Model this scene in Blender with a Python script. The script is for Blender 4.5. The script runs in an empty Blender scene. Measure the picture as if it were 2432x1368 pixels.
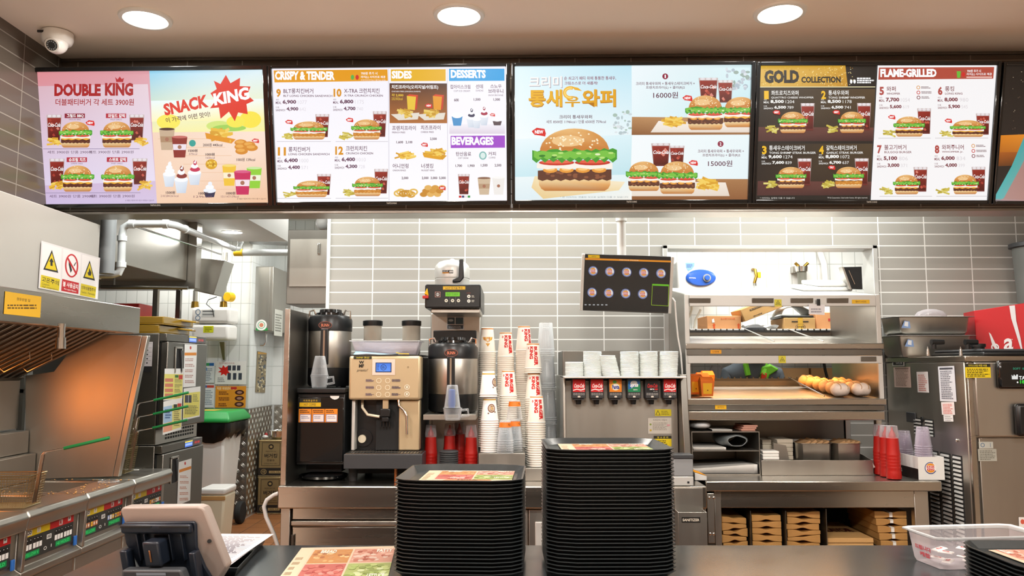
import bpy, math, random
from mathutils import Vector, Matrix
from mathutils.geometry import tessellate_polygon
random.seed(7)
SC = bpy.context.scene
COL = SC.collection
PI = math.pi
# ---------------------------------------------------------------- camera
F, CH, PITCH = 1900.0, 1.42, math.atan(186 / 1900.0)
cd = bpy.data.cameras.new('camera'); cam = bpy.data.objects.new('camera', cd); COL.objects.link(cam)
cam.location = (0, 0, CH); cam.rotation_euler = (PI / 2 + PITCH, 0, 0)
cd.sensor_width = 36; cd.lens = 36 * F / 2432; cd.clip_start = .05
SC.camera = cam
# ---------------------------------------------------------------- world, view, lights
wd = bpy.data.worlds.new('world'); SC.world = wd; wd.use_nodes = True
wd.node_tree.nodes['Background'].inputs[0].default_value = (.75, .78, .8, 1)
wd.node_tree.nodes['Background'].inputs[1].default_value = .25
SC.view_settings.view_transform = 'Standard'; SC.view_settings.look = 'None'
SC.view_settings.exposure = 0.12; SC.view_settings.gamma = 1; SC.view_settings.use_curve_mapping = False
SC.cycles.use_denoising = True
SC.cycles.max_bounces = 9; SC.cycles.transparent_max_bounces = 24; SC.cycles.glossy_bounces = 5; SC.cycles.diffuse_bounces = 4
SC.cycles.caustics_reflective = False; SC.cycles.caustics_refractive = False
SC.cycles.sample_clamp_indirect = 6

def lamp(name, loc, power, size, size_y=None, col=(1, 1, 1), rot=(0, 0, 0), spread=PI):
    l = bpy.data.lights.new(name, 'AREA'); l.energy = power; l.color = col
    l.shape = 'DISK' if size_y is None else 'RECTANGLE'
    l.size = size
    if size_y: l.size_y = size_y
    l.spread = spread
    o = bpy.data.objects.new(name, l); COL.objects.link(o); o.location = loc; o.rotation_euler = rot
    return o
# long tube lights on the kitchen ceilings
for x in (-1.5, .1, 1.7): lamp('aisle_tube_light', (x, 4.3, 2.68), 21, 1.3, .2, (.98, 1, .96))
lamp('kitchen_tube_light', (1.85, 5.5, 2.62), 36, 1.5, .3, (1, 1, .95))
lamp('kitchen_tube_light', (-3.0, 7.2, 2.6), 13, .9, .4, (1, .98, .9))
lamp('kitchen_tube_light', (-1.6, 7.3, 2.8), 24, 1.0, .4, (1, .98, .92))
lamp('added_splash_glow', (-2.365, 3.2, 1.22), 4.6, .8, .42, (1, .27, .045), (math.radians(90), 0, math.radians(-90)))  # unseen orange area light, added so the splash panel reflects a warm glow
# dining room ceiling lamps behind the camera
for x in (-2.2, 0, 2.2):
    for y in (1.2, -.9): lamp('dining_lamp', (x, y, 2.93), 58, .5, None, (1, .96, .90))

# ---------------------------------------------------------------- geometry of the photograph
cP, sP = math.cos(PITCH), math.sin(PITCH)
def ray(px, py):
    u = (px - 1216) / F; v = (684 - py) / F
    return Vector((u, cP - v * sP, sP + v * cP))
EYE = Vector((0, 0, CH))
def W(px, py, Y): d = ray(px, py); return EYE + d * (Y / d.y)
def onz(px, py, z): d = ray(px, py); return EYE + d * ((z - CH) / d.z)
def onx(px, py, x): d = ray(px, py); return EYE + d * (x / d.x)
def zat(py, Y): return W(1216, py, Y).z
def xat(px, Y, z=1.42): return (px - 1216) / F * (Y * cP + (z - CH) * sP)

# ---------------------------------------------------------------- materials
def lin(c):
    if isinstance(c, str):
        c = c.lstrip('#'); c = tuple(int(c[i:i + 2], 16) / 255 for i in (0, 2, 4))
    return tuple((v / 12.92 if v <= .04045 else ((v + .055) / 1.055) ** 2.4) for v in c[:3])
MATS = {}
def mat(name, col='#808080', rough=.5, metal=0., noise=0., nscale=8., stretch=(1, 1, 1), bump=0., emit=0., spec=.5, trans=0., coat=0., rvar=0.):
    if name in MATS: return MATS[name]
    m = bpy.data.materials.new(name); m.use_nodes = True; nt = m.node_tree
    b = nt.nodes['Principled BSDF']; L = lin(col)
    b.inputs['Base Color'].default_value = (*L, 1); b.inputs['Roughness'].default_value = rough
    b.inputs['Metallic'].default_value = metal; b.inputs['Specular IOR Level'].default_value = spec
    b.inputs['Transmission Weight'].default_value = trans; b.inputs['Coat Weight'].default_value = coat
    if emit: b.inputs['Emission Color'].default_value = (*L, 1); b.inputs['Emission Strength'].default_value = emit
    if noise or bump or rvar:
        tc = nt.nodes.new('ShaderNodeTexCoord'); mp = nt.nodes.new('ShaderNodeMapping'); nz = nt.nodes.new('ShaderNodeTexNoise')
        mp.inputs['Scale'].default_value = stretch; nz.inputs['Scale'].default_value = nscale; nz.inputs['Detail'].default_value = 4
        nt.links.new(tc.outputs['Object'], mp.inputs[0]); nt.links.new(mp.outputs[0], nz.inputs['Vector'])
        if noise:
            mx = nt.nodes.new('ShaderNodeMix'); mx.data_type = 'RGBA'
            mx.inputs['A'].default_value = (*[max(0, v * (1 - noise)) for v in L], 1); mx.inputs['B'].default_value = (*[min(1, v * (1 + noise)) for v in L], 1)
            nt.links.new(nz.outputs['Fac'], mx.inputs['Factor']); nt.links.new(mx.outputs['Result'], b.inputs['Base Color'])
        if rvar:
            mr = nt.nodes.new('ShaderNodeMapRange'); mr.inputs['To Min'].default_value = max(.03, rough - rvar); mr.inputs['To Max'].default_value = rough + rvar
            nt.links.new(nz.outputs['Fac'], mr.inputs['Value']); nt.links.new(mr.outputs[0], b.inputs['Roughness'])
        if bump:
            bp = nt.nodes.new('ShaderNodeBump'); bp.inputs['Strength'].default_value = bump; bp.inputs['Distance'].default_value = .002
            nt.links.new(nz.outputs['Fac'], bp.inputs['Height']); nt.links.new(bp.outputs[0], b.inputs['Normal'])
    MATS[name] = m; return m
def clear(name, col='#ffffff', alpha=.25, rough=.08, white=0.):
    """thin clear plastic: mostly see-through, with glossy edges"""
    m = bpy.data.materials.new(name); m.use_nodes = True; nt = m.node_tree
    out = nt.nodes['Material Output']; b = nt.nodes['Principled BSDF']
    b.inputs['Base Color'].default_value = (*lin(col), 1); b.inputs['Roughness'].default_value = rough
    tr = nt.nodes.new('ShaderNodeBsdfTransparent'); tr.inputs[0].default_value = (*[.55 + .45 * v for v in lin(col)], 1)
    lw = nt.nodes.new('ShaderNodeLayerWeight'); lw.inputs[0].default_value = .35
    mr = nt.nodes.new('ShaderNodeMapRange'); mr.inputs['To Min'].default_value = alpha; mr.inputs['To Max'].default_value = min(1, alpha + .6)
    mx = nt.nodes.new('ShaderNodeMixShader')
    nt.links.new(lw.outputs['Facing'], mr.inputs['Value']); nt.links.new(mr.outputs[0], mx.inputs[0])
    nt.links.new(tr.outputs[0], mx.inputs[1]); nt.links.new(b.outputs[0], mx.inputs[2]); nt.links.new(mx.outputs[0], out.inputs[0])
    MATS[name] = m; return m
def tiles(name, col, grout, bw, bh, axes, origin, mortar=.0035, rough=.25, var=.04):
    """stacked tile grid; axes picks which object axes run along and up the wall"""
    m = bpy.data.materials.new(name); m.use_nodes = True; nt = m.node_tree; b = nt.nodes['Principled BSDF']
    tc = nt.nodes.new('ShaderNodeTexCoord'); sp = nt.nodes.new('ShaderNodeSeparateXYZ'); cb = nt.nodes.new('ShaderNodeCombineXYZ')
    mp = nt.nodes.new('ShaderNodeMapping'); mp.inputs['Location'].default_value = (-origin[0] + 40 * bw, -origin[1] + 40 * bh, 0)
    br = nt.nodes.new('ShaderNodeTexBrick'); br.offset = 0; br.squash = 1
    br.inputs['Scale'].default_value = 1; br.inputs['Brick Width'].default_value = bw; br.inputs['Row Height'].default_value = bh
    br.inputs['Mortar Size'].default_value = mortar; br.inputs['Mortar Smooth'].default_value = .1
    L = lin(col)
    br.inputs['Color1'].default_value = (*[v * (1 - var) for v in L], 1); br.inputs['Color2'].default_value = (*[v * (1 + var) for v in L], 1)
    br.inputs['Mortar'].default_value = (*lin(grout), 1)
    nt.links.new(tc.outputs['Object'], sp.inputs[0])
    nt.links.new(sp.outputs[axes[0]], cb.inputs[0]); nt.links.new(sp.outputs[axes[1]], cb.inputs[1])
    nt.links.new(cb.outputs[0], mp.inputs[0]); nt.links.new(mp.outputs[0], br.inputs['Vector'])
    nt.links.new(br.outputs['Color'], b.inputs['Base Color'])
    mr = nt.nodes.new('ShaderNodeMapRange'); mr.inputs['To Min'].default_value = rough; mr.inputs['To Max'].default_value = .8
    nt.links.new(br.outputs['Fac'], mr.inputs['Value']); nt.links.new(mr.outputs[0], b.inputs['Roughness'])
    bp = nt.nodes.new('ShaderNodeBump'); bp.invert = True; bp.inputs['Strength'].default_value = .5; bp.inputs['Distance'].default_value = .002
    nt.links.new(br.outputs['Fac'], bp.inputs['Height']); nt.links.new(bp.outputs[0], b.inputs['Normal'])
    MATS[name] = m; return m
def print_mat(name, emit=0., rough=.45):
    m = bpy.data.materials.new(name); m.use_nodes = True; nt = m.node_tree; b = nt.nodes['Principled BSDF']
    a = nt.nodes.new('ShaderNodeAttribute'); a.attribute_name = 'Ink'
    if emit:
        nt.links.new(a.outputs['Color'], b.inputs['Emission Color']); b.inputs['Emission Strength'].default_value = emit
        b.inputs['Base Color'].default_value = (.01, .01, .01, 1); b.inputs['Roughness'].default_value = .25
    else: nt.links.new(a.outputs['Color'], b.inputs['Base Color']); b.inputs['Roughness'].default_value = rough
    MATS[name] = m; return m
PRINT = print_mat('printed_paper'); SCREEN = print_mat('lit_screen', .93); LCD = print_mat('small_display', 1.0); DIMSCREEN = print_mat('dim_screen', .75)
mat('steel', '#bab7b0', .36, 1, .06, 14, (1, 1, .06), .05, rvar=.07)
mat('steel_h', '#b3aea5', .27, 1, .06, 14, (.06, .06, 1), .05, rvar=.07)
mat('steel_rough', '#aeaaa2', .42, 1, .1, 9, (1, 1, .15), .05, rvar=.08)
mat('steel_dark', '#7d7a74', .36, 1, .1, 9, (1, 1, .1), rvar=.06)
mat('steel_white', '#d4d4d0', .4, .4, .03, 6)
mat('chrome', '#e4e4e2', .12, 1)
mat('black_plastic', '#17191b', .32, 0, .1, 30)
mat('tray_plastic', '#2b2f30', .27, 0, .15, 60, bump=.08)
mat('black_gloss', '#0e1012', .12, coat=.3)
mat('black_matte', '#131415', .7)
mat('charcoal', '#3a3c3f', .45, 0, .08, 20)
mat('rubber', '#1d1e1e', .75)
mat('white_paint', '#e8e8e4', .5, 0, .02, 4)
mat('white_plastic', '#eceae6', .35)
mat('grey_plastic', '#8d9092', .45)
mat('cup_paper', '#f3ede1', .55)
mat('cup_white', '#f4f2ee', .5)
mat('lid_plastic', '#e9efec', .3, 0, .03, 20, spec=.6)
mat('pvc', '#dfe3e4', .35)
mat('red_plastic', '#b01d17', .35, 0, .06, 10)
mat('kraft', '#b98a4c', .75, 0, .14, 18, (1, 1, 3), .1)
mat('kraft_light', '#c89c62', .75, 0, .1, 14, (1, 1, 2), .1)
mat('cardboard', '#c39a6c', .8, 0, .07, 10)
mat('cardboard_orange', '#d99a66', .8, 0, .06, 10)
mat('paper', '#f1efe9', .7, 0, .02, 10)
mat('napkin', '#cfc5b2', .85, 0, .08, 40)
mat('cream', '#ece2c8', .45)
mat('beige', '#94867e', .4, 0, .03, 20)
mat('amber', '#9c7a1c', .2, trans=.0, coat=.4)
mat('green_lid', '#1f9a46', .4)
mat('bag_black', '#0d0e0f', .28, 0, .2, 25, bump=.6)
mat('navy', '#161c26', .35)
mat('slate', '#3b4245', .22, .3, .45, 7, bump=.03, rvar=.08)
mat('brass', '#9a7a34', .35, 1)
mat('yellow_paint', '#e8b90c', .5)
mat('wire', '#b9ab82', .3, 1)
mat('green_rubber', '#0d7a3c', .4)
mat('oil', '#6a4a12', .1, coat=.3)
mat('tin_gold', '#b7a377', .34, .8, .08, 8)
mat('gold_steel', '#d3bf9a', .32, .45, .03, 5)
mat('blue_tab', '#2f6fc4', .4)
mat('copper', '#b87a50', .3, 1)
mat('cloth_grey', '#4a525a', .85, 0, .1, 60)
mat('cloth_green', '#6fbf2a', .8)
mat('cloth_red', '#d03a22', .8)
mat('skin', '#d8a583', .5, 0, .04, 12)
mat('hair', '#15110f', .6, 0, .2, 40)
mat('cable_white', '#e9e9e6', .45)
mat('lamp_glow', '#fff8ee', .5, emit=14)
mat('burger_wrap', '#eeb27a', .5, 0, .3, 34, (1, .5, 1), bump=.5); mat('burger_wrap_white', '#efdccf', .5, 0, .2, 40, (1, .5, 1), bump=.6)
clear('clear_plastic', '#f2f5f7', .06)
clear('frosted_plastic', '#f4f6f7', .2, .2)
clear('lilac_plastic', '#e6dfe8', .12)
clear('clear_cap', '#e9e2e6', .16, .2)
clear('smoke_plastic', '#8a8a80', .45, .2)
clear('hopper_plastic', '#d9d2c4', .4, .2)

# ---------------------------------------------------------------- mesh builder
class G:
    def __init__(s): s.v = []; s.f = []; s.m = []; s.X = None; s.mi = 0
    def add(s, vs, fs):
        n = len(s.v)
        for p in vs: s.v.append(s.X @ Vector(p) if s.X else Vector(p))
        for f in fs: s.f.append([n + i for i in f]); s.m.append(s.mi)
        return s
    def box(s, x0, y0, z0, x1, y1, z1):
        x0, x1 = min(x0, x1), max(x0, x1); y0, y1 = min(y0, y1), max(y0, y1); z0, z1 = min(z0, z1), max(z0, z1)
        return s.add([(x0, y0, z0), (x1, y0, z0), (x1, y1, z0), (x0, y1, z0), (x0, y0, z1), (x1, y0, z1), (x1, y1, z1), (x0, y1, z1)],
                     [(0, 3, 2, 1), (4, 5, 6, 7), (0, 1, 5, 4), (1, 2, 6, 5), (2, 3, 7, 6), (3, 0, 4, 7)])
    def loft(s, rings, cap=True, closed=True):
        n = len(rings[0]); vs = [p for r in rings for p in r]; fs = []
        for k in range(len(rings) - 1):
            for i in range(n if closed else n - 1):
                j = (i + 1) % n; fs.append((k * n + i, k * n + j, (k + 1) * n + j, (k + 1) * n + i))
        if cap: fs.append(tuple(range(n))[::-1]); fs.append(tuple((len(rings) - 1) * n + i for i in range(n)))
        return s.add(vs, fs)
    def prism(s, pts, d):
        d = Vector(d); pts = [Vector(p) for p in pts]
        return s.loft([pts, [p + d for p in pts]])
    def cyl(s, a, b, r0, r1=None, n=16, cap=True):
        a, b = Vector(a), Vector(b); r1 = r0 if r1 is None else r1; t = (b - a).normalized()
        u = t.orthogonal().normalized(); w = t.cross(u)
        R = lambda c, r: [c + (u * math.cos(2 * PI * i / n) + w * math.sin(2 * PI * i / n)) * r for i in range(n)]
        return s.loft([R(a, r0), R(b, r1)], cap)
    def tube(s, pts, r, n=8):
        pts = [Vector(p) for p in pts]; rings = []; u = None
        for i, p in enumerate(pts):
            t = (pts[min(i + 1, len(pts) - 1)] - pts[max(i - 1, 0)]).normalized()
            if u is None: u = t.orthogonal().normalized()
            else:
                u = u - t * u.dot(t); u = u.normalized() if u.length > 1e-5 else t.orthogonal().normalized()
            w = t.cross(u); rr = r[i] if isinstance(r, (list, tuple)) else r
            rings.append([p + (u * math.cos(2 * PI * k / n) + w * math.sin(2 * PI * k / n)) * rr for k in range(n)])
        return s.loft(rings)
    def lathe(s, c, prof, n=24, cap=True, sx=1., sy=1.):
        rings = [[(c[0] + r * sx * math.cos(2 * PI * i / n), c[1] + r * sy * math.sin(2 * PI * i / n), c[2] + z) for i in range(n)] for r, z in prof]
        return s.loft(rings, cap)
    def ell(s, c, rx, ry, rz, n=16, m=10):
        prof = []
        rings = []
        for k in range(m + 1):
            a = -PI / 2 + PI * k / m; rr = max(math.cos(a), .01)
            rings.append([(c[0] + rx * rr * math.cos(2 * PI * i / n), c[1] + ry * rr * math.sin(2 * PI * i / n), c[2] + rz * math.sin(a)) for i in range(n)])
        return s.loft(rings)
    def grid(s, fn, nu, nv, thick=None):
        vs = [Vector(fn(i / nu, j / nv)) for j in range(nv + 1) for i in range(nu + 1)]
        fs = [(j * (nu + 1) + i, j * (nu + 1) + i + 1, (j + 1) * (nu + 1) + i + 1, (j + 1) * (nu + 1) + i) for j in range(nv) for i in range(nu)]
        return s.add(vs, fs)
    def build(s, name, m, parent=None, bevel=0., sharp=38, local=False, seg=2, solid=0.):
        return finish(name, s.v, s.f, m, parent, bevel, sharp, local, seg, mi=s.m, solid=solid)

ROOTM = {}
def finish(name, vs, fs, m, parent, bevel=0., sharp=38, local=False, seg=2, cols=None, mi=None, solid=0.):
    me = bpy.data.meshes.new(name); o = bpy.data.objects.new(name, me); COL.objects.link(o)
    if parent is not None:
        o.parent = parent
        if not local:
            inv = top(parent).matrix_basis.inverted(); vs = [inv @ v for v in vs]
    elif not local:
        lo = [min(v[k] for v in vs) for k in range(3)]; hi = [max(v[k] for v in vs) for k in range(3)]
        c = Vector(((lo[0] + hi[0]) / 2, (lo[1] + hi[1]) / 2, lo[2])); vs = [v - c for v in vs]; o.location = c
    me.from_pydata([tuple(v) for v in vs], [], fs)
    for x in (m if isinstance(m, (list, tuple)) else [m]): me.materials.append(MATS[x] if isinstance(x, str) else x)
    if mi and any(mi): me.polygons.foreach_set('material_index', mi)
    if cols:
        at = me.color_attributes.new('Ink', 'FLOAT_COLOR', 'POINT')
        at.data.foreach_set('color', [c for q in cols for c in (*q, 1.)])
    elif sharp:
        me.polygons.foreach_set('use_smooth', [True] * len(fs)); me.update(); me.set_sharp_from_angle(angle=math.radians(sharp))
    if solid:
        md = o.modifiers.new('solid', 'SOLIDIFY'); md.thickness = solid; md.offset = 0
    if bevel:
        md = o.modifiers.new('bevel', 'BEVEL'); md.width = bevel; md.segments = seg; md.limit_method = 'ANGLE'; md.angle_limit = math.radians(40)
    return o
def top(o):
    while o.parent: o = o.parent
    return o
def tag(o, label=None, cat=None, group=None, kind=None):
    if label: o['label'] = label
    if cat: o['category'] = cat
    if group: o['group'] = group
    if kind: o['kind'] = kind
    return o
def thing(name, label, cat, loc=(0, 0, 0), group=None, mtx=None):
    o = bpy.data.objects.new(name, None); COL.objects.link(o); o.empty_display_size = .05
    if mtx is not None: o.matrix_basis = mtx
    else: o.location = loc
    return tag(o, label, cat, group)
def struct(o): o['kind'] = 'structure'; return o
def dup(root, loc=None, rot=None, label=None, group=None):
    r = root.copy(); COL.objects.link(r)
    if loc is not None: r.location = loc
    if rot is not None: r.rotation_euler = rot
    if label: r['label'] = label
    if group: r['group'] = group
    for ch in root.children:
        c = ch.copy(); COL.objects.link(c); c.parent = r
        for gc in ch.children:
            d = gc.copy(); COL.objects.link(d); d.parent = c
    return r
def label(o, text): o['label'] = text; return o

# ---------------------------------------------------------------- printed surfaces (posters, labels, screens)
TXT = {}
def glyphs(t, bold=0.):
    k = (t, bold)
    if k not in TXT:
        c = bpy.data.curves.new('lettering', 'FONT'); c.body = t; c.offset = bold * (1.5 if bold >= .03 else 1.2); c.resolution_u = 2
        o = bpy.data.objects.new('lettering', c); COL.objects.link(o)
        bpy.context.view_layer.update()
        me = bpy.data.meshes.new_from_object(o.evaluated_get(bpy.context.evaluated_depsgraph_get()))
        vs = [(v.co.x, v.co.y) for v in me.vertices]; fs = [tuple(p.vertices) for p in me.polygons]
        bpy.data.objects.remove(o); bpy.data.curves.remove(c); bpy.data.meshes.remove(me)
        xs = [v[0] for v in vs] or [0, 1]; ys = [v[1] for v in vs] or [0, 1]
        x0, y0 = min(xs), min(ys); w = max(max(xs) - x0, 1e-3); h = max(max(ys) - y0, 1e-3)
        TXT[k] = ([((x - x0) / w, (y - y0) / h) for x, y in vs], fs)
    return TXT[k]
def homography(q, w, h):
    """photo quad TL,TR,BR,BL -> (0..w, 0..h), y up"""
    (x0, y0), (x1, y1), (x2, y2), (x3, y3) = [q[3], q[2], q[1], q[0]]   # BL BR TR TL
    dx1, dx2, sx = x1 - x2, x3 - x2, x0 - x1 + x2 - x3
    dy1, dy2, sy = y1 - y2, y3 - y2, y0 - y1 + y2 - y3
    den = dx1 * dy2 - dx2 * dy1
    g = (sx * dy2 - dx2 * sy) / den; k = (dx1 * sy - sx * dy1) / den
    A = Matrix(((x1 - x0 + g * x1, x3 - x0 + k * x3, x0), (y1 - y0 + g * y1, y3 - y0 + k * y3, y0), (g, k, 1))).inverted()
    def f(px, py):
        r = A @ Vector((px, py, 1)); return (r.x / r.z * w, r.y / r.z * h)
    return f
class Print:
    """flat artwork on a panel. plane: ('y',Y) ('x',X) ('z',Z) or four world corners; q: photo quad TL TR BR BL or (x0,y0,x1,y1)"""
    def __init__(s, plane, q, off=.0012, size=None, step=.00001):
        if len(q) == 4 and not isinstance(q[0], (tuple, list)): x0, y0, x1, y1 = q; q = [(x0, y0), (x1, y0), (x1, y1), (x0, y1)]
        s.q = q; s.v = []; s.f = []; s.c = []; s.layer = 0; s.step = step; s.tone = 1.
        if plane is not None:
            if isinstance(plane[0], str):
                fn = {'y': W, 'x': onx, 'z': onz}[plane[0]]; cs = [fn(*p, plane[1]) for p in q]
            else: cs = [Vector(p) for p in plane]
            TL, TR, BR, BL = cs
            O = (TL + TR + BR + BL) / 4; u = (TR + BR - TL - BL) / 2; v = (TL + TR - BL - BR) / 2
            s.w, s.h = u.length, v.length; u = u.normalized(); n = u.cross(v).normalized(); v = n.cross(u)
            s.O = O - u * s.w / 2 - v * s.h / 2 + n * off; s.u, s.vv, s.n = u, v, n
        else:
            s.w, s.h = size; s.O = Vector((-s.w / 2, -s.h / 2, off)); s.u, s.vv, s.n = Vector((1, 0, 0)), Vector((0, 1, 0)), Vector((0, 0, 1))
        s.map = homography(q, s.w, s.h)
    def poly(s, pts, col, faces=None, raw=False):
        s.layer += 1; n = len(s.v); d = s.layer * s.step
        cl = [lin(c) for c in col] if isinstance(col, list) else [lin(col)] * len(pts)
        if s.tone != 1: cl = [tuple(v * s.tone for v in c) for c in cl]
        for p in pts:
            x, y = p if raw else s.map(*p)
            x = min(max(x, 0), s.w); y = min(max(y, 0), s.h)
            s.v.append(s.O + s.u * x + s.vv * y + s.n * d)
        s.c += cl
        if faces is None: s.f.append(list(range(n, n + len(pts)))[::-1])
        else: s.f += [[n + i for i in f] for f in faces]
        return s
    def rect(s, x0, y0, x1, y1, c, c2=None, c3=None, c4=None):
        if c3: col = [c, c2, c3, c4]
        elif c2: col = [c, c, c2, c2]
        else: col = c
        return s.poly([(x0, y0), (x1, y0), (x1, y1), (x0, y1)], col)
    def bg(s, c, c2=None): q = s.q; return s.poly([q[0], q[1], q[2], q[3]], [c, c, c2 or c, c2 or c])
    def strip(s, x0, y0, x1, y1, c, n=30):
        pts = []
        for i in range(n + 1): x = x0 + (x1 - x0) * i / n; pts += [(x, y0), (x, y1)]
        return s.poly(pts, c, [(2 * i, 2 * i + 1, 2 * i + 3, 2 * i + 2) for i in range(n)])
    def ell(s, cx, cy, rx, ry, c, n=20, a0=0, a1=2 * PI):
        return s.poly([(cx + rx * math.cos(a0 + (a1 - a0) * i / n), cy + ry * math.sin(a0 + (a1 - a0) * i / n)) for i in range(n if a1 - a0 > 6.28 else n + 1)], c)
    def ring(s, cx, cy, rx, ry, t, c, n=24, a0=0., a1=2 * PI):
        pts = []; fs = []
        for i in range(n + 1):
            a = a0 + (a1 - a0) * i / n
            pts += [(cx + rx * math.cos(a), cy + ry * math.sin(a)), (cx + (rx - t) * math.cos(a), cy + (ry - t) * math.sin(a))]
        for i in range(n): fs.append((2 * i, 2 * i + 1, 2 * i + 3, 2 * i + 2))
        return s.poly(pts, c, fs)
    def text(s, t, x0, y0, x1, y1, col, bold=0., quad=None, slant=0., vert=False):
        g, fs = glyphs(t, bold)
        if not g: return s
        if quad is None: quad = [(x0 + slant, y0), (x1 + slant, y0), (x1, y1), (x0, y1)]
        if vert: quad = quad[1:] + quad[:1]      # reads downwards
        TL, TR, BR, BL = quad; pts = []
        for x, y in g:
            a = (TL[0] + (TR[0] - TL[0]) * x, TL[1] + (TR[1] - TL[1]) * x); b = (BL[0] + (BR[0] - BL[0]) * x, BL[1] + (BR[1] - BL[1]) * x)
            pts.append((b[0] + (a[0] - b[0]) * y, b[1] + (a[1] - b[1]) * y))
        return s.poly(pts, col, fs)
    def lines(s, x0, y0, x1, y1, n, col, seed=1, fill=.55):
        """a block of small print"""
        R = random.Random(seed); hh = (y1 - y0) / n
        for k in range(n):
            x = x0; y = y0 + k * hh; end = x1 - (x1 - x0) * R.random() * .35
            while x < end:
                w = (x1 - x0) * (.05 + .12 * R.random()); s.rect(x, y + hh * (1 - fill) / 2, min(x + w, end), y + hh * (1 + fill) / 2, col); x += w + (x1 - x0) * .025
        return s
    def build(s, name, parent=None, m=PRINT, local=False, solid=0.):
        return finish(name, s.v, s.f, m, parent, 0, 0, local, cols=s.c, solid=solid)
# ================================================================ menu screens
R0 = random.Random(3)
def cola(p, x0, y0, x1, y1, txt=True):
    w = x1 - x0; h = y1 - y0; t = w * .12
    p.poly([(x0, y0), (x1, y0), (x1 - t, y1), (x0 + t, y1)], ['#c9b7b4', '#c9b7b4', '#6b1610', '#6b1610'])
    p.poly([(x0 + w * .05, y0 + h * .12), (x1 - w * .05, y0 + h * .12), (x1 - t * 1.2, y1 - h * .05), (x0 + t * 1.2, y1 - h * .05)], ['#9a2d22', '#8d251b', '#4d0f0b', '#571410'])
    for i in range(5):
        cx = x0 + w * (.2 + .6 * R0.random()); cy = y0 + h * (.2 + .7 * R0.random()); r = w * .11
        p.poly([(cx - r, cy), (cx, cy - r), (cx + r, cy + r * .4), (cx, cy + r)], R0.choice(['#c65a48', '#a83a2c', '#d98474']))
    for i in range(3): p.ell(x0 + w * (.2 + .3 * i), y0 + h * .05, w * .14, h * .05, '#e6dfe2', 8)
    if txt: p.text('Coca-Cola', x0 + w * .08, y0 + h * .31, x1 - w * .1, y0 + h * .47, '#ffffff', .015, slant=w * .05)
def fries(p, x0, y0, x1, y1, n=9, c=('#e9b93f', '#f2cf62', '#d89f2c')):
    w = x1 - x0; h = y1 - y0
    for i in range(n):
        a = R0.uniform(-.5, .5) + (PI if R0.random() < .2 else 0); L = w * R0.uniform(.28, .42); t = h * .085
        f = i / n; cx = x0 + w * (.25 + .5 * R0.random()); cy = y1 - h * (.12 + .6 * f * (1 - abs(cx - (x0 + x1) / 2) / w))
        dx, dy = math.cos(a) * L / 2, math.sin(a) * L / 2; nx, ny = -math.sin(a) * t, math.cos(a) * t
        p.poly([(cx - dx - nx, cy - dy - ny), (cx + dx - nx, cy + dy - ny), (cx + dx + nx, cy + dy + ny), (cx - dx + nx, cy - dy + ny)], c[i % 3])
def wavy(x0, x1, y, h, amp, n):
    t = []; b = []
    for i in range(n + 1):
        x = x0 + (x1 - x0) * i / n
        t.append((x, y + amp * R0.uniform(-1, .4))); b.append((x, y + h + amp * (1 if i % 2 else -.6) * R0.uniform(.5, 1)))
    return t + b[::-1]
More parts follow.
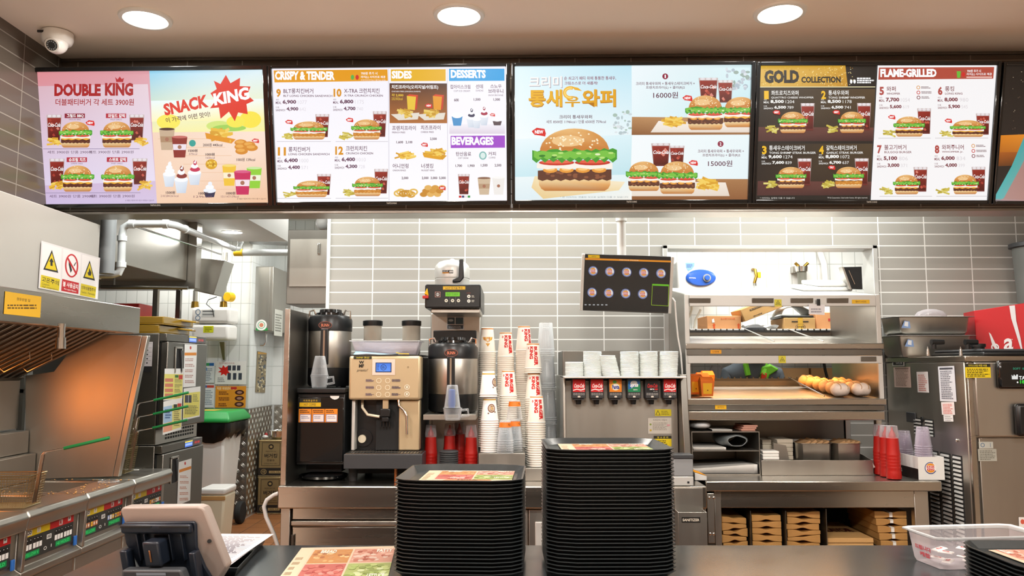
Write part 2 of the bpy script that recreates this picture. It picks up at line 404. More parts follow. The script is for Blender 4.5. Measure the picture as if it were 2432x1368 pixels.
def burger(p, x0, y0, x1, y1, kind='beef', seeds=18, long=False):
    w = x1 - x0; h = y1 - y0; cx = (x0 + x1) / 2
    Y = lambda f: y0 + h * f
    m = .06 * w
    # bottom bun
    pts = [(x0 + m, Y(.80)), (x1 - m, Y(.80))] + [(x1 - m - w * .10 * (1 - math.cos(a)), Y(.86) + h * .14 * math.sin(a)) for a in (0.3, .8, 1.3)] + [(x0 + m + w * .10 * (1 - math.cos(a)), Y(.86) + h * .14 * math.sin(a)) for a in (1.3, .8, .3)]
    p.poly(pts, ['#f3d9a4'] * 2 + ['#dfa05a', '#c98645', '#b8743a', '#b8743a', '#c98645', '#dfa05a'])
    patty = {'beef': ('#5a2a1a', '#7b4026'), 'chicken': ('#c9812c', '#e2a04a'), 'shrimp': ('#5f3424', '#8a5236')}[kind]
    p.poly(wavy(x0 + m * .8, x1 - m * .8, Y(.67), h * .15, h * .02, 16), patty[0])
    for i in range(14): p.ell(x0 + w * R0.uniform(.1, .9), Y(R0.uniform(.69, .79)), w * .03, h * .02, patty[1], 6)
    if kind == 'beef': p.poly(wavy(x0 + m, x1 - m, Y(.62), h * .07, h * .03, 8), '#efae33')
    if kind == 'shrimp':
        for i in range(4): p.ell(x0 + w * (.2 + .2 * i), Y(.66), w * .09, h * .05, '#e79a3a', 12); p.ell(x0 + w * (.2 + .2 * i), Y(.65), w * .06, h * .025, '#f6c67a', 10)
    p.poly(wavy(x0 + m * .6, x1 - m * .6, Y(.55), h * .09, h * .02, 7), '#f7efe4')
    p.ell(x0 + w * .28, Y(.545), w * .22, h * .045, '#c9321f', 16); p.ell(x0 + w * .28, Y(.535), w * .19, h * .025, '#e8684c', 14)
    p.ell(x0 + w * .72, Y(.545), w * .22, h * .045, '#c02a1a', 16); p.ell(x0 + w * .72, Y(.535), w * .19, h * .025, '#e25a40', 14)
    # top bun
    top_ = [(cx - w * (.5 - .07) * math.cos(a), Y(.42) - h * .42 * math.sin(a) ** .85) for a in [PI * i / 16 for i in range(17)]]
    cols = ['#c97f38' if i < 3 or i > 13 else ('#e9b977' if 5 <= i <= 9 else '#d6974e') for i in range(17)]
    p.poly(top_, cols)
    p.ell(cx - w * .08, Y(.2), w * .2, h * .09, '#edc389', 14)
    for i in range(seeds):
        a = R0.uniform(.25, PI - .25); r = R0.uniform(.35, .92)
        p.ell(cx - w * .43 * math.cos(a) * r, Y(.40) - h * .40 * math.sin(a) * r, w * .011 + .3, h * .011 + .25, '#fbeecb', 6)
    # lettuce
    p.poly(wavy(x0 - w * .02, x1 + w * .02, Y(.36), h * .15, h * .045, 20), '#3f9a2c')
    p.poly(wavy(x0 + w * .0, x1, Y(.38), h * .09, h * .035, 18), '#77c043')
    for i in range(12): p.ell(x0 + w * R0.uniform(.04, .96), Y(R0.uniform(.39, .48)), w * .035, h * .018, R0.choice(['#b9e07a', '#2d7d22', '#96d05a', '#e6efc0']), 7)
def badge(p, x, y, w, t):
    p.poly([(x, y + w * .25), (x + w * .35, y), (x + w * .9, y + w * .08), (x + w, y + w * .4), (x + w * .95, y + w * .62), (x + w * .6, y + w * .55), (x + w * .2, y + w * .5)], '#d8231f')
    p.text(t, x + w * .22, y + w * .17, x + w * .82, y + w * .42, '#ffffff', .03)
def cup2(p, x0, y0, x1, y1, c, band='#f4efec', lidc=None):
    w = x1 - x0; h = y1 - y0; t = w * .14
    p.poly([(x0, y0 + h * .08), (x1, y0 + h * .08), (x1 - t, y1), (x0 + t, y1)], [c, c, c, c])
    p.poly([(x0 + t * .45, y0 + h * .40), (x1 - t * .45, y0 + h * .40), (x1 - t * .7, y0 + h * .66), (x0 + t * .7, y0 + h * .66)], band)
    p.ell((x0 + x1) / 2, y0 + h * .53, w * .13, w * .13, '#a8715a', 10)
    p.ell((x0 + x1) / 2, y0 + h * .08, w * .5, h * .06, lidc or '#efe9e6', 16)
def sundae(p, x0, y0, x1, y1, c):
    w = x1 - x0; h = y1 - y0; t = w * .18
    p.poly([(x0, y0 + h * .5), (x1, y0 + h * .5), (x1 - t, y1), (x0 + t, y1)], ['#e9eef6', '#dfe6f0', '#c8d2e2', '#d5deea'])
    for k in range(4): p.ell((x0 + x1) / 2 + w * .04 * (k % 2), y0 + h * (.5 - .13 * k), w * (.5 - .12 * k), h * .1, '#f7f8fc' if (k % 2 == 0 or not c) else c, 14)
    p.poly([((x0 + x1) / 2 - w * .08, y0 + h * .12), ((x0 + x1) / 2 + w * .12, y0 - h * .02), ((x0 + x1) / 2 + w * .1, y0 + h * .14)], '#f7f8fc')

def screen_thing(outer, disp, lab, yoff=0.):
    ps = []
    for i, (px, py) in enumerate(outer):
        X = (px - 1216) / F * 3.85; ps.append(W(px, py, (3.72 if i < 2 else 3.865) - .0205 * X + yoff))
    TL, TR, BR, BL = ps; O = sum(ps, Vector()) / 4
    u = (TR + BR - TL - BL) / 2; v = (TL + TR - BL - BR) / 2; w, h = u.length - .004, v.length
    u = u.normalized(); n = u.cross(v).normalized(); v = n.cross(u)
    M = Matrix((u, v, n)).transposed().to_4x4(); M.translation = O
    t = thing('menu_screen', lab, 'screen', mtx=M, group='menu screens over the counter')
    def loc(px, py):      # photo pixel -> panel plane
        d = ray(px, py); k = (O - EYE).dot(n) / d.dot(n); q = EYE + d * k - O
        return (q.dot(u), q.dot(v))
    D = [loc(*q) for q in disp]
    x0 = (D[0][0] + D[3][0]) / 2; x1 = (D[1][0] + D[2][0]) / 2; y1 = (D[0][1] + D[1][1]) / 2; y0 = (D[2][1] + D[3][1]) / 2
    g = G(); a, b = w / 2, h / 2; dz = .018
    g.box(-a, -b, -.004, x0, b, dz); g.box(x1, -b, -.004, a, b, dz); g.box(x0, y1, -.004, x1, b, dz); g.box(x0, -b, -.004, x1, y0, dz)
    g.build('bezel', 'black_gloss', t, .003, local=True)
    G().box(-a + .01, -b + .01, -.045, a - .01, b - .01, -.005).build('housing', 'black_plastic', t, .004, local=True)
    p = Print(None, disp, size=(x1 - x0, y1 - y0), off=.0); p.O = Vector((x0, y0, 0))
    q = Print(None, (0, 0, 100, 10), size=(.05, .008), off=dz + .0008); q.O = Vector((-.025, (-b + y0) / 2 - .004, dz + .0008))
    q.text('TASTE IS KING', 0, 0, 100, 10, '#b8b4ac', .01); q.build('badge', t, local=True)
    return t, p

# ---- screen 1
t, p = screen_thing([(69, 162), (637, 155), (653, 490), (98, 493)], [(84, 172), (626, 166), (638, 482), (110, 484)], 'menu screen advertising double burgers and snacks, at the left end of the row')
p.poly([(84, 172), (354, 168), (373, 484), (110, 485)], ['#dc8d92', '#dc9da6', '#d3c3e2', '#cdbce0'])
p.poly([(88, 205), (350, 200), (368, 430), (108, 440)], ['#d9b4c0', '#e3ccd6', '#e6dcf0', '#dccfe8'])
p.text('DOUBLE', 128, 199, 238, 229, '#a81c20', .035); p.text('KING', 248, 197, 315, 228, '#a81c20', .035)
p.poly([(272, 183), (278, 189), (283, 182), (288, 188), (293, 185), (291, 195), (275, 195)], '#b3202a')
p.text('더블패티버거 각 세트 3900원', 131, 235, 317, 251, '#a5262a', .012)
for (bx, by, bk, cx_, nm, sub, fx) in ((141, 289, 'beef', 110, '그릴드 BBQ', 'GRILLED BBQ', 103), (239, 289, 'beef', 306, '와일드 갈릭', 'WILD GARLIC', 312), (147, 393, 'beef', 118, '슈프림 치즈', 'SUPREME CHEESE', 112), (242, 393, 'beef', 314, '스위트 갈릭', 'SWEET GARLIC', 320)):
    cola(p, cx_, by - 16, cx_ + 36, by + 45)
    fries(p, fx, by + 30, fx + 48, by + 57, 12)
    burger(p, bx, by, bx + 76, by + 62, bk)
    p.rect(bx + 12, by - 19, bx + 60, by - 8, '#8d1f33' if bx < 200 and by < 300 else '#b5283a'); p.text(nm, bx + 17, by - 18, bx + 57, by - 9, '#ffffff', .02)
    p.text(sub, bx + 22, by - 6, bx + 50, by - 3, '#6a3040')
    p.rect(bx - 38, by + 64, bx + 92, by + 65.5, '#9d8fae')
    p.text('세트 3900원 단품 2900원', bx - 28, by + 69, bx + 78, by + 76, '#4c2a48')
badge(p, 203, 286, 22, 'NEW')
p.text('본 제품은 매장에 따라 제공이 제한될 수 있습니다', 298, 474, 366, 478, '#6a4a70')
p.poly([(354, 168), (626, 166), (632, 315), (362, 315)], ['#8fd0ee', '#d9eef6', '#f4ef9a', '#f6efae'])
p.poly([(358, 240), (627, 235), (629, 285), (360, 290)], ['#e9f6f8', '#eef8f6', '#f7f0a0', '#fbf3c0'])
for (x, y, rx, ry, c) in ((400, 290, 28, 18, '#f7e85c'), (595, 285, 26, 20, '#f6e24a'), (520, 300, 30, 12, '#cfe37c'), (545, 305, 40, 8, '#9fd05a'), (560, 290, 22, 14, '#f3e552')): p.ell(x, y, rx, ry, c)
p.poly([(362, 315), (632, 313), (638, 482), (373, 484)], ['#f3d4bd', '#f8e2d2', '#eec29f', '#f2cdb0'])
for k in range(7): p.rect(375 + 20 * k, 330 + 20 * k, 520 + 15 * k, 331 + 20 * k, '#e9bd99')
p.poly([(508, 192), (524, 200), (537, 178), (548, 198), (571, 185), (570, 205), (596, 206), (588, 226), (604, 240), (586, 248), (589, 272), (566, 268), (558, 289), (544, 266), (524, 283), (520, 256), (499, 258), (512, 240), (500, 222), (515, 212)], '#dd2f1d')
p.text('SNACK', 0, 0, 0, 0, '#dd2f1d', .03, quad=[(386, 248), (492, 224), (496, 255), (392, 276)])
p.text('KING', 0, 0, 0, 0, '#ffffff', .03, quad=[(506, 223), (590, 206), (594, 236), (510, 252)])
p.text('이 가격에 이런 맛이!', 0, 0, 0, 0, '#5b2430', .01, quad=[(392, 281), (498, 265), (500, 278), (395, 293)])
cup2(p, 378, 303, 415, 357, '#c7ac90', '#b08c6c', '#4a2a20'); cup2(p, 408, 322, 445, 375, '#8d2a22', '#ece0ea', '#c76a62')
p.ell(457, 341, 8, 8, '#2e9f94'); p.text('1500원', 447, 355, 469, 362, '#3a2030', .02); p.text('675kcal', 449, 364, 468, 369, '#7a5060')
p.poly([(487, 316), (560, 332), (550, 342), (490, 330)], '#e2901f'); fries(p, 482, 296, 566, 336, 22); p.poly([(488, 318), (546, 330), (545, 341), (491, 330)], '#e0941c')
p.text('2000원 440kcal', 482, 341, 528, 349, '#3a2030', .01)
for (x, y) in ((572, 340), (572, 350), (574, 360), (592, 345), (598, 352)): p.ell(x, y, 15, 8, '#d58a2c'); p.ell(x - 2, y - 2, 10, 4, '#e8a94e')
badge(p, 598, 330, 18, 'BEST'); p.text('1000원 139kcal', 562, 376, 606, 384, '#3a2030', .01)
p.text('1000원', 488, 364, 510, 371, '#3a2030', .02); p.text('165kcal', 489, 373, 510, 378, '#7a5060'); p.ell(502, 391, 14, 12, '#d9a21c'); 
for k in range(14): p.ell(502 + R0.uniform(-10, 10), 391 + R0.uniform(-8, 8), 2.4, 2, R0.choice(['#f4d45c', '#b5800f']), 6)
sundae(p, 387, 384, 417, 444, None); sundae(p, 414, 394, 447, 459, '#8a2f2a'); sundae(p, 446, 381, 478, 440, '#c72e52')
p.poly([(484, 455), (512, 455), (508, 469), (488, 469)], '#2c2a4c'); p.ell(498, 453, 15, 6, '#eef2fa'); p.ell(498, 445, 10, 6, '#f8faff'); p.ell(499, 437, 5, 5, '#eef2fa')
cup2(p, 528, 390, 561, 442, '#f0c23a', '#f6ecd0', '#f2d97a'); cup2(p, 586, 396, 622, 448, '#8fcf3a', '#eef2d8', '#c8e6a0'); cup2(p, 556, 404, 596, 463, '#c8245c', '#f2dfe8', '#d85a86')
for (x, y, a, b) in ((382, 454, '1500원', '210/284/261kcal'), (460, 456, '1000원', '129kcal'), (525, 456, '1000원', '151/147/159kcal')):
    p.text(a, x + 12, y, x + 34, y + 7, '#3a2030', .02); p.text(b, x, y + 9, x + 42, y + 14, '#7a5060')
p.text('본 제품은 매장에 따라 가격이 다를 수 있습니다', 563, 471, 632, 475, '#6a4a40')
p.build('display', t, SCREEN, local=True)

def item(p, n, ko, en, x, y, meal, mk, sand, sk, numc, txtc, greyc, kind, bx, by, bw, bh, col_x, fr_x, bd=None, white=False, lw=None):
    """one numbered menu entry"""
    p.text(n, x, y, x + 8 * len(n) + 3, y + 20, numc, .03)
    ox = x + 8 * len(n) + 9
    p.text(ko, ox, y - 1, ox + (lw or 9.6 * len(ko)), y + 11, txtc, .01); p.text(en, ox, y + 14, ox + max(30, 4.6 * len(en)), y + 19, txtc, .012)
    k = .83 if txtc == '#f4f2ee' else 1.
    p.text('세트', x - 1, y + 24 * k, x + 7, y + 28 * k, txtc); p.text('MEAL', x - 1, y + 30 * k, x + 12, y + 36 * k, txtc, .01); p.text(meal, x + 15, y + 26 * k, x + 47, y + 37 * k, txtc, .03); p.text(mk, x + 51, y + 27 * k, x + 72, y + 36 * k, greyc)
    p.text('단품', x - 1, y + 42 * k, x + 7, y + 46 * k, txtc); p.text('SANDWICH', x - 1, y + 48 * k, x + 21, y + 53 * k, txtc, .01); p.text(sand, x + 24, y + 43 * k, x + 52, y + 53 * k, txtc, .03); p.text(sk, x + 55, y + 44 * k, x + 70, y + 52 * k, greyc)
    cola(p, col_x, by - bh * .4, col_x + 33, by + bh * .86); fries(p, fr_x, by + bh * .5, fr_x + 42, by + bh, 10, ('#cdbb4e', '#ded27a', '#b9a53c'))
    burger(p, bx, by, bx + bw, by + bh, kind, 12)
    if bd: badge(p, bx - 14, by - 4, 18, bd)
# ---- screen 2
t, p = screen_thing([(638, 156.5), (1212, 151), (1215, 485), (649, 489)], [(646, 165), (1203, 157), (1203, 477), (659, 479)], 'menu screen with numbered chicken burgers, sides and desserts')
p.bg('#f3f1fa', '#faf9fc')
p.poly([(650, 168.5), (919, 165), (920, 192), (652, 197)], '#e39a12'); p.text('CRISPY & TENDER', 653, 170, 794, 191, '#ffffff', .035)
p.ell(836, 184, 4, 6, '#58b04a'); p.ell(847, 184, 4, 6, '#d02c28'); p.text('700원 추가 시', 856, 171, 895, 178, '#ffffff', .01); p.text('라지(L) 사이즈로 제공', 856, 180, 914, 187, '#ffffff', .01); p.text('프렌치프라이(L)+콜라(L) 변경', 856, 189, 914, 192, '#ffffff')
p.poly([(927, 165), (1058, 164), (1058, 192), (927, 193)], '#e4b01c'); p.text('SIDES', 929, 168, 977, 187, '#ffffff', .035)
p.poly([(1066, 163), (1199, 162), (1199, 191), (1066, 192)], '#1c9fe0'); p.text('DESSERTS', 1070, 165, 1154, 185, '#ffffff', .035)
p.poly([(1069, 323), (1199, 322), (1199, 351), (1069, 352)], '#a04ac8'); p.text('BEVERAGES', 1071, 325, 1172, 345, '#ffffff', .035)
dk = '#6a4660'; gy = '#dcd8e0'
item(p, '9', 'BLT롱치킨버거', 'BLT LONG CHICKEN SANDWICH', 656, 212, '6,900', '1077', '4,900', '642', '#d9921a', dk, gy, 'chicken', 691, 289, 84, 43, 748, 664, 'NEW', lw=70)
item(p, '10', 'X-TRA 크런치치킨', 'X-TRA CRUNCH CHICKEN', 791, 211, '6,800', '1175', '4,700', '740', '#d9921a', dk, gy, 'chicken', 834, 284, 70, 48, 884, 800, 'BEST', lw=84)
item(p, '11', '롱치킨버거', 'LONG CHICKEN SANDWICH', 660, 350, '6,400', '1000', '4,400', '571', '#d9921a', dk, gy, 'chicken', 698, 429, 82, 39, 752, 668, lw=50)
item(p, '12', '크런치치킨', 'CRUNCH CHICKEN', 795, 348, '6,400', '1010', '4,300', '728', '#d9921a', dk, gy, 'chicken', 836, 420, 70, 46, 887, 806, lw=50)
for y in (336, 470): p.rect(658, y, 785, y + 1, '#b9b4bf'); p.rect(796, y, 920, y + 1, '#b9b4bf')
p.rect(921, 164, 923, 476, '#dcd9e4'); p.rect(1061, 164, 1063, 476, '#dcd9e4')
p.rect(924, 198, 1061, 293, '#4a2a1e', '#b06c34'); p.text('치킨프라이(오리지널/쉬림프)', 929, 202, 1040, 213, '#ffffff', .015); p.text('CHICKEN FRIES (ORIGINAL/SHRIMP)', 929, 216, 998, 220, '#ffffff'); p.text('각 2,000', 929, 223, 957, 230, '#f0c83c', .02); p.text('232/302kcal', 929, 232, 955, 238, '#f0c83c')
for (x, c) in ((965, '#e8c23a'), (1027, '#e59a2a')):
    p.poly([(x, 228), (x + 22, 230), (x + 19, 262), (x + 2, 260)], c); p.poly([(x + 22, 230), (x + 27, 226), (x + 24, 258), (x + 19, 262)], '#c83a2a'); p.poly([(x, 228), (x + 6, 224), (x + 27, 226), (x + 22, 230)], '#d84a2c')
    fries(p, x - 28, 250, x + 22, 282, 14, ('#d9b03e', '#e9cb6a', '#c8952c')); p.poly([(x - 38, 272), (x + 30, 268), (x + 26, 284), (x - 20, 286)], '#e3dccf'); fries(p, x - 24, 252, x + 20, 280, 12, ('#d9b03e', '#e9cb6a', '#c8952c'))
badge(p, 1008, 246, 18, 'NEW')
for (ko, en, x, y) in (('프렌치프라이', 'FRENCH FRIES', 930, 299), ('치즈프라이', 'CHEESE FRIES', 998, 298), ('어니언링', 'ONION RINGS', 931, 389), ('너겟킹', 'NUGGET KING', 999, 389)):
    p.text(ko, x, y, x + 9.4 * len(ko), y + 11, dk, .01); p.text(en, x, y + 14, x + 31, y + 18, dk, .01)
for (s, x, y) in (('1,600', 940, 335), ('2,100', 962, 335), ('2,500', 1020, 327), ('2,000', 952, 420), ('2,000', 1000, 420), ('3,000', 1021, 420), ('5,000', 1041, 420), ('600', 1078, 234), ('1,500', 1125, 233), ('1,300', 1172, 233), ('1,700', 1080, 391), ('1,900', 1110, 391), ('1,500', 1141, 390), ('2,500', 1174, 390)): p.text(s, x, y, x + (16 if len(s) > 3 else 11), y + 7, '#5a3a50', .02)
fries(p, 930, 356, 990, 378, 20); p.poly([(1002, 362), (1060, 370), (1050, 380), (1006, 374)], '#d89a1c'); fries(p, 1000, 346, 1064, 374, 18); p.poly([(1002, 366), (1046, 373), (1045, 380), (1006, 374)], '#e0a020'); badge(p, 998, 339, 17, 'BEST')
for k in range(7): p.ring(944 + 6 * k, 458 + R0.uniform(-6, 5), 11, 8, 4, R0.choice(['#d6a03a', '#c98f2c', '#e3b95a']))
for k in range(9): p.ell(1004 + 5.5 * k, 462 - (k % 3) * 8, 9, 6, R0.choice(['#d69c44', '#c98a30', '#e2b160']))
badge(p, 1040, 442, 17, 'BEST')
p.text('컵아이스크림', 1069, 201, 1117, 211, dk, .01); p.text('선데', 1130, 200, 1147, 210, dk, .01); p.text('스노우', 1165, 200, 1192, 209, dk, .01); p.text('브라우니', 1160, 211, 1196, 221, dk, .01)
for (s, x, y) in (('CUP ICE CREAM', 1077, 214), ('SUNDAE', 1130, 213), ('SNOW BROWNIE', 1160, 224)): p.text(s, x, y, x + 3 * len(s), y + 4, dk)
p.poly([(1066, 295), (1199, 295), (1199, 318), (1066, 318)], ['#f1eef6', '#f1eef6', '#dcd2e0', '#dcd2e0'])
p.poly([(1072, 277), (1098, 277), (1094, 299), (1076, 299)], '#4a94cc'); p.ell(1085, 274, 13, 7, '#f8fafc'); sundae(p, 1107, 257, 1131, 303, '#40405c'); sundae(p, 1138, 253, 1160, 298, '#a8304c'); sundae(p, 1122, 262, 1142, 305, None); p.poly([(1170, 288), (1192, 288), (1189, 298), (1173, 298)], '#5a4a50'); p.ell(1181, 283, 12, 6, '#f6f6fa'); badge(p, 1163, 269, 13, 'NEW')
p.text('탄산음료', 1082, 361, 1118, 371, dk, .01); p.text('SOFT DRINK', 1087, 374, 1112, 378, dk); p.ell(1146, 370, 9, 10, '#7fb8b4'); p.ell(1146, 370, 6, 7, '#d9ebe8'); p.text('커피', 1159, 361, 1177, 370, dk, .01); p.text('COFFEE', 1160, 373, 1176, 377, dk)
cola(p, 1086, 414, 1114, 462); cup2(p, 1133, 420, 1164, 463, '#cfb89c', '#b9997a', '#8a6450'); cup2(p, 1168, 419, 1198, 463, '#eeeae6', '#eeeae6', '#f8f6f4')
for k, c in enumerate(('#c8282a', '#3a3a6c', '#e8e4e0', '#2c9a4a')): p.rect(1088 + 7 * k, 465, 1094 + 7 * k, 470, c)
p.build('display', t, SCREEN, local=True)

# ---- screen 3
t, p = screen_thing([(1214, 149), (1795, 147), (1785, 482), (1215, 485.5)], [(1223, 156.5), (1786, 156), (1772, 474), (1223, 475)], 'menu screen with one giant shrimp burger and gold lettering')
p.bg('#e6f6fb', '#f4f7f4')
p.poly([(1223, 156), (1502, 156), (1502, 330), (1223, 330)], ['#dff4fa', '#bfe6f4', '#e8f5f8', '#f2f9fa']); p.poly([(1223, 330), (1502, 320), (1498, 415), (1223, 420)], ['#e9f6fa', '#d9f0f6', '#bfe2ea', '#c8e8f0']); p.poly([(1223, 420), (1498, 415), (1496, 475), (1223, 475)], ['#eaf4f6', '#e2f2f4', '#f2f0e8', '#dcecf2'])
for k in range(26): p.ell(R0.uniform(1458, 1500), R0.uniform(266, 318), R0.uniform(2, 6), R0.uniform(2, 5), R0.choice(['#c9d4d9', '#b3c4c9', '#dbe2e6', '#a8c0b4']), 8)
p.poly([(1270, 418), (1485, 432), (1470, 452), (1290, 472), (1262, 445)], ['#f2e0b6', '#f4e6c6', '#eed8a8', '#e6c98f', '#eccf98'])
for k, (dx, dy, c) in enumerate(((1.5, 1.5, '#a59eaa'), (0, 0, '#f6f4f2'))): p.text('크리미', 1257 + dx, 180 + dy, 1336 + dx, 207 + dy, c, .02)
p.text('순 쇠고기 패티 위에 통통한 통새우,', 1341, 181, 1465, 190, '#8a3050', .01); p.text('크림소스로 더 새롭게!', 1342, 193, 1421, 201, '#8a3050', .01)
p.text('통새', 1257, 213, 1337, 255, '#b5761a', .028); p.text('통새', 1256, 212, 1336, 253, '#e9b021', .024)
p.text('우', 1343, 228, 1379, 254, '#dca01e', .024); p.ring(1356, 220, 18, 16, 8, '#efb632', a0=1.2, a1=5.2); p.ring(1356, 220, 15, 13, 3, '#f7d878', a0=1.4, a1=5.0); p.poly([(1360, 205), (1374, 208), (1384, 216), (1366, 213)], '#eab02c')
p.text('와퍼', 1384, 213, 1465, 255, '#b5761a', .028); p.text('와퍼', 1383, 212, 1464, 253, '#e3a41e', .024)
p.text('크리미 통새우와퍼', 1329, 273, 1407, 282, '#5b2440', .01); p.text('세트 8500원 1196kcal / 단품 6500원 759kcal', 1298, 285, 1440, 293, '#6a3450', .005)
burger(p, 1268, 305, 1462, 454, 'shrimp', 46); badge(p, 1263, 303, 34, 'NEW')
p.text('* 본 이미지는 연출된 것으로 실제와 다를 수 있습니다', 1330, 466, 1492, 470, '#7a8a90')
p.poly([(1503, 157), (1786, 156), (1780, 320), (1502, 322)], ['#eef7fb', '#cfe9ee', '#bfe4ee', '#e3f4f8'])
for k in range(30): p.ell(R0.uniform(1725, 1780), R0.uniform(165, 215), R0.uniform(3, 7), R0.uniform(3, 6), R0.choice(['#b9c4cf', '#93a8a0', '#d3dbe3', '#a9b9c6']), 8)
p.poly([(1502, 278), (1781, 282), (1779, 321), (1501, 321)], ['#b98a5c', '#c89a6c', '#9a6a40', '#8a5a34']); p.poly([(1565, 288), (1780, 294), (1779, 316), (1546, 315)], ['#f4ece4', '#f0e6dc', '#e3d5c8', '#e9ddd0'])
p.ell(1582, 182, 7, 7, '#8d2340'); p.text('1', 1580.5, 178, 1583.5, 186, '#ffffff', .03)
p.text('크리미 통새우와퍼 + 통새우스테이크버거 +', 1512, 195, 1652, 203, '#6a2c48', .008); p.text('프렌치프라이(L) + 콜라(R)2', 1536, 205, 1628, 213, '#6a2c48', .008); p.text('16000원', 1553, 219, 1612, 234, '#5b2440', .008)
cola(p, 1661, 186, 1707, 240); cola(p, 1706, 192, 1742, 245); fries(p, 1568, 270, 1634, 302, 26)
burger(p, 1716, 232, 1804, 304, 'beef', 16); burger(p, 1630, 228, 1722, 310, 'shrimp', 22); badge(p, 1622, 227, 24, 'NEW')
p.poly([(1502, 322), (1779, 321), (1772, 474), (1500, 475)], ['#f3f8fa', '#e6f3f6', '#e2f0f4', '#f0f6f8'])
p.poly([(1500, 425), (1774, 426), (1772, 475), (1500, 475)], ['#b9855a', '#a8784c', '#8d5a34', '#8a5630']); p.poly([(1500, 430), (1722, 434), (1731, 466), (1500, 466)], ['#f1e8de', '#efe4d8', '#e2d3c4', '#e9ddd0'])
p.ell(1711, 343, 7, 7, '#8d2340'); p.text('2', 1709, 339, 1713, 347, '#ffffff', .02)
p.text('크리미 통새우와퍼 + 통새우와퍼 +', 1657, 356, 1766, 364, '#6a2c48', .008); p.text('프렌치프라이(L) + 콜라(R)2', 1668, 366, 1757, 374, '#6a2c48', .008); p.text('15000원', 1681, 382, 1738, 396, '#5b2440', .008)
cola(p, 1547, 341, 1592, 395); cola(p, 1590, 347, 1626, 392); fries(p, 1645, 415, 1715, 452, 26)
burger(p, 1488, 384, 1570, 454, 'shrimp', 16); burger(p, 1562, 384, 1654, 461, 'shrimp', 22); badge(p, 1635, 381, 22, 'NEW')
p.build('display', t, SCREEN, local=True)

# ---- screen 4
t, p = screen_thing([(1796, 148), (2379, 146), (2349, 485), (1783, 483)], [(1806, 156.5), (2370, 156.5), (2338, 476), (1792, 474)], 'menu screen half black with gold header and half white')
p.poly([(1806, 156), (2086, 156), (2064, 477), (1792, 476)], '#1d1a17')
p.poly([(1803, 210), (2080, 212), (2074, 336), (1798, 334)], ['#2a2118', '#54422a', '#2e2018', '#221a14']); p.poly([(1798, 342), (2072, 342), (2066, 462), (1794, 460)], ['#211a14', '#4c3c28', '#33221c', '#221814'])
for (a, b) in ((302, 336), (430, 464)): p.poly([(1799, a), (2075, a + 2), (2073, b), (1797, b)], ['#5c3430', '#6a3e36', '#3c2020', '#4a2826'])
p.poly([(1806, 156), (2010, 156), (2015, 206), (1803, 207)], ['#d8ab3a', '#cf9c30', '#c08a26', '#dcb24c'])
for k in range(150):
    x = R0.gauss(1985, 26) if k % 2 else R0.uniform(1808, 2005); y = R0.uniform(158, 204)
    if 1806 < x < 2030: p.ell(x, y, 1.2, 1.1, R0.choice(['#f6dc8a', '#e8c050', '#a87a1c', '#fff0b8']), 5)
p.rect(1803, 206, 2080, 208, '#e6dcb0'); p.text('GOLD', 1816, 166, 1899, 198, '#14110d', .04); p.text('COLLECTION', 1904, 182, 1998, 197, '#14110d', .03)
p.ell(2023, 194, 3, 5, '#ffffff'); p.ell(2031, 194, 3, 5, '#ffffff'); p.lines(2037, 184, 2078, 199, 3, '#ffffff', 5, .7)
wc = '#f4f2ee'; yl = '#f0bb1e'
item(p, '1', '콰트로치즈와퍼', 'QUATTRO CHEESE WHOPPER', 1815, 216, '8,500', '1204', '6,500', '789', yl, wc, wc, 'beef', 1849, 266, 68, 51, 1902, 1814, 'BEST', lw=65)
item(p, '2', '통새우와퍼', 'TONG SHRIMP WHOPPER', 1951, 216, '8,500', '1178', '6,500', '741', yl, wc, wc, 'shrimp', 1991, 266, 64, 51, 2036, 1952, 'BEST', lw=48)
item(p, '3', '통새우스테이크버거', 'TONG SHRIMP STEAK BURGER', 1809, 347, '9,600', '1274', '7,600', '839', yl, wc, wc, 'shrimp', 1842, 397, 70, 50, 1893, 1808, lw=84)
item(p, '4', '갈릭스테이크버거', 'GARLIC STEAK BURGER', 1944, 347, '8,800', '1072', '6,700', '637', yl, wc, wc, 'chicken', 1978, 397, 70, 50, 2028, 1944, 'TRY', lw=72)
p.text('* 이미지는 실제와 다를 수 있습니다', 1803, 468, 1885, 472, '#d8d4cc'); p.text('TM & Corporation. Used under license. All rights reserved.', 1962, 468, 2057, 472, '#d8d4cc')
p.poly([(2086, 156), (2370, 156), (2338, 477), (2064, 477)], '#f5f3f4'); p.poly([(2089, 161), (2364, 160), (2361, 188), (2087, 190)], '#b04a3a'); p.text('FLAME-GRILLED', 2092, 164, 2226, 184, '#ffffff', .035)
p.poly([(2274, 170), (2284, 170), (2282, 186), (2275, 186)], '#6ab83c'); p.ell(2290, 178, 4, 6, '#d02c28'); p.text('700원 추가 시', 2299, 166, 2332, 173, '#ffffff', .01); p.text('라지(L) 사이즈로 제공', 2298, 174, 2358, 181, '#ffffff', .01); p.rect(2297, 183, 2358, 186, '#efc9c0')
rd = '#7d3a44'; gr = '#d9d3d6'
item(p, '5', '와퍼', 'WHOPPER', 2089, 207, '7,700', '1054', '5,600', '619', '#b04a44', rd, gr, 'beef', 2122, 278, 72, 48, 2178, 2090, 'BEST', lw=22)
item(p, '6', '롱킹', 'LONG KING', 2228, 207, '8,000', '980', '5,900', '545', '#b04a44', rd, gr, 'beef', 2256, 287, 82, 40, 2317, 2225, 'NEW', lw=22)
item(p, '7', '불고기버거', 'BULGOGI BURGER', 2081, 346, '5,100', '806', '3,000', '371', '#b04a44', rd, gr, 'beef', 2118, 416, 62, 46, 2166, 2078, lw=52)
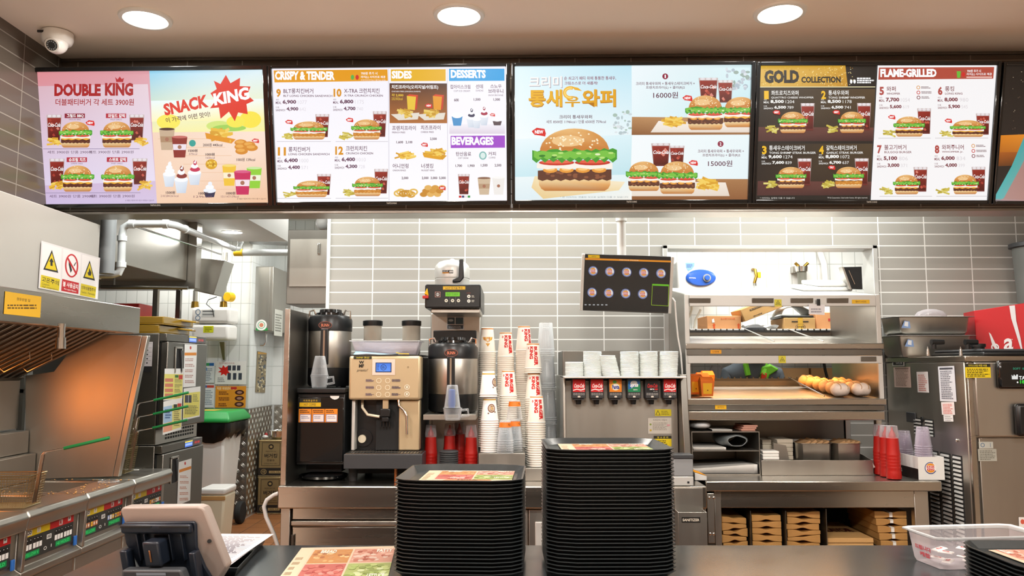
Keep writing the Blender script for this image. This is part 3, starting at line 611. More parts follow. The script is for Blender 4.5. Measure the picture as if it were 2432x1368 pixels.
item(p, '8', '와퍼주니어', 'WHOPPER Jr.', 2217, 346, '6,000', '834', '4,000', '399', '#b04a44', rd, gr, 'beef', 2256, 416, 62, 46, 2303, 2214, lw=52)
for (x, y) in ((2181, 209), (2308, 348)):
    for k, c in enumerate(('#d99a50', '#c83a34', '#7a2a34')): p.ring(x, y + 12 * k, 4.5, 4.5, 1.6, c, 14); p.lines(x + 7, y - 3 + 12 * k, x + 32, y + 3 + 12 * k, 2, '#7a5a60', k)
for y in (329, 466): p.rect(2084, y, 2208, y + 1, '#b9b2b5'); p.rect(2218, y, 2344, y + 1, '#b9b2b5')
p.build('display', t, SCREEN, local=True)

# ---- screen 5, only its left strip is in the frame
t, p = screen_thing([(2380.5, 147), (2960, 150), (2912, 490), (2351, 485)], [(2390, 157), (2950, 159), (2900, 482), (2356, 476)], 'dark menu screen cut off by the right edge of the picture')
p.bg('#1b1714', '#2a2320')
for k in range(70): p.ell(R0.uniform(2390, 2560), R0.uniform(165, 320), R0.uniform(.6, 1.6), R0.uniform(.6, 1.4), R0.choice(['#8a7a64', '#c8b89a', '#5a4a3a']), 6)
p.poly([(2374, 322), (2520, 316), (2520, 360), (2366, 362)], ['#d8801c', '#e8922a', '#c8741c', '#b4661a']); p.poly([(2366, 362), (2520, 360), (2520, 390), (2362, 395)], ['#a85a1c', '#8a4a1c', '#3a2414', '#6a3a18'])
p.poly([(2356, 470), (2400, 395), (2450, 285), (2560, 250), (2560, 478), (2356, 477)], ['#5ab4b4', '#4aa8a4', '#3a98a0', '#b07a60', '#b48070', '#a88a90'])
p.poly([(2380, 470), (2420, 400), (2470, 300), (2560, 330), (2560, 478), (2370, 477)], ['#b08a84', '#a88078', '#5a9a98', '#b48068', '#a87866', '#b4989a'])
p.build('display', t, SCREEN, local=True)
# ================================================================ setting
TX0 = W(994.8, 650, 4.8).x; TZ0 = zat(611.2, 4.8)
tiles('wall_tile_grey', '#aba8a1', '#efeee9', .2785, .0708, (0, 2), (TX0, TZ0), .0034, .28)
tiles('soffit_tile', '#5b534b', '#8a847b', .283, .0745, (0, 2), (W(399, 140, 3.95).x, 2.985), .0028, .22)
tiles('soffit_tile_side', '#5b534b', '#8a847b', .283, .0745, (1, 2), (3.6, 2.985), .0028, .22)
tiles('white_tile', '#e6e8e6', '#b9bcb9', .1, .2, (0, 2), (-2.5, .02), .003, .2, .02)
tiles('white_tile_side', '#dfe3e2', '#b9bcb9', .1, .2, (1, 2), (7.65, .02), .003, .2, .02)
tiles('floor_tile', '#9a6238', '#6e4a30', .2, .2, (0, 1), (0, 0), .005, .45, .12)
mat('dining_floor', '#e6d8c8', .35, 0, .06, 2)
mat('ceiling_paint', '#f0e2d4', .75, 0, .02, 3)
mat('kitchen_ceiling', '#d6d8d2', .75)
mat('orange_wall', '#d2702a', .6, 0, .1, 2)
mat('dining_wall', '#80705f', .7, 0, .05, 3)
struct(G().box(-4.3, 2.3, -.1, 3.65, 8.6, 0).build('floor', 'floor_tile'))
struct(G().box(-4.3, -2.6, -.1, 3.65, 2.299, 0).build('floor', 'dining_floor'))
struct(G().box(-4.3, -2.6, 2.99, 3.65, 4.02, 3.05).build('ceiling', 'ceiling_paint'))
struct(G().box(-4.3, 4.0, 2.96, -.9, 8.6, 3.02).build('ceiling', 'kitchen_ceiling'))
struct(G().box(-.9, 4.0, 2.75, 3.65, 6.5, 2.8).build('ceiling', 'kitchen_ceiling'))
sl = lambda x: 3.93 - .0205 * x
g = G(); g.prism([(-2.33, sl(-2.33), 2.197), (3.65, sl(3.65), 2.197), (3.65, sl(3.65), 2.99), (-2.33, sl(-2.33), 2.99)], (0, .13, 0)); struct(g.build('wall_front_soffit', 'soffit_tile'))
struct(G().box(-2.45, 1.2, 2.185, -2.31, 4.02, 2.99).build('wall_left_soffit', 'soffit_tile_side'))
g = G(); g.prism([(-2.31, sl(-2.31) - .006, 2.181), (3.65, sl(3.65) - .006, 2.181), (3.65, sl(3.65) + .15, 2.181), (-2.31, sl(-2.31) + .15, 2.181)], (0, 0, .0155)); struct(g.build('trim_1', 'steel', bevel=.003))
struct(G().box(-2.46, 1.2, 2.15, -2.30, 3.96, 2.1845).build('trim_2', 'steel', bevel=.003))
g = G(); g.prism([(-2.31, sl(-2.31) - .012, 2.975), (3.65, sl(3.65) - .012, 2.975), (3.65, sl(3.65), 2.975), (-2.31, sl(-2.31), 2.975)], (0, 0, .014)); struct(g.build('trim_3', 'steel_dark'))
# back wall with the pass-through opening
OX0, OX1, OZ0, OZ1 = xat(1634, 4.32, 1.6) - .022, W(2074, 583, 4.8).x, 1.16, zat(590, 4.8)
XL = W(783, 620, 4.8).x
g = G(); g.box(XL, 4.8, 0, OX0, 4.92, 2.8).box(OX1, 4.8, 0, 3.65, 4.92, 2.8).box(OX0, 4.8, OZ1, OX1, 4.92, 2.8).box(OX0, 4.8, 0, OX1, 4.92, OZ0)
wb = struct(g.build('wall_back', 'wall_tile_grey', local=True))
g = G(); g.box(OX0 - .018, 4.785, OZ0, OX0 + .012, 4.93, OZ1 + .018).box(OX1 - .012, 4.785, OZ0, OX1 + .018, 4.93, OZ1 + .018).box(OX0 - .018, 4.785, OZ1 - .004, OX1 + .018, 4.93, OZ1 + .018)
struct(g.build('trim_4', 'steel_white', bevel=.003))
struct(G().box(XL - .016, 4.785, 0, XL + .004, 4.93, 2.75).build('trim_5', 'white_paint', bevel=.003))
# kitchen shell
struct(G().box(-.95, 6.25, 0, 3.65, 6.35, 2.8).build('wall_kitchen_back', 'white_tile', local=True))
struct(G().box(-.95, 4.92, 0, -.9, 8.45, 3).build('wall_kitchen_side', 'white_tile_side', local=True))
struct(G().box(-4.3, 7.65, 0, -2.5, 8.5, 3).build('wall_kitchen_left', 'white_tile', local=True))
struct(G().box(-2.5, 8.4, 0, -.9, 8.5, 3).build('wall_kitchen_far', 'white_tile', local=True))
struct(G().box(-2.504, 7.64, 0, -2.496, 8.4, 3).build('wall_kitchen_return', 'white_tile_side', local=True))
struct(G().box(-4.35, 4.0, 0, -4.25, 8.5, 3).build('wall_kitchen_outer', 'white_tile_side', local=True))
struct(G().box(-2.95, 1.2, 0, -2.85, 4.05, 3).build('wall_left', 'white_tile_side', local=True))
struct(G().box(-4.3, 4.0, 0, -2.85, 4.06, 3).build('wall_left_return', 'steel_rough'))
struct(G().box(-3.65, -2.6, 0, -3.3, 1.2, 3).build('wall_dining_left', 'orange_wall'))
struct(G().box(-3.35, 1.15, 0, -2.85, 1.22, 3).build('wall_dining_nib', 'orange_wall'))
struct(G().box(-3.65, -2.65, 0, 3.65, -2.55, 3).build('wall_dining', 'dining_wall'))
struct(G().box(3.6, -2.6, 0, 3.7, 6.5, 3).build('wall_right', 'dining_wall'))
struct(G().box(-4.25, 4.95, 2.44, -1.84, 6.5, 2.96).build('beam', 'white_paint'))
# chequer plate wainscot on the column
def plate(o, u, v, w, h):
    g = G(); o, u, v = Vector(o), Vector(u), Vector(v); n = u.cross(v)
    g.prism([o, o + u * w, o + u * w + v * h, o + v * h], -n * .006)
    s = .05; k = 0
    for i in range(int(w / s) + 1):
        for j in range(int(h / s) + 1):
            c = o + u * (i + .5) * s + v * (j + .5) * s; a = PI / 4 if (i + j) % 2 else -PI / 4
            d = u * math.cos(a) + v * math.sin(a); e = n.cross(d)
            for q in (-.0105, 0, .0105):
                m = c + e * q; P = [m - d * .022, m - e * .0042, m + d * .022, m + e * .0042]
                if all(.001 < (x - o).dot(u) < w - .001 and (x - o).dot(v) < h - .001 for x in P):
                    g.add(P + [m + n * .004], [(0, 1, 4), (1, 2, 4), (2, 3, 4), (3, 0, 4)])
    return g
struct(plate((-3.1, 7.636, .02), (1, 0, 0), (0, 0, 1), .61, 1.0).build('trim_6', 'steel', sharp=10))
struct(plate((-2.489, 7.64, .02), (0, 1, 0), (0, 0, 1), .75, 1.0).build('trim_7', 'steel', sharp=10))
struct(plate((-2.47, 8.392, .02), (1, 0, 0), (0, 0, 1), 1.5, 1.0).build('trim_8', 'steel', sharp=10))

# ---------------------------------------------------------------- ceiling lights, camera dome
def downlight(px, py, z, r, lab, power, col=(1, .95, .87), flush=.012):
    c = onz(px, py, z); t = thing('ceiling_downlight', lab, 'ceiling light', c, 'round ceiling downlights')
    G().lathe(c, [(r * .8, -flush * .55), (r * .86, -flush), (r * 1.0, -flush * .8), (r * 1.03, -.001), (r * .8, -.001)], 40, cap=False).build('trim_ring', 'white_paint', t)
    G().lathe(c, [(r * .01, -flush * .6), (r * .8, -flush * .6)], 40, cap=False).build('diffuser', 'lamp_glow', t)
    l = lamp('downlight_lamp', (c.x, c.y, z - flush - .008), power, r * 1.5, None, col); return t
for (px, py, w) in ((346, 43, 'left'), (1090, 34, 'middle'), (1852, 29, 'right')):
    downlight(px, py, 2.988, .112, {'left': 'round white ceiling downlight nearest the security camera', 'middle': 'round white ceiling downlight, middle of the three over the counter', 'right': 'round white ceiling downlight farthest from the security camera'}[w], 15)
downlight(553, 551, 2.438, .085, 'small flush downlight in the white bulkhead over the kitchen', 14, (1, 1, .97), .006)
c = onz(137, 78, 2.987)
t = thing('security_camera', 'white dome security camera under the ceiling in the left corner', 'camera', c)
G().lathe(c, [(.068, -.001), (.07, -.03), (.062, -.05), (.05, -.058)], 28).build('mount', 'white_plastic', t)
hc = c + Vector((.004, -.012, -.058))
G().ell(hc, .05, .05, .048, 24, 14).build('ball', 'white_plastic', t)
dr = Vector((.08, -.86, -.5)).normalized()
e = G().cyl(hc + dr * .036, hc + dr * .05, .033, .031, 24).build('lens_ring', 'white_plastic', t)
G().cyl(hc + dr * .045, hc + dr * .052, .026, .024, 24).build('lens', 'black_gloss', t)
g = G(); uu = dr.orthogonal().normalized(); ww = dr.cross(uu)
for k in range(12): a = 2 * PI * k / 12; q = hc + dr * .051 + (uu * math.cos(a) + ww * math.sin(a)) * .018; g.cyl(q, q + dr * .002, .0032, .003, 8)
g.build('infrared_ring', 'grey_plastic', t)
g = G().box(c.x - .06, c.y - .062, c.z - .022, c.x - .03, c.y - .055, c.z - .012); g.build('badge', 'black_plastic', t)

# ================================================================ left side: hood, fryers, ovens
t = thing('exhaust_hood', 'large stainless exhaust hood with warning signs above the fryers', 'hood', (-2.3, 3.0, 1.58))
G().prism([(-1.84, 1.9, 1.58), (-1.84, 1.9, 1.708), (-1.87, 1.9, 1.712), (-2.06, 1.9, 1.712), (-2.06, 1.9, 1.69), (-1.87, 1.9, 1.69), (-1.87, 1.9, 1.58)], (0, 2.055, 0)).build('canopy_lip', 'steel_h', t, .004)
g = G().box(-2.84, 1.9, 1.69, -2.06, 3.955, 2.125).box(-2.84, 3.925, 1.58, -1.872, 3.955, 1.69); g.build('upper_panel', 'steel_white', t, .004)
fa, fb = Vector((-1.92, 0, 1.595)), Vector((-2.40, 0, 1.35)); d = (fb - fa); nn = Vector((-d.z, 0, d.x)).normalized()
if nn.z < 0: nn = -nn
g = G()
g.prism([fa + nn * .05 + Vector((0, 1.9, 0)), fb + nn * .05 + Vector((0, 1.9, 0)), fb + nn * .06 + Vector((0, 1.9, 0)), fa + nn * .06 + Vector((0, 1.9, 0))], (0, 2.02, 0)); g.build('filter_backing', 'black_matte', t)
g = G()
for k in range(33):
    y = 1.93 + k * .06; q = Vector((0, y, 0))
    g.prism([fa + q, fa + q + nn * .03, fb + q + nn * .03, fb + q], (0, .022, 0))
for f in (0, 1):
    q = fa if f == 0 else fb
    g.prism([q + Vector((0, 1.9, 0)), q + nn * .035 + Vector((0, 1.9, 0)), q + nn * .035 + d.normalized() * (.03 - .06 * f) + Vector((0, 1.9, 0)), q + d.normalized() * (.03 - .06 * f) + Vector((0, 1.9, 0))], (0, 2.02, 0))
g.build('baffle_filter', 'steel_dark', t, .002)
for y in (2.78, 3.55, 3.72):
    q = fa.lerp(fb, .45) + Vector((0, y, 0)) - nn * .002
    G().tube([q, q - nn * .03 + d * .02, q - nn * .03 + d * .25, q + d * .27], .003, 6).build('filter_handle', 'chrome', t)
g = G().box(-2.44, 1.9, 1.12, -2.40, 3.93, 1.36); g.build('lower_panel', 'steel', t)
pp = [W(*q, 3.95) for q in ((196, 792), (337, 797), (267, 1132), (60, 1140), (60, 892), (128, 882))]
pp = [Vector((q.x, q.y, max(q.z, .8745))) for q in pp]
g = G().prism(pp, (0, .02, 0)); g.build('splash_panel', 'steel_rough', t, .002)
a, b = W(337, 797, 3.945), W(267, 1132, 3.945); b.z = max(b.z, .8745)
g = G().prism([a, a + Vector((.03, 0, 0)), b + Vector((.03, 0, 0)), b], (0, .03, 0)); g.build('splash_edge', 'steel', t, .003)
a = W(146, 780, 3.2)
G().cyl((a.x, 3.2, 1.59), (a.x, 3.2, 1.53), .014, .014, 16).cyl((a.x, 3.2, 1.535), (a.x, 3.2, 1.49), .018, .02, 16).build('drip_cup', 'chrome', t)
p = Print(('x', -2.06), [(97, 573), (237, 612), (229, 712), (88, 683)], .004)
p.bg('#ecebee')
p.poly([(100, 578), (144, 590), (139, 691), (92, 681)], '#f7f6f8'); p.poly([(148, 591), (190, 602), (185, 701), (142, 692)], '#f7f6f8'); p.poly([(193, 604), (233, 614), (226, 710), (187, 703)], '#f7f6f8')
p.poly([(121, 594), (135, 648), (100, 640)], '#222222'); p.poly([(121, 601), (131.5, 643), (104.5, 637)], '#e8d21c'); p.poly([(120, 613), (125, 623), (122, 623), (122, 632), (117, 631), (117, 622), (114, 621)], '#222222')
p.poly([(95, 652), (139, 663), (136, 690), (92, 681)], '#e3cf22'); p.text('고온주의', 97, 656, 135, 673, '#1c1c1c', .01, quad=[(97, 656), (136, 667), (135, 678), (96, 667)]); p.text('Caution:', 0, 0, 0, 0, '#1c1c1c', quad=[(97, 670), (115, 674), (114, 679), (96, 675)]); p.text('High temperature', 0, 0, 0, 0, '#1c1c1c', quad=[(97, 677), (133, 685), (132, 690), (96, 682)])
p.ring(167, 631, 16, 28, 3.65, '#c8202a', 30); p.poly([(160, 617), (165, 630), (168, 642), (164, 648), (162, 638), (160, 628)], '#222222'); p.poly([(172, 630), (177, 622), (178, 624), (173, 633)], '#222222'); p.poly([(155, 612), (158, 609), (180, 650), (177, 653)], '#c8202a')
p.poly([(144, 662), (184, 672), (182, 698), (141, 690)], '#c8202a'); p.text('불 사용금지', 0, 0, 0, 0, '#ffffff', .02, quad=[(146, 667), (182, 676), (181, 688), (145, 679)]); p.text('No open flames', 0, 0, 0, 0, '#ffffff', .01, quad=[(148, 683), (177, 690), (177, 695), (148, 688)])
p.poly([(211, 618), (223, 667), (194, 660)], '#222222'); p.poly([(211, 624), (219.5, 662), (198, 657)], '#e8d21c'); p.poly([(210, 636), (215, 648), (213, 655), (207, 654), (205, 647), (208, 646)], '#222222')
p.poly([(189, 673), (226, 682), (223, 709), (186, 701)], '#e3cf22'); p.text('인화성물질주의', 0, 0, 0, 0, '#1c1c1c', .01, quad=[(190, 678), (224, 686), (223, 694), (189, 686)]); p.text('Caution - Flammable', 0, 0, 0, 0, '#1c1c1c', quad=[(189, 690), (222, 698), (222, 703), (189, 695)])
label(p.build('warning_sign', t), 'row of three white safety signs on the hood')
p = Print(('x', -1.84), [(11, 691), (97, 705), (95, 754), (8, 746)], .0015); p.bg('#e2b32a', '#eebc2c')
p.text('점등방법 및', 0, 0, 0, 0, '#4a3510', .01, quad=[(40, 706), (72, 711), (71, 718), (39, 713)]); p.lines(17, 722, 92, 735, 2, '#5a4215', 4, .5); p.build('yellow_note', t)

def fryer_profile(y0, dy):
    g = G()
    g.prism([(-1.885, y0, .08), (-1.885, y0, .605), (-1.85, y0, .618), (-1.85, y0, .642), (-1.875, y0, .655), (-1.872, y0, .80), (-2.3, y0, .80), (-2.3, y0, .08)], (0, dy, 0))
    g.box(-2.84, y0, .08, -2.3, y0 + dy, .87)
    return g
LAB = ['stainless deep fryer cut off by the left edge of the picture', 'stainless deep fryer with a wire basket resting in its tank', 'stainless deep fryer with blank white keys and a green display', 'stainless deep fryer with coloured keys under the splash panel', 'stainless deep fryer at the far end beside the ovens']
for k in range(5):
    y0 = 2.245 + .43 * k; dy = .426
    t = thing('deep_fryer', LAB[k], 'fryer', (-2.2, y0 + dy / 2, 0), 'deep fryers in a row')
    fryer_profile(y0, dy).build('cabinet', 'steel_rough', t, .003)
    g = G().prism([(-1.835, y0, .825), (-1.826, y0, .85), (-1.84, y0, .872), (-1.99, y0, .872), (-1.99, y0, .80), (-1.835, y0, .80)], (0, dy, 0))
    g.box(-2.3, y0, .80, -1.99, y0 + .045, .872).box(-2.3, y0 + dy - .045, .80, -1.99, y0 + dy, .872); g.build('rim', 'steel', t, .006)
    if k < 4:
        G().box(-2.29, y0 + .046, .801, -1.992, y0 + dy - .046, .822).build('oil', 'oil', t)
        ye = min(y0 + dy, 3.945); G().box(-2.45, y0, .872, -2.31, ye, 1.0).box(-2.45, y0, 1.002, -2.35, ye, 1.11).build('flue_panel', 'steel', t, .004)
    else: G().box(-2.29, y0 + .046, .801, -1.992, y0 + dy - .046, .862).build('cover', 'steel', t)
    G().box(-1.89, y0 + .01, .12, -1.883, y0 + dy - .01, .60).build('door', 'steel_rough', t, .002)
    G().prism([(-1.868, y0, .655), (-1.868, y0, .80), (-1.842, y0, .80), (-1.85, y0, .645)], (0, .018, 0)).build('divider', 'steel', t, .002)
    G().box(-1.87, y0 + .39, .66, -1.862, y0 + .41, .70).build('lock_tab', 'blue_tab', t, .002)
    # control panel, drawn in a 200 x 120 frame
    ya, yb, za, zb = y0 + .024, y0 + .385, .676, .797
    p = Print([(-1.8705, ya, zb), (-1.8705, yb, zb), (-1.8705, yb, za), (-1.8705, ya, za)], (0, 0, 200, 120), .0016)
    p.bg('#2e302f'); p.rect(0, 4, 103, 34, '#ecd016'); p.rect(103, 4, 200, 34, '#d41e22')
    p.rect(2, 9, 36, 30, '#f4f2ea'); p.text('PITCO', 4, 12, 34, 26, '#151515', .03); p.rect(54, 9, 68, 29, '#f2efe4'); p.text('Y', 57, 12, 65, 26, '#b89b20', .02)
    p.rect(140, 9, 154, 30, '#f6eeee'); p.text('R', 142, 12, 152, 27, '#b01a1a', .03); p.rect(176, 8, 188, 26, '#f2f0f0'); p.ell(182, 14, 4, 4, '#777777')
    for side in (4, 124):
        for i in range(6):
            x = side + i * 11.6 + (3 if i > 2 else 0); p.rect(x, 42, x + 9.5, 62, '#0d0e0e'); p.ell(x + 5, 48, 1.6, 2, '#d8d8d8', 6)
            p.rect(x, 64, x + 9.5, 84, ['#1a1b1b', '#f4f3f0', '#f4f3f0', R0.choice(['#e9b93a', '#e8e4da', '#d88a5a', '#8aa4d8']), R0.choice(['#e9b93a', '#e8e4da', '#e6a06a', '#f2efe6'])][k])
            if k > 2: p.ell(x + 4.7, 74, 3, 6, R0.choice(['#c83a2a', '#e9e4da', '#3a64b8', '#d88a2a']), 8)
    p.rect(92, 50, 110, 68, '#f0f0ec'); p.rect(95, 53, 107, 65, '#2e302f'); p.text('D', 97, 54, 105, 64, '#f0f0ec', .02)
    p.ring(88, 100, 6, 7, 2, '#f0f0ec', 14); p.rect(110, 92, 112.5, 104, '#f0f0ec')
    p.rect(10, 92, 66, 113, '#0c8a4a'); p.text(['YELLOW', 'YELLOW', 'YELLOW 4', 'YELLOW', 'YELLOW'][k], 14, 96, 62, 109, '#35e87a', .01)
    p.rect(128, 90, 190, 111, '#0c8a4a'); p.text(['MASHED', 'HI HOLD', 'HI HOLD', 'MASHED', 'HOLD'][k], 133, 94, 185, 107, '#35e87a', .01)
    p.build('control_panel', t)
    if k in (1, 2, 3):
        zc = .45; ya = y0 + .02
        p = Print([(-1.89, ya, .592), (-1.89, ya + .2, .592), (-1.89, ya + .2, .51), (-1.89, ya, .51)], (0, 0, 100, 50), .0015)
        p.poly([(2, 12), (30, 10), (36, 2), (56, 2), (60, 8), (98, 8), (98, 26), (2, 32)], '#dcdde6'); p.text('SUPREME', 6, 12, 95, 27, '#5452a4', .02); p.rect(12, 33, 82, 46, '#2b2114'); p.text('TRIED & TRUE', 16, 36, 78, 43, '#d8b53a', .02)
        p.build('maker_plate', t)
# crumbs and a lid left on the fryer top
g = G(); R1 = random.Random(5)
for k in range(90):
    x = R1.uniform(-2.28, -1.84) if k % 2 else R1.uniform(-1.98, -1.84); y = R1.choice([R1.uniform(3.50, 3.57), R1.uniform(3.925, 3.94)]) if k % 2 else R1.uniform(3.5, 3.94)
    r = R1.uniform(.0015, .005); g.ell((x, y, .873 + r * .6), r, r, r * .7, 6, 4)
tag(g.build('crumbs', 'kraft_light'), 'pale batter crumbs scattered on the fryer rim', 'crumbs', kind='stuff')
c = onz(162, 1127, .875); g = G().lathe((-1.91, 3.86, .873), [(.045, 0), (.048, .004), (.045, .008), (.040, .008), (.040, .002)], 28, cap=False)
tag(g.build('jar_ring', 'clear_plastic'), 'clear plastic ring lying among crumbs on the fryer rim', 'ring')

def basket(lab, loc, rz=0., first=[None]):
    if first[0] is None:
        t = thing('fry_basket', lab, 'fryer basket', (0, 0, 0), 'wire fry baskets'); g = G()
        L, wd, h = .30, .145, .12       # long axis along x, handle at +x end
        def ring(z, f, r):
            a, b = L / 2 * f, wd / 2 * f; g.tube([(-a, -b, z), (a, -b, z), (a, b, z), (-a, b, z), (-a, -b, z)], r, 5)
        for z, f, r in ((h, 1, .003), (h * .93, .99, .0016), (0, .9, .0025)): ring(z, f, r)
        for k in range(1, 12): z = h * k / 12; ring(z, .9 + .1 * k / 12, .0009)
        for k in range(31): x = -L / 2 + L * k / 30; g.tube([(x, -wd / 2, h), (x * .9, -wd / 2 * .9, 0), (x * .9, wd / 2 * .9, 0), (x, wd / 2, h)], .0009, 4)
        for k in range(15): y = -wd / 2 + wd * k / 14; g.tube([(-L / 2, y, h), (-L / 2 * .9, y * .9, 0), (L / 2 * .9, y * .9, 0), (L / 2, y, h)], .0009, 4)
        g.build('wire_body', 'wire', t, local=True)
        g = G()
        for y in (-.014, -.005, .005, .014): g.tube([(L / 2 * .9 + .004, y, .01), (L / 2 + .012, y, h + .075), (L / 2 + .022, y * .8, h + .085), (L / 2 + .10, y * .2, h + .10)], .0026, 6)
        g.build('handle_frame', 'chrome', t, local=True)
        h_ = G().tube([(L / 2 + .09, 0, h + .098), (L / 2 + .26, 0, h + .138)], .0065, 10).build('grip', 'green_rubber', t, local=True); label(h_, 'green rubber grip')
        first[0] = t
    else: t = dup(first[0], label=lab)
    t.location = loc; t.rotation_euler = (0, 0, rz); return t
basket('wire fry basket with green grip resting in the left fryer tank', (-2.02, 3.2, .877), .12)
basket('wire fry basket beyond the splash panel, lowest of three', (-2.075, 4.11, .888), .12)
basket('wire fry basket beyond the splash panel, middle of three', (-2.075, 4.11, .958), .12)
basket('wire fry basket beyond the splash panel, topmost of three', (-2.075, 4.11, 1.028), .12)

# ovens
def oven(z0, z1, lab, upper):
    y0, y1 = 4.395, 4.965
    t = thing('holding_oven', lab, 'oven', (-2.25, 4.64, z0), 'stacked holding ovens')
    G().box(-2.62, y0, z0, -1.935, y1, z1).build('body', 'steel_dark', t, .004)
    G().box(-1.934, y0 + .012, z0 + .09, -1.926, y1 - .012, z1 - .05).build('gasket', 'rubber', t)
    G().box(-1.925, y0 + .004, z0 + .085, -1.885, y1 - .004, z1 - .045).build('door', 'steel_dark', t, .006)
    G().box(-1.934, y0, z1 - .042, -1.895, y1, z1).build('control_strip', 'steel_dark', t, .003)
    g = G()
    for i in range(12):
        for j in range(3): g.box(-1.934, y0 + .12 + i * .034, z0 + .02 + j * .02, -1.9325, y0 + .145 + i * .034, z0 + .032 + j * .02)
    g.build('vent_slots', 'black_matte', t)
    G().box(-1.934, y0, z0, -1.933, y1, z0 + .08).build('vent_panel', 'steel', t)
    g = G(); yy = y0 + .09
    g.box(-1.884, yy, z1 - .215, -1.878, yy + .012, z1 - .07).box(-1.884, yy + .09, z1 - .215, -1.878, yy + .102, z1 - .07).box(-1.884, yy, z1 - .082, -1.878, yy + .1, z1 - .07)
    g.build('handle_frame', 'steel', t, .002); G().box(-1.885, yy + .012, z1 - .215, -1.8835, yy + .09, z1 - .082).build('handle_recess', 'black_matte', t)
    G().prism([(-1.8832, yy + .06, z1 - .09), (-1.8832, yy + .088, z1 - .09), (-1.8832, yy + .088, z1 - .21)], (.008, 0, 0)).build('handle', 'charcoal', t, .001)
    p = Print([(-1.895, y0 + .30, z1 - .003), (-1.895, y1 - .02, z1 - .003), (-1.895, y1 - .02, z1 - .04), (-1.895, y0 + .30, z1 - .04)], (0, 0, 100, 20))
    p.bg('#3a3434'); p.rect(2, 1, 46, 5, '#e9d44a'); p.rect(2, 5, 46, 19, '#3a6ad0'); p.rect(4, 8, 44, 15, '#9ab8f0'); p.rect(54, 6, 92, 15, '#5a2424'); p.text('08 08', 58, 7, 88, 14, '#c82a2a', .02); p.build('controls', t, LCD)
    return t
t = oven(.36, .99, 'lower steel holding oven with one white notice on its door', False)
G().box(-2.6, 4.415, 0, -1.95, 4.945, .358).build('base', 'steel_dark', t)
p = Print(('x', -1.885), [(422.6, 1098.6), (454, 1088), (451, 1188.7), (420.7, 1200)], .002); p.bg('#f1efec'); p.poly([(424, 1117), (453, 1107), (453, 1114), (424, 1124)], '#e08a2a'); p.ell(438, 1101, 2, 4, '#c8302a')
for k in range(5): p.lines(426, 1130 + 13 * k, 448, 1137 + 13 * k, 2, '#c98a72', k)
p.build('notice', t)
t = oven(.995, 1.60, 'upper steel holding oven with yellow and white notices on its door', True)
p = Print(('x', -1.885), [(436.7, 817), (466, 819), (465, 917), (435, 920)], .002); p.bg('#f1efec'); p.rect(437, 837, 465, 844, '#e08a2a'); p.ell(451, 826, 2, 4, '#c8302a')
for k in range(5): p.lines(439, 850 + 13 * k, 462, 858 + 13 * k, 2, '#b98a82', k + 9)
p.build('notice', t)
p = Print(('x', -1.885), [(390, 876), (434, 875), (434, 947), (387.6, 951)], .0016); p.bg('#f0eeea'); p.rect(389, 888, 433, 948, '#e6dc74')
for k in range(4): p.rect(391, 898 + 12 * k, 410, 906 + 12 * k, '#d07a62'); p.lines(414, 898 + 12 * k, 432, 908 + 12 * k, 3, '#8a8450', k)
p.rect(414, 890, 422, 896, '#2c6a2c'); p.rect(423, 890, 432, 900, '#c8302a'); p.build('notice', t)
p = Print(('x', -1.885), [(388, 953), (432, 945), (430, 1019.5), (384.5, 1034)], .002); p.bg('#f0eeea'); p.poly([(388, 966), (430, 958), (429, 1014), (386, 1028)], '#e8de84'); p.poly([(388, 966), (409, 962), (408, 1000), (387, 1006)], '#a9c8e6'); p.poly([(387, 1007), (408, 1001), (408, 1022), (386, 1028)], '#e8a080'); p.lines(412, 966, 428, 1012, 10, '#8a8450', 3); p.rect(412, 960, 420, 968, '#1c2c1c'); p.rect(421, 958, 430, 966, '#c8302a'); p.lines(391, 970, 406, 994, 4, '#4a6a9a', 8); p.build('notice', t)
p = Print(('x', -1.885), [(435, 922.6), (475, 917.6), (474, 989), (433, 998.6)], .0024); p.bg('#f0eeea'); p.poly([(436, 934), (474, 930), (473, 986), (434, 994)], '#e6dc6a'); p.rect(438, 938, 454, 956, '#3a3a44'); p.rect(446, 938, 447, 956, '#c8c8d0'); p.lines(457, 936, 471, 954, 5, '#8a8450', 6); p.lines(438, 962, 470, 984, 6, '#8a8450', 7); p.build('notice', t)
p = Print(('y', 4.395), (322, 812, 362, 884), .002); p.bg('#e7e4e8')
for k in range(5): p.rect(324, 816 + 10 * k, 360, 816.6 + 10 * k, '#8a8890'); p.ell(350, 822 + 10 * k, 2, 2, '#444444', 6); p.ell(332, 822 + 10 * k, 3, 3, '#a8a6b0', 6)
p.rect(322, 870, 362, 884, '#2a2a2c'); p.build('side_notice', t)
for k, (dx, lab) in enumerate(((0, 'amber plastic food tray on the oven, under another one'), (.02, 'amber plastic food tray on top of another amber tray'))):
    z = 1.602 + .048 * k; t = thing('amber_tray', lab, 'tray', (-2.05, 4.62, z), 'amber trays on the oven')
    g = G(); x0, x1, y0, y1 = -2.5 + dx, -1.95 + dx, 4.42, 4.84
    g.box(x0, y0, z, x1, y1, z + .006).box(x0, y0, z + .0062, x1, y0 + .008, z + .045).box(x0, y1 - .008, z + .0062, x1, y1, z + .045).box(x0, y0 + .008, z + .0062, x0 + .008, y1 - .008, z + .045).box(x1 - .008, y0 + .008, z + .0062, x1, y1 - .008, z + .045); g.build('tub', 'amber', t, .003)
    G().prism([(x1, 4.66, z + .03), (x1 + .07, 4.70, z + .022), (x1 + .07, 4.76, z + .022), (x1, 4.80, z + .03)], (0, 0, .012)).build('handle', 'amber', t, .003)

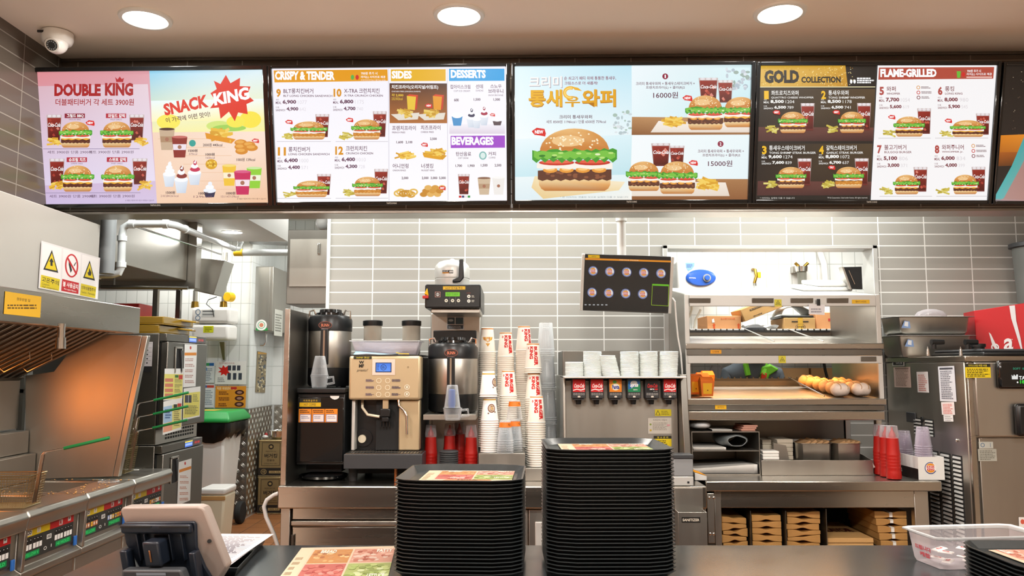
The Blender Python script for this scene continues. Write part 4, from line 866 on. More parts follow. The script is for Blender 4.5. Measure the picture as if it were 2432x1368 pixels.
# ---------------------------------------------------------------- pipes and kitchen behind
t = thing('drain_pipe', 'pale grey plastic drain pipe bent along the kitchen bulkhead', 'pipe', W(288, 600, 4.5))
P0 = [W(225, 653, 4.5), W(268, 652, 4.5), W(282, 648, 4.5), W(288, 635, 4.5), W(290, 560, 4.5), W(294, 540, 4.5), W(308, 532, 4.5), W(400, 532, 4.5), W(420, 536, 4.6), W(438, 544, 4.75), W(556, 590, 6.7), W(567, 590, 6.75), W(571, 578, 6.78), W(571, 545, 6.78)]
G().tube(P0, .021, 14).build('tube', 'pvc', t)
for a, b in ((0, 1), (3, 4), (4, 3), (6, 7), (7, 6), (9, 10), (10, 9), (12, 13)):
    q = P0[a]; d = (P0[b] - q).normalized(); G().cyl(q, q + d * .03, .026, .026, 16).build('collar', 'pvc', t)
tag(G().tube([W(322, 538, 4.6), W(525, 604, 5.6)], .006, 8).build('thin_rod', 'chrome'), 'thin steel rod running under the grey drain pipe', 'rod')
a = W(256, 580, 4.4); tag(G().cyl((a.x, 4.4, 1.93), (a.x, 4.4, 2.958), .04, .04, 20).build('vertical_duct', 'grey_plastic'), 'dark grey vertical pipe beside the hood panel', 'pipe')
t = thing('kitchen_hood', 'boxy stainless hood hanging over the ovens at the back', 'hood', (-2.7, 5.1, 1.98))
g = G().box(-3.3, 4.55, 2.02, -2.30, 5.62, 2.44); g.build('casing', 'steel_rough', t, .004)
g = G().box(-3.3, 5.625, 1.97, -2.24, 5.72, 2.44); g.build('corner_post', 'steel', t, .004)
g = G().prism([W(460, 612, 5.8), W(534, 618, 5.8), W(507, 700, 5.8), W(460, 690, 5.8)], (0, .2, 0)); g.build('end_panel', 'steel', t, .004)
ra, rb = W(240, 681, 4.8), W(446, 684, 4.8); t = thing('horizontal_rail', 'dull steel rail crossing below the kitchen hood', 'rail', (ra + rb) / 2)
G().cyl(ra, rb, .011, .011, 12).build('bar', 'steel_dark', t); G().cyl((-2.40, 4.8, ra.z + .011), (-2.40, 4.8, 2.0198), .006, .006, 8).build('hanger', 'steel_dark', t)
# shelving far behind
t = thing('storage_shelf', 'dim steel storage shelf behind the hood and ovens', 'shelf', (-3.5, 7.0, 0))
g = G()
for z in (.4, 1.2, 1.72, 2.1): g.box(-4.1, 6.7, z, -2.98, 7.2, z + .03)
for x in (-4.1, -3.02):
    for y in (6.7, 7.16): g.box(x, y, 0, x + .04, y + .04, 2.13)
g.build('frame', 'steel_dark', t)
cols = ['#b3271f', '#c9a53a', '#cdb25a', '#b8983a', '#d0b964', '#bfa048', '#c2aa52', '#3b3d40']
for k, c in enumerate(cols):
    m = mat('binder%d' % k, c, .6); x = -3.57 + .066 * k
    tag(G().box(x, 6.72, 1.232, x + .058, 7.0, 1.53 - .02 * (k % 3)).build('binder', m, bevel=.003), ['red', 'dull gold', 'yellow', 'olive yellow', 'pale yellow', 'mustard', 'straw', 'dark grey'][k] + ' folder standing on the dim kitchen shelf', 'folder', 'folders on the kitchen shelf')
tag(G().box(-3.75, 6.75, 1.752, -3.15, 7.1, 1.95).build('red_crate', 'red_plastic', bevel=.01), 'red plastic crate high on the dim kitchen shelf', 'crate')
# gas meter
c = W(500, 770, 7.45); t = thing('gas_meter', 'white gas meter with two pipes on the tiled kitchen wall', 'meter', (c.x, 7.5, c.z - .15))
x0, x1 = W(453, 770, 7.35).x, W(545, 770, 7.35).x; z0, z1 = zat(808, 7.35), zat(729, 7.35); zm = zat(769, 7.35)
g = G().box(x0, 7.35, zm + .003, x1, 7.6, z1); g.build('upper_casing', 'white_plastic', t, .03, seg=4)
g = G().box(x0 + .006, 7.35, z0, x1 - .006, 7.6, zm - .003); g.build('lower_casing', 'white_plastic', t, .03, seg=4)
p = Print(('y', 7.35), (463, 732, 512, 762)); p.rect(479, 736, 510, 752, '#d6d8d6'); p.rect(481, 738, 508, 741, '#6a6c6c'); p.rect(481, 745, 508, 749, '#8a8c8c'); p.ring(470, 741, 6, 7, 1.5, '#5a7a9a'); p.ring(470, 755, 6, 6, 1.5, '#5a7a9a'); p.build('dial_plate', t)
p = Print(('y', 7.35), (483, 774, 507, 790)); p.bg('#d8dc1e'); p.lines(486, 777, 504, 788, 3, '#6a6c1a'); p.build('yellow_sticker', t)
for px, y1 in ((463, 690), (531, 600)):
    q = W(px, 725, 7.48); G().cyl((q.x, 7.48, z1 + .001), (q.x, 7.48, z1 + .06), .035, .03, 14).build('coupling', 'brass', t)
    G().cyl((q.x, 7.48, z1 + .06), (q.x, 7.48, zat(y1, 7.48)), .022, .022, 12).build('riser', 'steel', t)
q = W(531, 668, 7.48); G().cyl((q.x, 7.48, q.z - .04), (q.x, 7.48, q.z + .04), .034, .034, 10).build('valve', 'brass', t)
label(G().box(q.x - .045, 7.42, q.z - .0, q.x - .02, 7.44, q.z + .12).build('valve_handle', 'yellow_paint', t, .004), 'yellow valve handle')
q = W(541, 705, 7.42); label(G().cyl((q.x, 7.40, q.z), (q.x + .02, 7.47, q.z), .045, .045, 18).build('regulator', 'yellow_paint', t, .006), 'round yellow regulator')
g = G().tube([W(515, 705, 7.4), W(495, 712, 7.4), W(490, 722, 7.36), W(505, 735, 7.33), W(508, 752, 7.33)], .004, 6); g.build('sensor_cable', 'rubber', t)
g = G().prism([W(521, 812, 7.5), W(533, 812, 7.5), W(534, 855, 7.6), W(529, 855, 7.6)], (0, .04, 0)); g.build('bracket', 'steel', t)
# control box, pipes on the return wall
c = W(622, 785, 7.75); x0, x1 = W(597, 700, 7.75).x, W(648, 700, 7.75).x
t = thing('steel_wall_box', 'tall steel control box with a round green sticker', 'control box', (c.x, 7.9, c.z))
G().box(x0, 7.75, zat(786, 7.75), x1, 8.38, zat(633, 7.75)).build('casing', 'steel_rough', t, .004)
G().box(x0 + .008, 7.742, zat(784, 7.75), x1 - .03, 7.749, zat(635, 7.75)).build('door', 'steel', t, .002)
p = Print(('y', 7.742), (608, 758, 636, 786)); p.rect(608, 779, 636, 785, '#2c9a4c'); p.ell(621, 772, 13, 13, '#f2f2ee'); p.ring(621, 772, 9, 9, 2, '#8ab89a'); p.ell(621, 772, 5, 5, '#d88a6a'); p.build('sticker', t)
p = Print([(x1, 7.82, 1.98), (x1, 8.1, 1.98), (x1, 8.1, 1.72), (x1, 7.82, 1.72)], (0, 0, 20, 20), .002); p.bg('#cfcfc6'); p.lines(2, 3, 18, 17, 7, '#77776e'); p.build('side_notice', t)
t = thing('steel_conduit', 'chrome water pipe bending down below the steel control box', 'pipe', W(604, 870, 7.9))
G().tube([W(632, 786, 7.95), W(631, 812, 7.95), W(626, 819, 7.95), W(608, 820, 7.95), W(604, 825, 7.95), W(602, 870, 7.95)], .012, 10).build('tube', 'chrome', t)
G().box(W(597, 870, 7.95).x, 7.92, zat(888, 7.95), W(607, 870, 7.95).x, 7.98, zat(868, 7.95)).build('valve', 'grey_plastic', t, .005)
p = Print(('x', -2.494), [(609, 834), (631, 838), (630, 933), (608, 931)], .003); p.bg('#8a7a58'); R1 = random.Random(8)
for k in range(80): x = R1.uniform(610, 629); y = R1.uniform(842, 928); p.rect(x, y, x + 3, y + 4, R1.choice(['#2e3a4a', '#b9a878', '#4a5a6a', '#d8cfae', '#3a3024']))
p.rect(610, 836, 630, 841, '#d8a02a'); tag(p.build('narrow_poster', solid=.003), 'narrow dark picture poster on the tiled return wall', 'poster')
t = thing('overhead_pipe', 'horizontal grey pipe with a yellow band near the kitchen ceiling', 'pipe', W(625, 600, 7.3)); q = W(567, 600, 7.3)
G().cyl(W(556, 600, 7.3), W(700, 600, 7.3), .03, .03, 14).build('tube', 'pvc', t); label(G().cyl(q - Vector((.04, 0, 0)), q + Vector((.04, 0, 0)), .033, .033, 14).build('marking_band', 'yellow_paint', t), 'yellow band')
tag(G().cyl(W(600, 572, 7.6), W(700, 574, 6.6), .035, .035, 14).build('overhead_pipe', 'grey_plastic'), 'grey pipe slanting across the dim kitchen ceiling', 'pipe')
# posters on the white tiled wall
def poster(q, lab, fn, name='poster'):
    p = Print(('y', 7.64), q, .004); fn(p); return tag(p.build(name, solid=.003), lab, 'poster', 'notices on the kitchen wall')
def f1(p):
    p.bg('#eceae8'); p.poly([(530, 867), (535, 873), (541, 869), (541, 876), (548, 876), (542, 881), (548, 888), (540, 887), (538, 893), (532, 888), (525, 892), (526, 885), (518, 884), (525, 879), (518, 872), (527, 874)], '#d8251c')
    for i in range(3): p.rect(541 + 11 * i, 868, 549 + 11 * i, 880, '#3a3e4c'); p.rect(541 + 13 * i, 886, 549 + 13 * i, 902, '#3a4250')
    p.text('전기사용안전수칙', 520, 861, 556, 865, '#b04040'); p.lines(518, 896, 538, 908, 3, '#8a8a90', 2)
def f2(p):
    p.bg('#e8962a'); p.text('직원 위생관리 안내', 515, 919, 562, 926, '#fbe9c8', .01); p.rect(548, 919, 562, 925, '#c8302a')
    for k in range(3): p.lines(520, 929 + 14 * k, 546, 938 + 14 * k, 2, '#6a2a14', k); p.ell(569, 932 + 14 * k, 11, 6, '#4a1c14'); p.ell(569, 932 + 14 * k, 6, 3, '#b08070')
def f3(p):
    p.bg('#dfe3e8'); p.rect(483, 862, 508, 869, '#2a6ab0'); p.rect(490, 862, 497, 869, '#3a9a5a'); p.lines(485, 874, 506, 906, 8, '#8a96a4', 3); p.rect(486, 873, 492, 880, '#4a8ac8')
def f4(p):
    p.bg('#e3e6ea'); p.rect(483, 915, 508, 921, '#c8483a'); p.rect(483, 915, 491, 921, '#3a6ab0'); p.lines(485, 926, 506, 962, 9, '#8a96a4', 5)
poster((512, 858, 585, 913), 'white safety poster with a red starburst on tiled wall', f1)
poster((512, 917, 584, 968), 'orange hygiene poster with dark oval photos on tiled wall', f2)
poster((481, 860, 509, 909), 'narrow white poster with blue and green header on tiles', f3)
poster((481, 913, 509, 968), 'narrow white poster with red and blue header, below another', f4)
# wheeled bin
c = onz(505, 1238, 0); y0 = 7.0
t = thing('wheeled_bin', 'tall white wheeled bin with green lid and black liner', 'bin', (W(505, 1200, 7.2).x, 7.25, 0))
x0, x1 = W(455, 1000, 7.1).x, W(541, 1000, 7.1).x
G().loft([[(x0 + .06, 7.1, .09), (x1 - .03, 7.1, .09), (x1 - .03, 7.4, .09), (x0 + .06, 7.4, .09)], [(x0, 7.02, .88), (x1, 7.02, .88), (x1, 7.5, .88), (x0, 7.5, .88)]]).build('body', 'white_plastic', t, .02)
g = G(); R1 = random.Random(2); ring0 = []; ring1 = []; ring2 = []
for k in range(40):
    a = 2 * PI * k / 40; cx, cy = (x0 + x1) / 2, 7.26; ex = (x1 - x0) / 2 + .045; ey = .27
    sx = max(-1, min(1, 1.35 * math.cos(a))); sy = max(-1, min(1, 1.35 * math.sin(a))); j = R1.uniform(-.012, .016)
    ring0.append((cx + (ex + j) * sx, cy + (ey + j) * sy, .93)); ring1.append((cx + (ex + j * 1.6) * sx, cy + (ey + j) * sy, .86)); ring2.append((cx + (ex - .03 + j) * sx, cy + (ey - .02) * sy, .76 + R1.uniform(-.03, .03) + .04 * sx))
g.loft([ring2, ring1, ring0], cap=False).build('bin_liner', 'bag_black', t, sharp=80)
G().loft([[(x0 - .05, 6.96, .935), (x1 + .06, 6.96, .935), (x1 + .06, 7.54, .935), (x0 - .05, 7.54, .935)], [(x0 - .05, 6.96, .965), (x1 + .06, 6.96, .965), (x1 + .06, 7.54, .965), (x0 - .05, 7.54, .965)], [(x0, 7.03, 1.03), (x1 + .02, 7.03, 1.03), (x1 + .02, 7.48, 1.03), (x0, 7.48, 1.03)]]).build('lid', 'green_lid', t, .012)
p = Print([(x0 + .0, 7.3, 1.03), (x0 + .2, 7.3, 1.03), (x0 + .2, 7.1, 1.03), (x0 + .0, 7.1, 1.03)], (0, 0, 10, 10), .002); p.bg('#d8b43a'); p.build('lid_sticker', t)
for yy in (7.05, 7.44): G().cyl((x1 - .005, yy, .1), (x1 + .05, yy, .1), .1, .1, 28).build('wheel', 'rubber', t, .012)
G().cyl((x1 + .051, 7.05, .1), (x1 + .056, 7.05, .1), .05, .045, 20).build('hub', 'charcoal', t)
y = 6.1; x0, x1 = W(473, 1200, y).x, W(534, 1200, y).x; z1 = zat(1160, y)
t = thing('cream_bin', 'cream plastic pedal bin on the tiled floor behind the ovens', 'bin', ((x0 + x1) / 2, y + .1, 0))
G().loft([[(x0 + .03, y, 0), (x1 - .02, y, 0), (x1 - .02, y + .2, 0), (x0 + .03, y + .2, 0)], [(x0, y - .01, z1 - .05), (x1, y - .01, z1 - .05), (x1, y + .24, z1 - .05), (x0, y + .24, z1 - .05)]]).build('body', 'cream', t, .015)
G().box(x0 - .004, y - .014, z1 - .048, x1 + .004, y + .244, z1).build('lid', 'white_plastic', t, .016, seg=3)
G().box(x0 - .005, y - .016, z1 - .085, x1 + .005, y - .006, z1 - .055).build('lid_rim', 'kraft_light', t, .003)
# cooking oil tins with a bowl on top
for k, lab in ((0, 'gold oil tin on the floor, lower of two'), (1, 'gold oil tin stacked on another, under a steel bowl')):
    z = .004 + .353 * k; x0 = W(611, 1200, 7.9).x; x1 = x0 + .236
    t = thing('oil_tin', lab, 'tin', ((x0 + x1) / 2, 8.02, z), 'stacked oil tins')
    G().box(x0, 7.9, z, x1, 8.13, z + .35).build('can', 'tin_gold', t, .008)
    g = G(); 
    for zz in (.003, .342): g.tube([(x0 - .001, 7.899, z + zz), (x1 + .001, 7.899, z + zz), (x1 + .001, 8.131, z + zz), (x0 - .001, 8.131, z + zz), (x0 - .001, 7.899, z + zz)], .003, 6)
    g.build('seam', 'tin_gold', t)
    p = Print([(x0, 7.9, z + .345), (x1, 7.9, z + .345), (x1, 7.9, z + .005), (x0, 7.9, z + .005)], (0, 0, 100, 145), .0016)
    p.rect(0, 112, 100, 145, '#231d19'); p.ring(22, 128, 12, 11, 2, '#b39a68', 20); p.text('식용', 15, 122, 29, 134, '#b39a68', .01); p.rect(44, 124, 92, 134, '#b39a68'); p.text('100% OIL', 47, 126, 90, 132, '#231d19', .01)
    for (a, b, c_, d_, w) in ((12, 8, 88, 104, 2), ): p.rect(a, b, c_, b + w, '#4a3c2a'); p.rect(a, d_ - w, c_, d_, '#4a3c2a'); p.rect(a, b, a + w, d_, '#4a3c2a'); p.rect(c_ - w, b, c_, d_, '#4a3c2a')
    p.ell(50, 26, 11, 11, '#2b231c'); p.ell(50, 26, 6, 5, '#a8905e'); p.text('FRESH FRY OIL', 28, 43, 72, 47, '#2b231c'); p.text('버거킹', 24, 54, 76, 72, '#231d19', .02); p.text('전용유', 34, 77, 66, 86, '#3a3024', .01); p.text('프리미엄 튀김 식용유', 22, 92, 78, 97, '#2b231c')
    p.build('print', t)
q = W(650, 1030, 7.95); zt = .71
t = thing('steel_bowl', 'steel mixing bowl on top of the stacked oil tins', 'bowl', (q.x + .03, 8.0, zt))
G().lathe((q.x + .03, 8.0, zt), [(.05, 0), (.075, .02), (.085, .075), (.09, .08), (.086, .082), (.081, .075), (.07, .024), (.045, .006)], 28).build('shell', 'chrome', t)
x0 = W(613, 1030, 7.9).x
tag(G().ell((x0 + .055, 7.95, zt + .022), .03, .025, .018, 10, 6).build('sauce_packet', 'white_plastic'), 'crumpled white packet on the upper oil tin', 'packet')
tag(G().ell((x0 + .09, 8.05, zt + .03), .02, .022, .028, 10, 6).build('sauce_packet', 'yellow_paint'), 'small yellow packet beside the steel bowl', 'packet')
tag(G().ell((x0 + .03, 8.06, zt + .028), .018, .018, .026, 10, 6).build('bottle_cap', 'red_plastic'), 'small red cap behind the white packet on tin', 'cap')
tag(G().tube([W(672, 1168, 4.3), W(650, 1176, 4.3), W(634, 1187, 4.3), W(627, 1203, 4.3), W(632, 1228, 4.3), W(650, 1268, 4.3), W(668, 1320, 4.3), W(668, 1600, 4.3)], .011, 12).build('white_pipe', 'white_plastic'), 'bent white pipe at the left end of the coffee counter', 'pipe')
# steel cabinet on the wall end
x0, x1 = W(681, 620, 4.95).x, XL - .02; z0, z1 = zat(722, 4.95), zat(545, 4.95)
t = thing('wall_cabinet', 'small steel cabinet hung at the end of the tiled wall', 'cabinet', ((x0 + x1) / 2, 5.1, z0))
G().box(x0, 4.96, z0, x1, 5.3, z1).build('body', 'steel_dark', t, .003)
zd = zat(681, 4.95); G().box(x0 + .018, 4.947, zd, x1 - .004, 4.958, z1 - .06).build('door', 'steel_rough', t, .002)
q = W(757, 590, 4.94); G().box(q.x - .008, 4.935, q.z - .035, q.x + .008, 4.946, q.z + .035).build('handle', 'chrome', t, .003)
tag(G().ell(W(768, 530, 5.3), .05, .05, .05, 20, 12).build('ceiling_globe', 'white_plastic'), 'pale round globe above the wall end cabinet', 'globe')
# ================================================================ logos and wrapped prints
def bun_logo(p, cx, cy, r, ring='#2a4ea0', a=1.):
    """round burger badge: orange bun halves, red lettering, blue crescent"""
    p.ell(cx, cy, r, r * a, '#f4f2ef', 24)
    p.ring(cx, cy, r, r * a, r * .13, ring, 28, .5, 5.2)
    for s in (-1, 1):
        a0 = PI + .35 if s < 0 else .35
        p.ell(cx, cy + s * r * a * .2, r * .74, r * a * .6, '#e8952a', 14, a0, a0 + PI - .7)
    p.text('BURGER', cx - r * .68, cy - r * a * .36, cx + r * .68, cy - r * a * .02, '#d0241c', .035); p.text('KING', cx - r * .62, cy + r * a * .03, cx + r * .62, cy + r * a * .42, '#d0241c', .035)
def wrap(p, cx, cy, rf, a0, name, parent, m=PRINT, z0=0.):
    """bend a flat print (metres, x along the arc) round a vertical axis; rf(z) is the radius"""
    V = list(p.v); C = list(p.c); tris = []
    for f in p.f:
        tris += [tuple(f[i] for i in t_) for t_ in tessellate_polygon([[V[i] for i in f]])] if len(f) > 3 else [tuple(f)]
    out = []
    while tris:
        t_ = tris.pop(); e = max(((abs(V[t_[i]].x - V[t_[i - 1]].x), i) for i in range(3)))
        if e[0] < .006: out.append(t_); continue
        i = e[1]; p0, p1, q = t_[i - 1], t_[i], t_[i - 2]; V.append((V[p0] + V[p1]) / 2); C.append(C[p0]); m_ = len(V) - 1
        tris += [(p0, m_, q), (m_, p1, q)]
    vs = []; rr = rf(z0 + (max(v.y for v in V) + min(v.y for v in V)) / 2)
    for v in V:
        x, z = v.x, v.y + z0; r = rf(z) + .0004 + v.z * 2; a = a0 + x / rr
        vs.append(Vector((cx + r * math.cos(a), cy + r * math.sin(a), z)))
    return finish(name, vs, out, m, parent, 0, 0, True, cols=C)

# ================================================================ coffee counter
t = thing('rear_counter', 'long stainless counter with drawers under the coffee machines', 'counter', (0, 4.3, 0))
CX0, CX1, CY = -1.118, .93, 3.89
G().box(CX0, CY, .745, CX1, 4.78, .85).build('worktop', 'steel_h', t, .006)
g = G().box(CX0 + .01, CY + .03, .1, CX0 + .055, 4.7, .744).box(CX1 - .05, CY + .03, .1, CX1, 4.7, .744).box(CX0 + .055, 4.68, .1, CX1 - .05, 4.7, .744); g.build('frame', 'steel', t, .003)
for k, (z0, z1) in enumerate(((.36, .655), (.06, .35))):
    d_ = G().box(CX0 + .066, CY + .035, z0, -.34, CY + .06, z1); d_ = d_.build('drawer', 'steel_h', t, .004)
    G().prism([(CX0 + .066, CY + .034, z1 + .001), (CX0 + .066, CY + .01, z1 + .012), (CX0 + .066, CY + .01, z1 + .03), (CX0 + .066, CY + .034, z1 + .03)], (-.34 - CX0 - .066, 0, 0)).build('drawer_pull', 'steel', d_, .002)
G().box(CX0 + .066, CY + .033, .69, -.34, CY + .05, .744).build('fascia', 'steel_h', t, .002)
q = W(694, 1270, CY); G().cyl((q.x - .004, CY + .025, .45), (q.x - .004, CY + .025, .62), .008, .008, 10).build('hinge', 'steel_dark', t)
for x0, x1 in ((-.335, .075), (.08, .48), (.485, .87)):
    d_ = G().box(x0, CY + .035, .12, x1, CY + .055, .735).build('door', 'steel', t, .003)
    q0, q1 = x1 - .075 if x1 < .1 else x0 + .03, 0
    G().box(q0, CY + .024, .56, q0 + .045, CY + .034, .68).build('door_handle', 'steel_white', d_, .004)
t = thing('divider_panel', 'tall steel divider panel at the left end of the coffee counter', 'panel', (-1.10, 4.3, .8505))
G().box(-1.113, 3.935, .8505, -1.0905, 4.76, 1.70).build('sheet', 'steel_dark', t, .002); G().box(-1.115, 3.92, .8505, -1.0885, 3.9345, 1.702).build('front_edge', 'steel_h', t, .002)
# ---- black hot water / coffee box
BX0, BX1, BY = W(704, 1000, 4.05).x, W(818, 1000, 4.05).x, 4.05
ZT = zat(922, BY)
t = thing('coffee_dispenser', 'black glossy coffee dispenser box under the left urn', 'coffee dispenser', ((BX0 + BX1) / 2, 4.25, .851))
G().box(BX0, BY + .012, .93, BX1, 4.55, ZT - .025).build('body', 'black_plastic', t, .006)
G().box(BX0 + .004, BY, .945, BX1 - .004, BY + .011, ZT - .045).build('front_panel', 'black_gloss', t, .003)
G().box(BX0, BY - .01, ZT - .024, BX1 + .004, 4.56, ZT).build('top_plate', 'black_plastic', t, .004)
G().box(BX0 + .03, BY + .1, .885, BX1 - .03, 4.5, .929).build('plinth', 'black_matte', t)
mx = (BX0 + BX1) / 2
G().lathe((mx, BY + .10, .852), [(.10, 0), (.115, .008), (.118, .02), (.112, .022), (.108, .012)], 30, sx=1.05, sy=.95).build('drip_tray', 'black_gloss', t)
g = G(); [g.box(mx - .09, BY + .02 + .022 * k, .866, mx + .09, BY + .028 + .022 * k, .870) for k in range(8)]; g.build('drip_grate', 'black_plastic', t)
p = Print(('y', BY), (710, 946, 803, 1006), .002)
p.rect(711, 946, 762, 966, '#20201c'); p.rect(711, 956, 762, 966, '#e0b414'); p.text('커 피 취 급 주 의', 720, 949, 753, 954, '#e0b414', .01); p.text('HOT COFFEE', 722, 958, 750, 964, '#5a4210', .01)
for k in range(3): x = 710 + 31 * k; p.rect(x, 971, x + 30, 1003, '#e8871c'); p.lines(x + 3, 973, x + 28, 981, 2, '#5a3210', k); p.rect(x + 3, 984, x + 29, 1002, '#4a7ac0'); p.rect(x + 4, 985, x + 28, 1001, '#f4e6e2'); p.lines(x + 6, 987, x + 26, 995, 2, '#a09ab0', k + 5)
p.build('stickers', t)
p = Print(('y', BY), (780, 938, 808, 952), .002); p.poly([(784, 940), (806, 940), (805, 945), (800, 948), (795, 949), (789, 947), (785, 944)], '#e9e7e2'); p.build('round_sticker', t)
# ---- coffee urns
def urn(px, Y, zb, zt, lab, r):
    q = W(px, 850, Y); cx = q.x; h = zt - zb
    t = thing('coffee_urn', lab, 'coffee urn', (cx, Y, zb), 'steel coffee urns')
    b, s1 = zb + .03, zb + h * .24
    G().lathe((cx, Y, zb), [(r * .93, .006), (r, .02), (r, h * .24)], 36).build('lower_band', 'black_plastic', t)
    G().lathe((cx, Y, zb), [(r * .995, h * .241), (r * 1.01, h * .25), (r * 1.01, h * .69), (r * .995, h * .70)], 44).build('shell', 'steel', t)
    G().lathe((cx, Y, zb), [(r * 1.03, h * .701), (r * 1.03, h * .84), (r * .95, h * .885), (r * .78, h * .90)], 36).build('upper_band', 'black_plastic', t)
    G().lathe((cx, Y, zb), [(r * .7, h * .901), (r * .68, h * .93), (r * .5, h * .94), (r * .46, h * .975), (r * .2, h * .985)], 30).build('lid', 'black_gloss', t)
    g = G(); [g.cyl((cx + r * .44 * math.cos(a), Y + r * .44 * math.sin(a), zb + h * .941), (cx + r * .44 * math.cos(a), Y + r * .44 * math.sin(a), zb + h * .972), .011, .009, 8) for a in [2 * PI * k / 12 for k in range(12)]]; g.build('lid_grip', 'black_plastic', t)
    G().box(cx - .02, Y - r - .022, zb + h * .28, cx + .02, Y - r * .97, zb + h * .72).build('gauge_cover', 'black_plastic', t, .004)
    G().box(cx - .005, Y - r - .025, zb + h * .34, cx + .004, Y - r - .0225, zb + h * .70).build('gauge_glass', 'chrome', t)
    for s in (-1, 1):
        x = cx + s * r * .93
        G().tube([(x, Y - .02, zb + h * .80), (x + s * .005, Y - .02, zb + h * .86), (x + s * .004, Y - .02, zb + h * .95), (x - s * .02, Y - .02, zb + h * .965), (x - s * .03, Y - .02, zb + h * .91)], .0055, 8).build('handle', 'chrome', t)
    G().cyl((cx, Y - r - .005, zb + h * .10), (cx, Y - r - .02, zb + h * .10), .014, .012, 12).build('faucet', 'black_plastic', t)
    g = G(); [g.cyl((cx + r * .8 * math.cos(a), Y + r * .8 * math.sin(a), zb), (cx + r * .8 * math.cos(a), Y + r * .8 * math.sin(a), zb + .007), .014, .014, 10) for a in (.8, 2.3, 3.9, 5.5)]; g.build('foot', 'rubber', t)
    p = Print(None, (0, 0, 100, 60), size=(.074, .042)); p.O = Vector((0, 0, 0)); p.ell(50, 30, 48, 28, '#8a4a3a', 28); p.ell(50, 30, 44, 24, '#20110d', 28); p.text('BUNN', 22, 19, 78, 42, '#d87a5a', .02)
    vs = [(cx - .037 + v.x, Y - r * 1.03 - .004 - v.z, zb + h * .715 + v.y) for v in p.v]
    p.v = [Vector(v) for v in vs]; p.build('badge', t)
    return t
urn(783, 4.28, ZT + .0005, zat(731, 4.28), 'steel coffee urn on the black dispenser box', .112)
# ---- upturned clear cup on a clear measuring cup
def clear_cup(z, cx, cy, r0, r1, h, name, lab, cat, group=None, m='clear_plastic'):
    """inverted tumbler: wide mouth (r0) down"""
    g = G().lathe((cx, cy, z), [(r0 * .97, 0), (r0 * 1.05, .001), (r0 * 1.05, .005), (r0, .006), (r1, h - .002), (r1 * .9, h), (r1 * .88, h - .003), (r1 * .96, h - .005), (r0 * .97, .004)], 26, cap=False)
    return tag(g.build(name, m), lab, cat, group)
q = W(762, 918, 4.10)
def measure(cx, cy, z, r, lab):
    t = thing('measuring_cup', lab, 'measuring cup', (cx, cy, z), 'clear measuring cups')
    G().lathe((cx, cy, z), [(r * .8, 0), (r * .85, .004), (r, .055), (r * 1.06, .06), (r * .98, .058), (r * .82, .006), (.002, .004)], 26).build('cup', 'clear_plastic', t)
    G().tube([(cx + r, cy - .01, z + .05), (cx + r + .03, cy - .02, z + .055), (cx + r + .034, cy - .02, z + .025), (cx + r * .95, cy - .01, z + .018)], .006, 8).build('handle', 'clear_plastic', t)
    return t
measure(q.x - .005, 4.088, ZT + .001, .044, 'clear measuring cup in front of the left urn')
clear_cup(ZT + .0615, q.x - .005, 4.088, .043, .026, .10, 'plastic_cup', 'clear cup upside down on the measuring cup by left urn', 'cup', 'upturned clear cups')
# ---- espresso machine
EX0, EX1, EY = W(828, 900, 4.05).x, W(999, 900, 4.05).x, 4.05
E0, E1, E2 = zat(1112, 4.0), zat(1074, 4.02), zat(950, EY); E3 = zat(845, EY)
t = thing('espresso_machine', 'champagne coloured automatic espresso machine with blue display', 'coffee machine', ((EX0 + EX1) / 2, 4.3, .851))
G().box(EX0 + .01, EY + .10, E1 - .03, EX1 - .005, 4.62, E3 - .004).build('body', 'black_plastic', t, .006)
G().box(EX0, EY, E2, EX1, EY + .098, E3).build('front_panel', 'gold_steel', t, .012, seg=3)
G().box(EX0 + .002, EY + .01, E3 + .0005, EX1 - .002, 4.6, E3 + .005).build('top_plate', 'black_plastic', t)
xr = W(945, 1000, EY).x
G().box(xr, EY + .03, E1 + .002, EX1 - .006, EY + .099, E2 - .002).build('side_column', 'gold_steel', t, .006)
G().box(EX0 + .012, EY + .03, E1 + .002, EX0 + .03, EY + .099, E2 - .002).build('side_column', 'steel_white', t, .004)
xm = W(889, 1000, EY).x
G().box(xm, EY + .055, E1 + .002, xr - .001, EY + .099, E2 - .002).build('brew_panel', 'black_matte', t)
G().cyl((xm - .07, EY + .09, E1 + .06), (xm - .07, EY + .098, E1 + .06), .045, .045, 24).build('dial', 'black_plastic', t)
label(G().cyl((xm - .075, EY + .078, E1 + .055), (xm - .075, EY + .0895, E1 + .055), .02, .021, 22).build('cap', 'cream', t), 'cream round cap')
xs = W(914, 960, EY).x
g = G().box(xs - .026, EY + .012, E2 - .085, xs + .026, EY + .05, E2 - .045).box(xs - .018, EY + .015, E2 - .11, xs + .018, EY + .045, E2 - .086); g.build('spout', 'black_plastic', t, .004)
G().box(xs - .014, EY + .02, E2 - .044, xs + .014, EY + .045, E2 - .001).build('spout_rail', 'gold_steel', t)
g = G(); [g.cyl((xs + o, EY + .03, E2 - .111), (xs + o, EY + .03, E2 - .135), .005, .004, 8) for o in (-.022, -.008, .008, .022)]; g.build('nozzle', 'black_plastic', t)
G().tube([(xm - .075, EY + .08, E2 - .004), (xm - .07, EY + .05, E2 - .04), (xm - .04, EY + .035, E2 - .075), (xs - .03, EY + .03, E2 - .085)], .007, 8).build('milk_hose', 'cream', t)
q = W(945, 955, EY); G().tube([(q.x, EY + .02, E2 + .004), (q.x + .004, EY + .015, E2 - .03), (q.x + .03, EY + .005, E2 - .05), (q.x + .045, EY, E2 - .08), (q.x + .048, EY, E2 - .17)], .0065, 10).build('steam_wand', 'chrome', t)
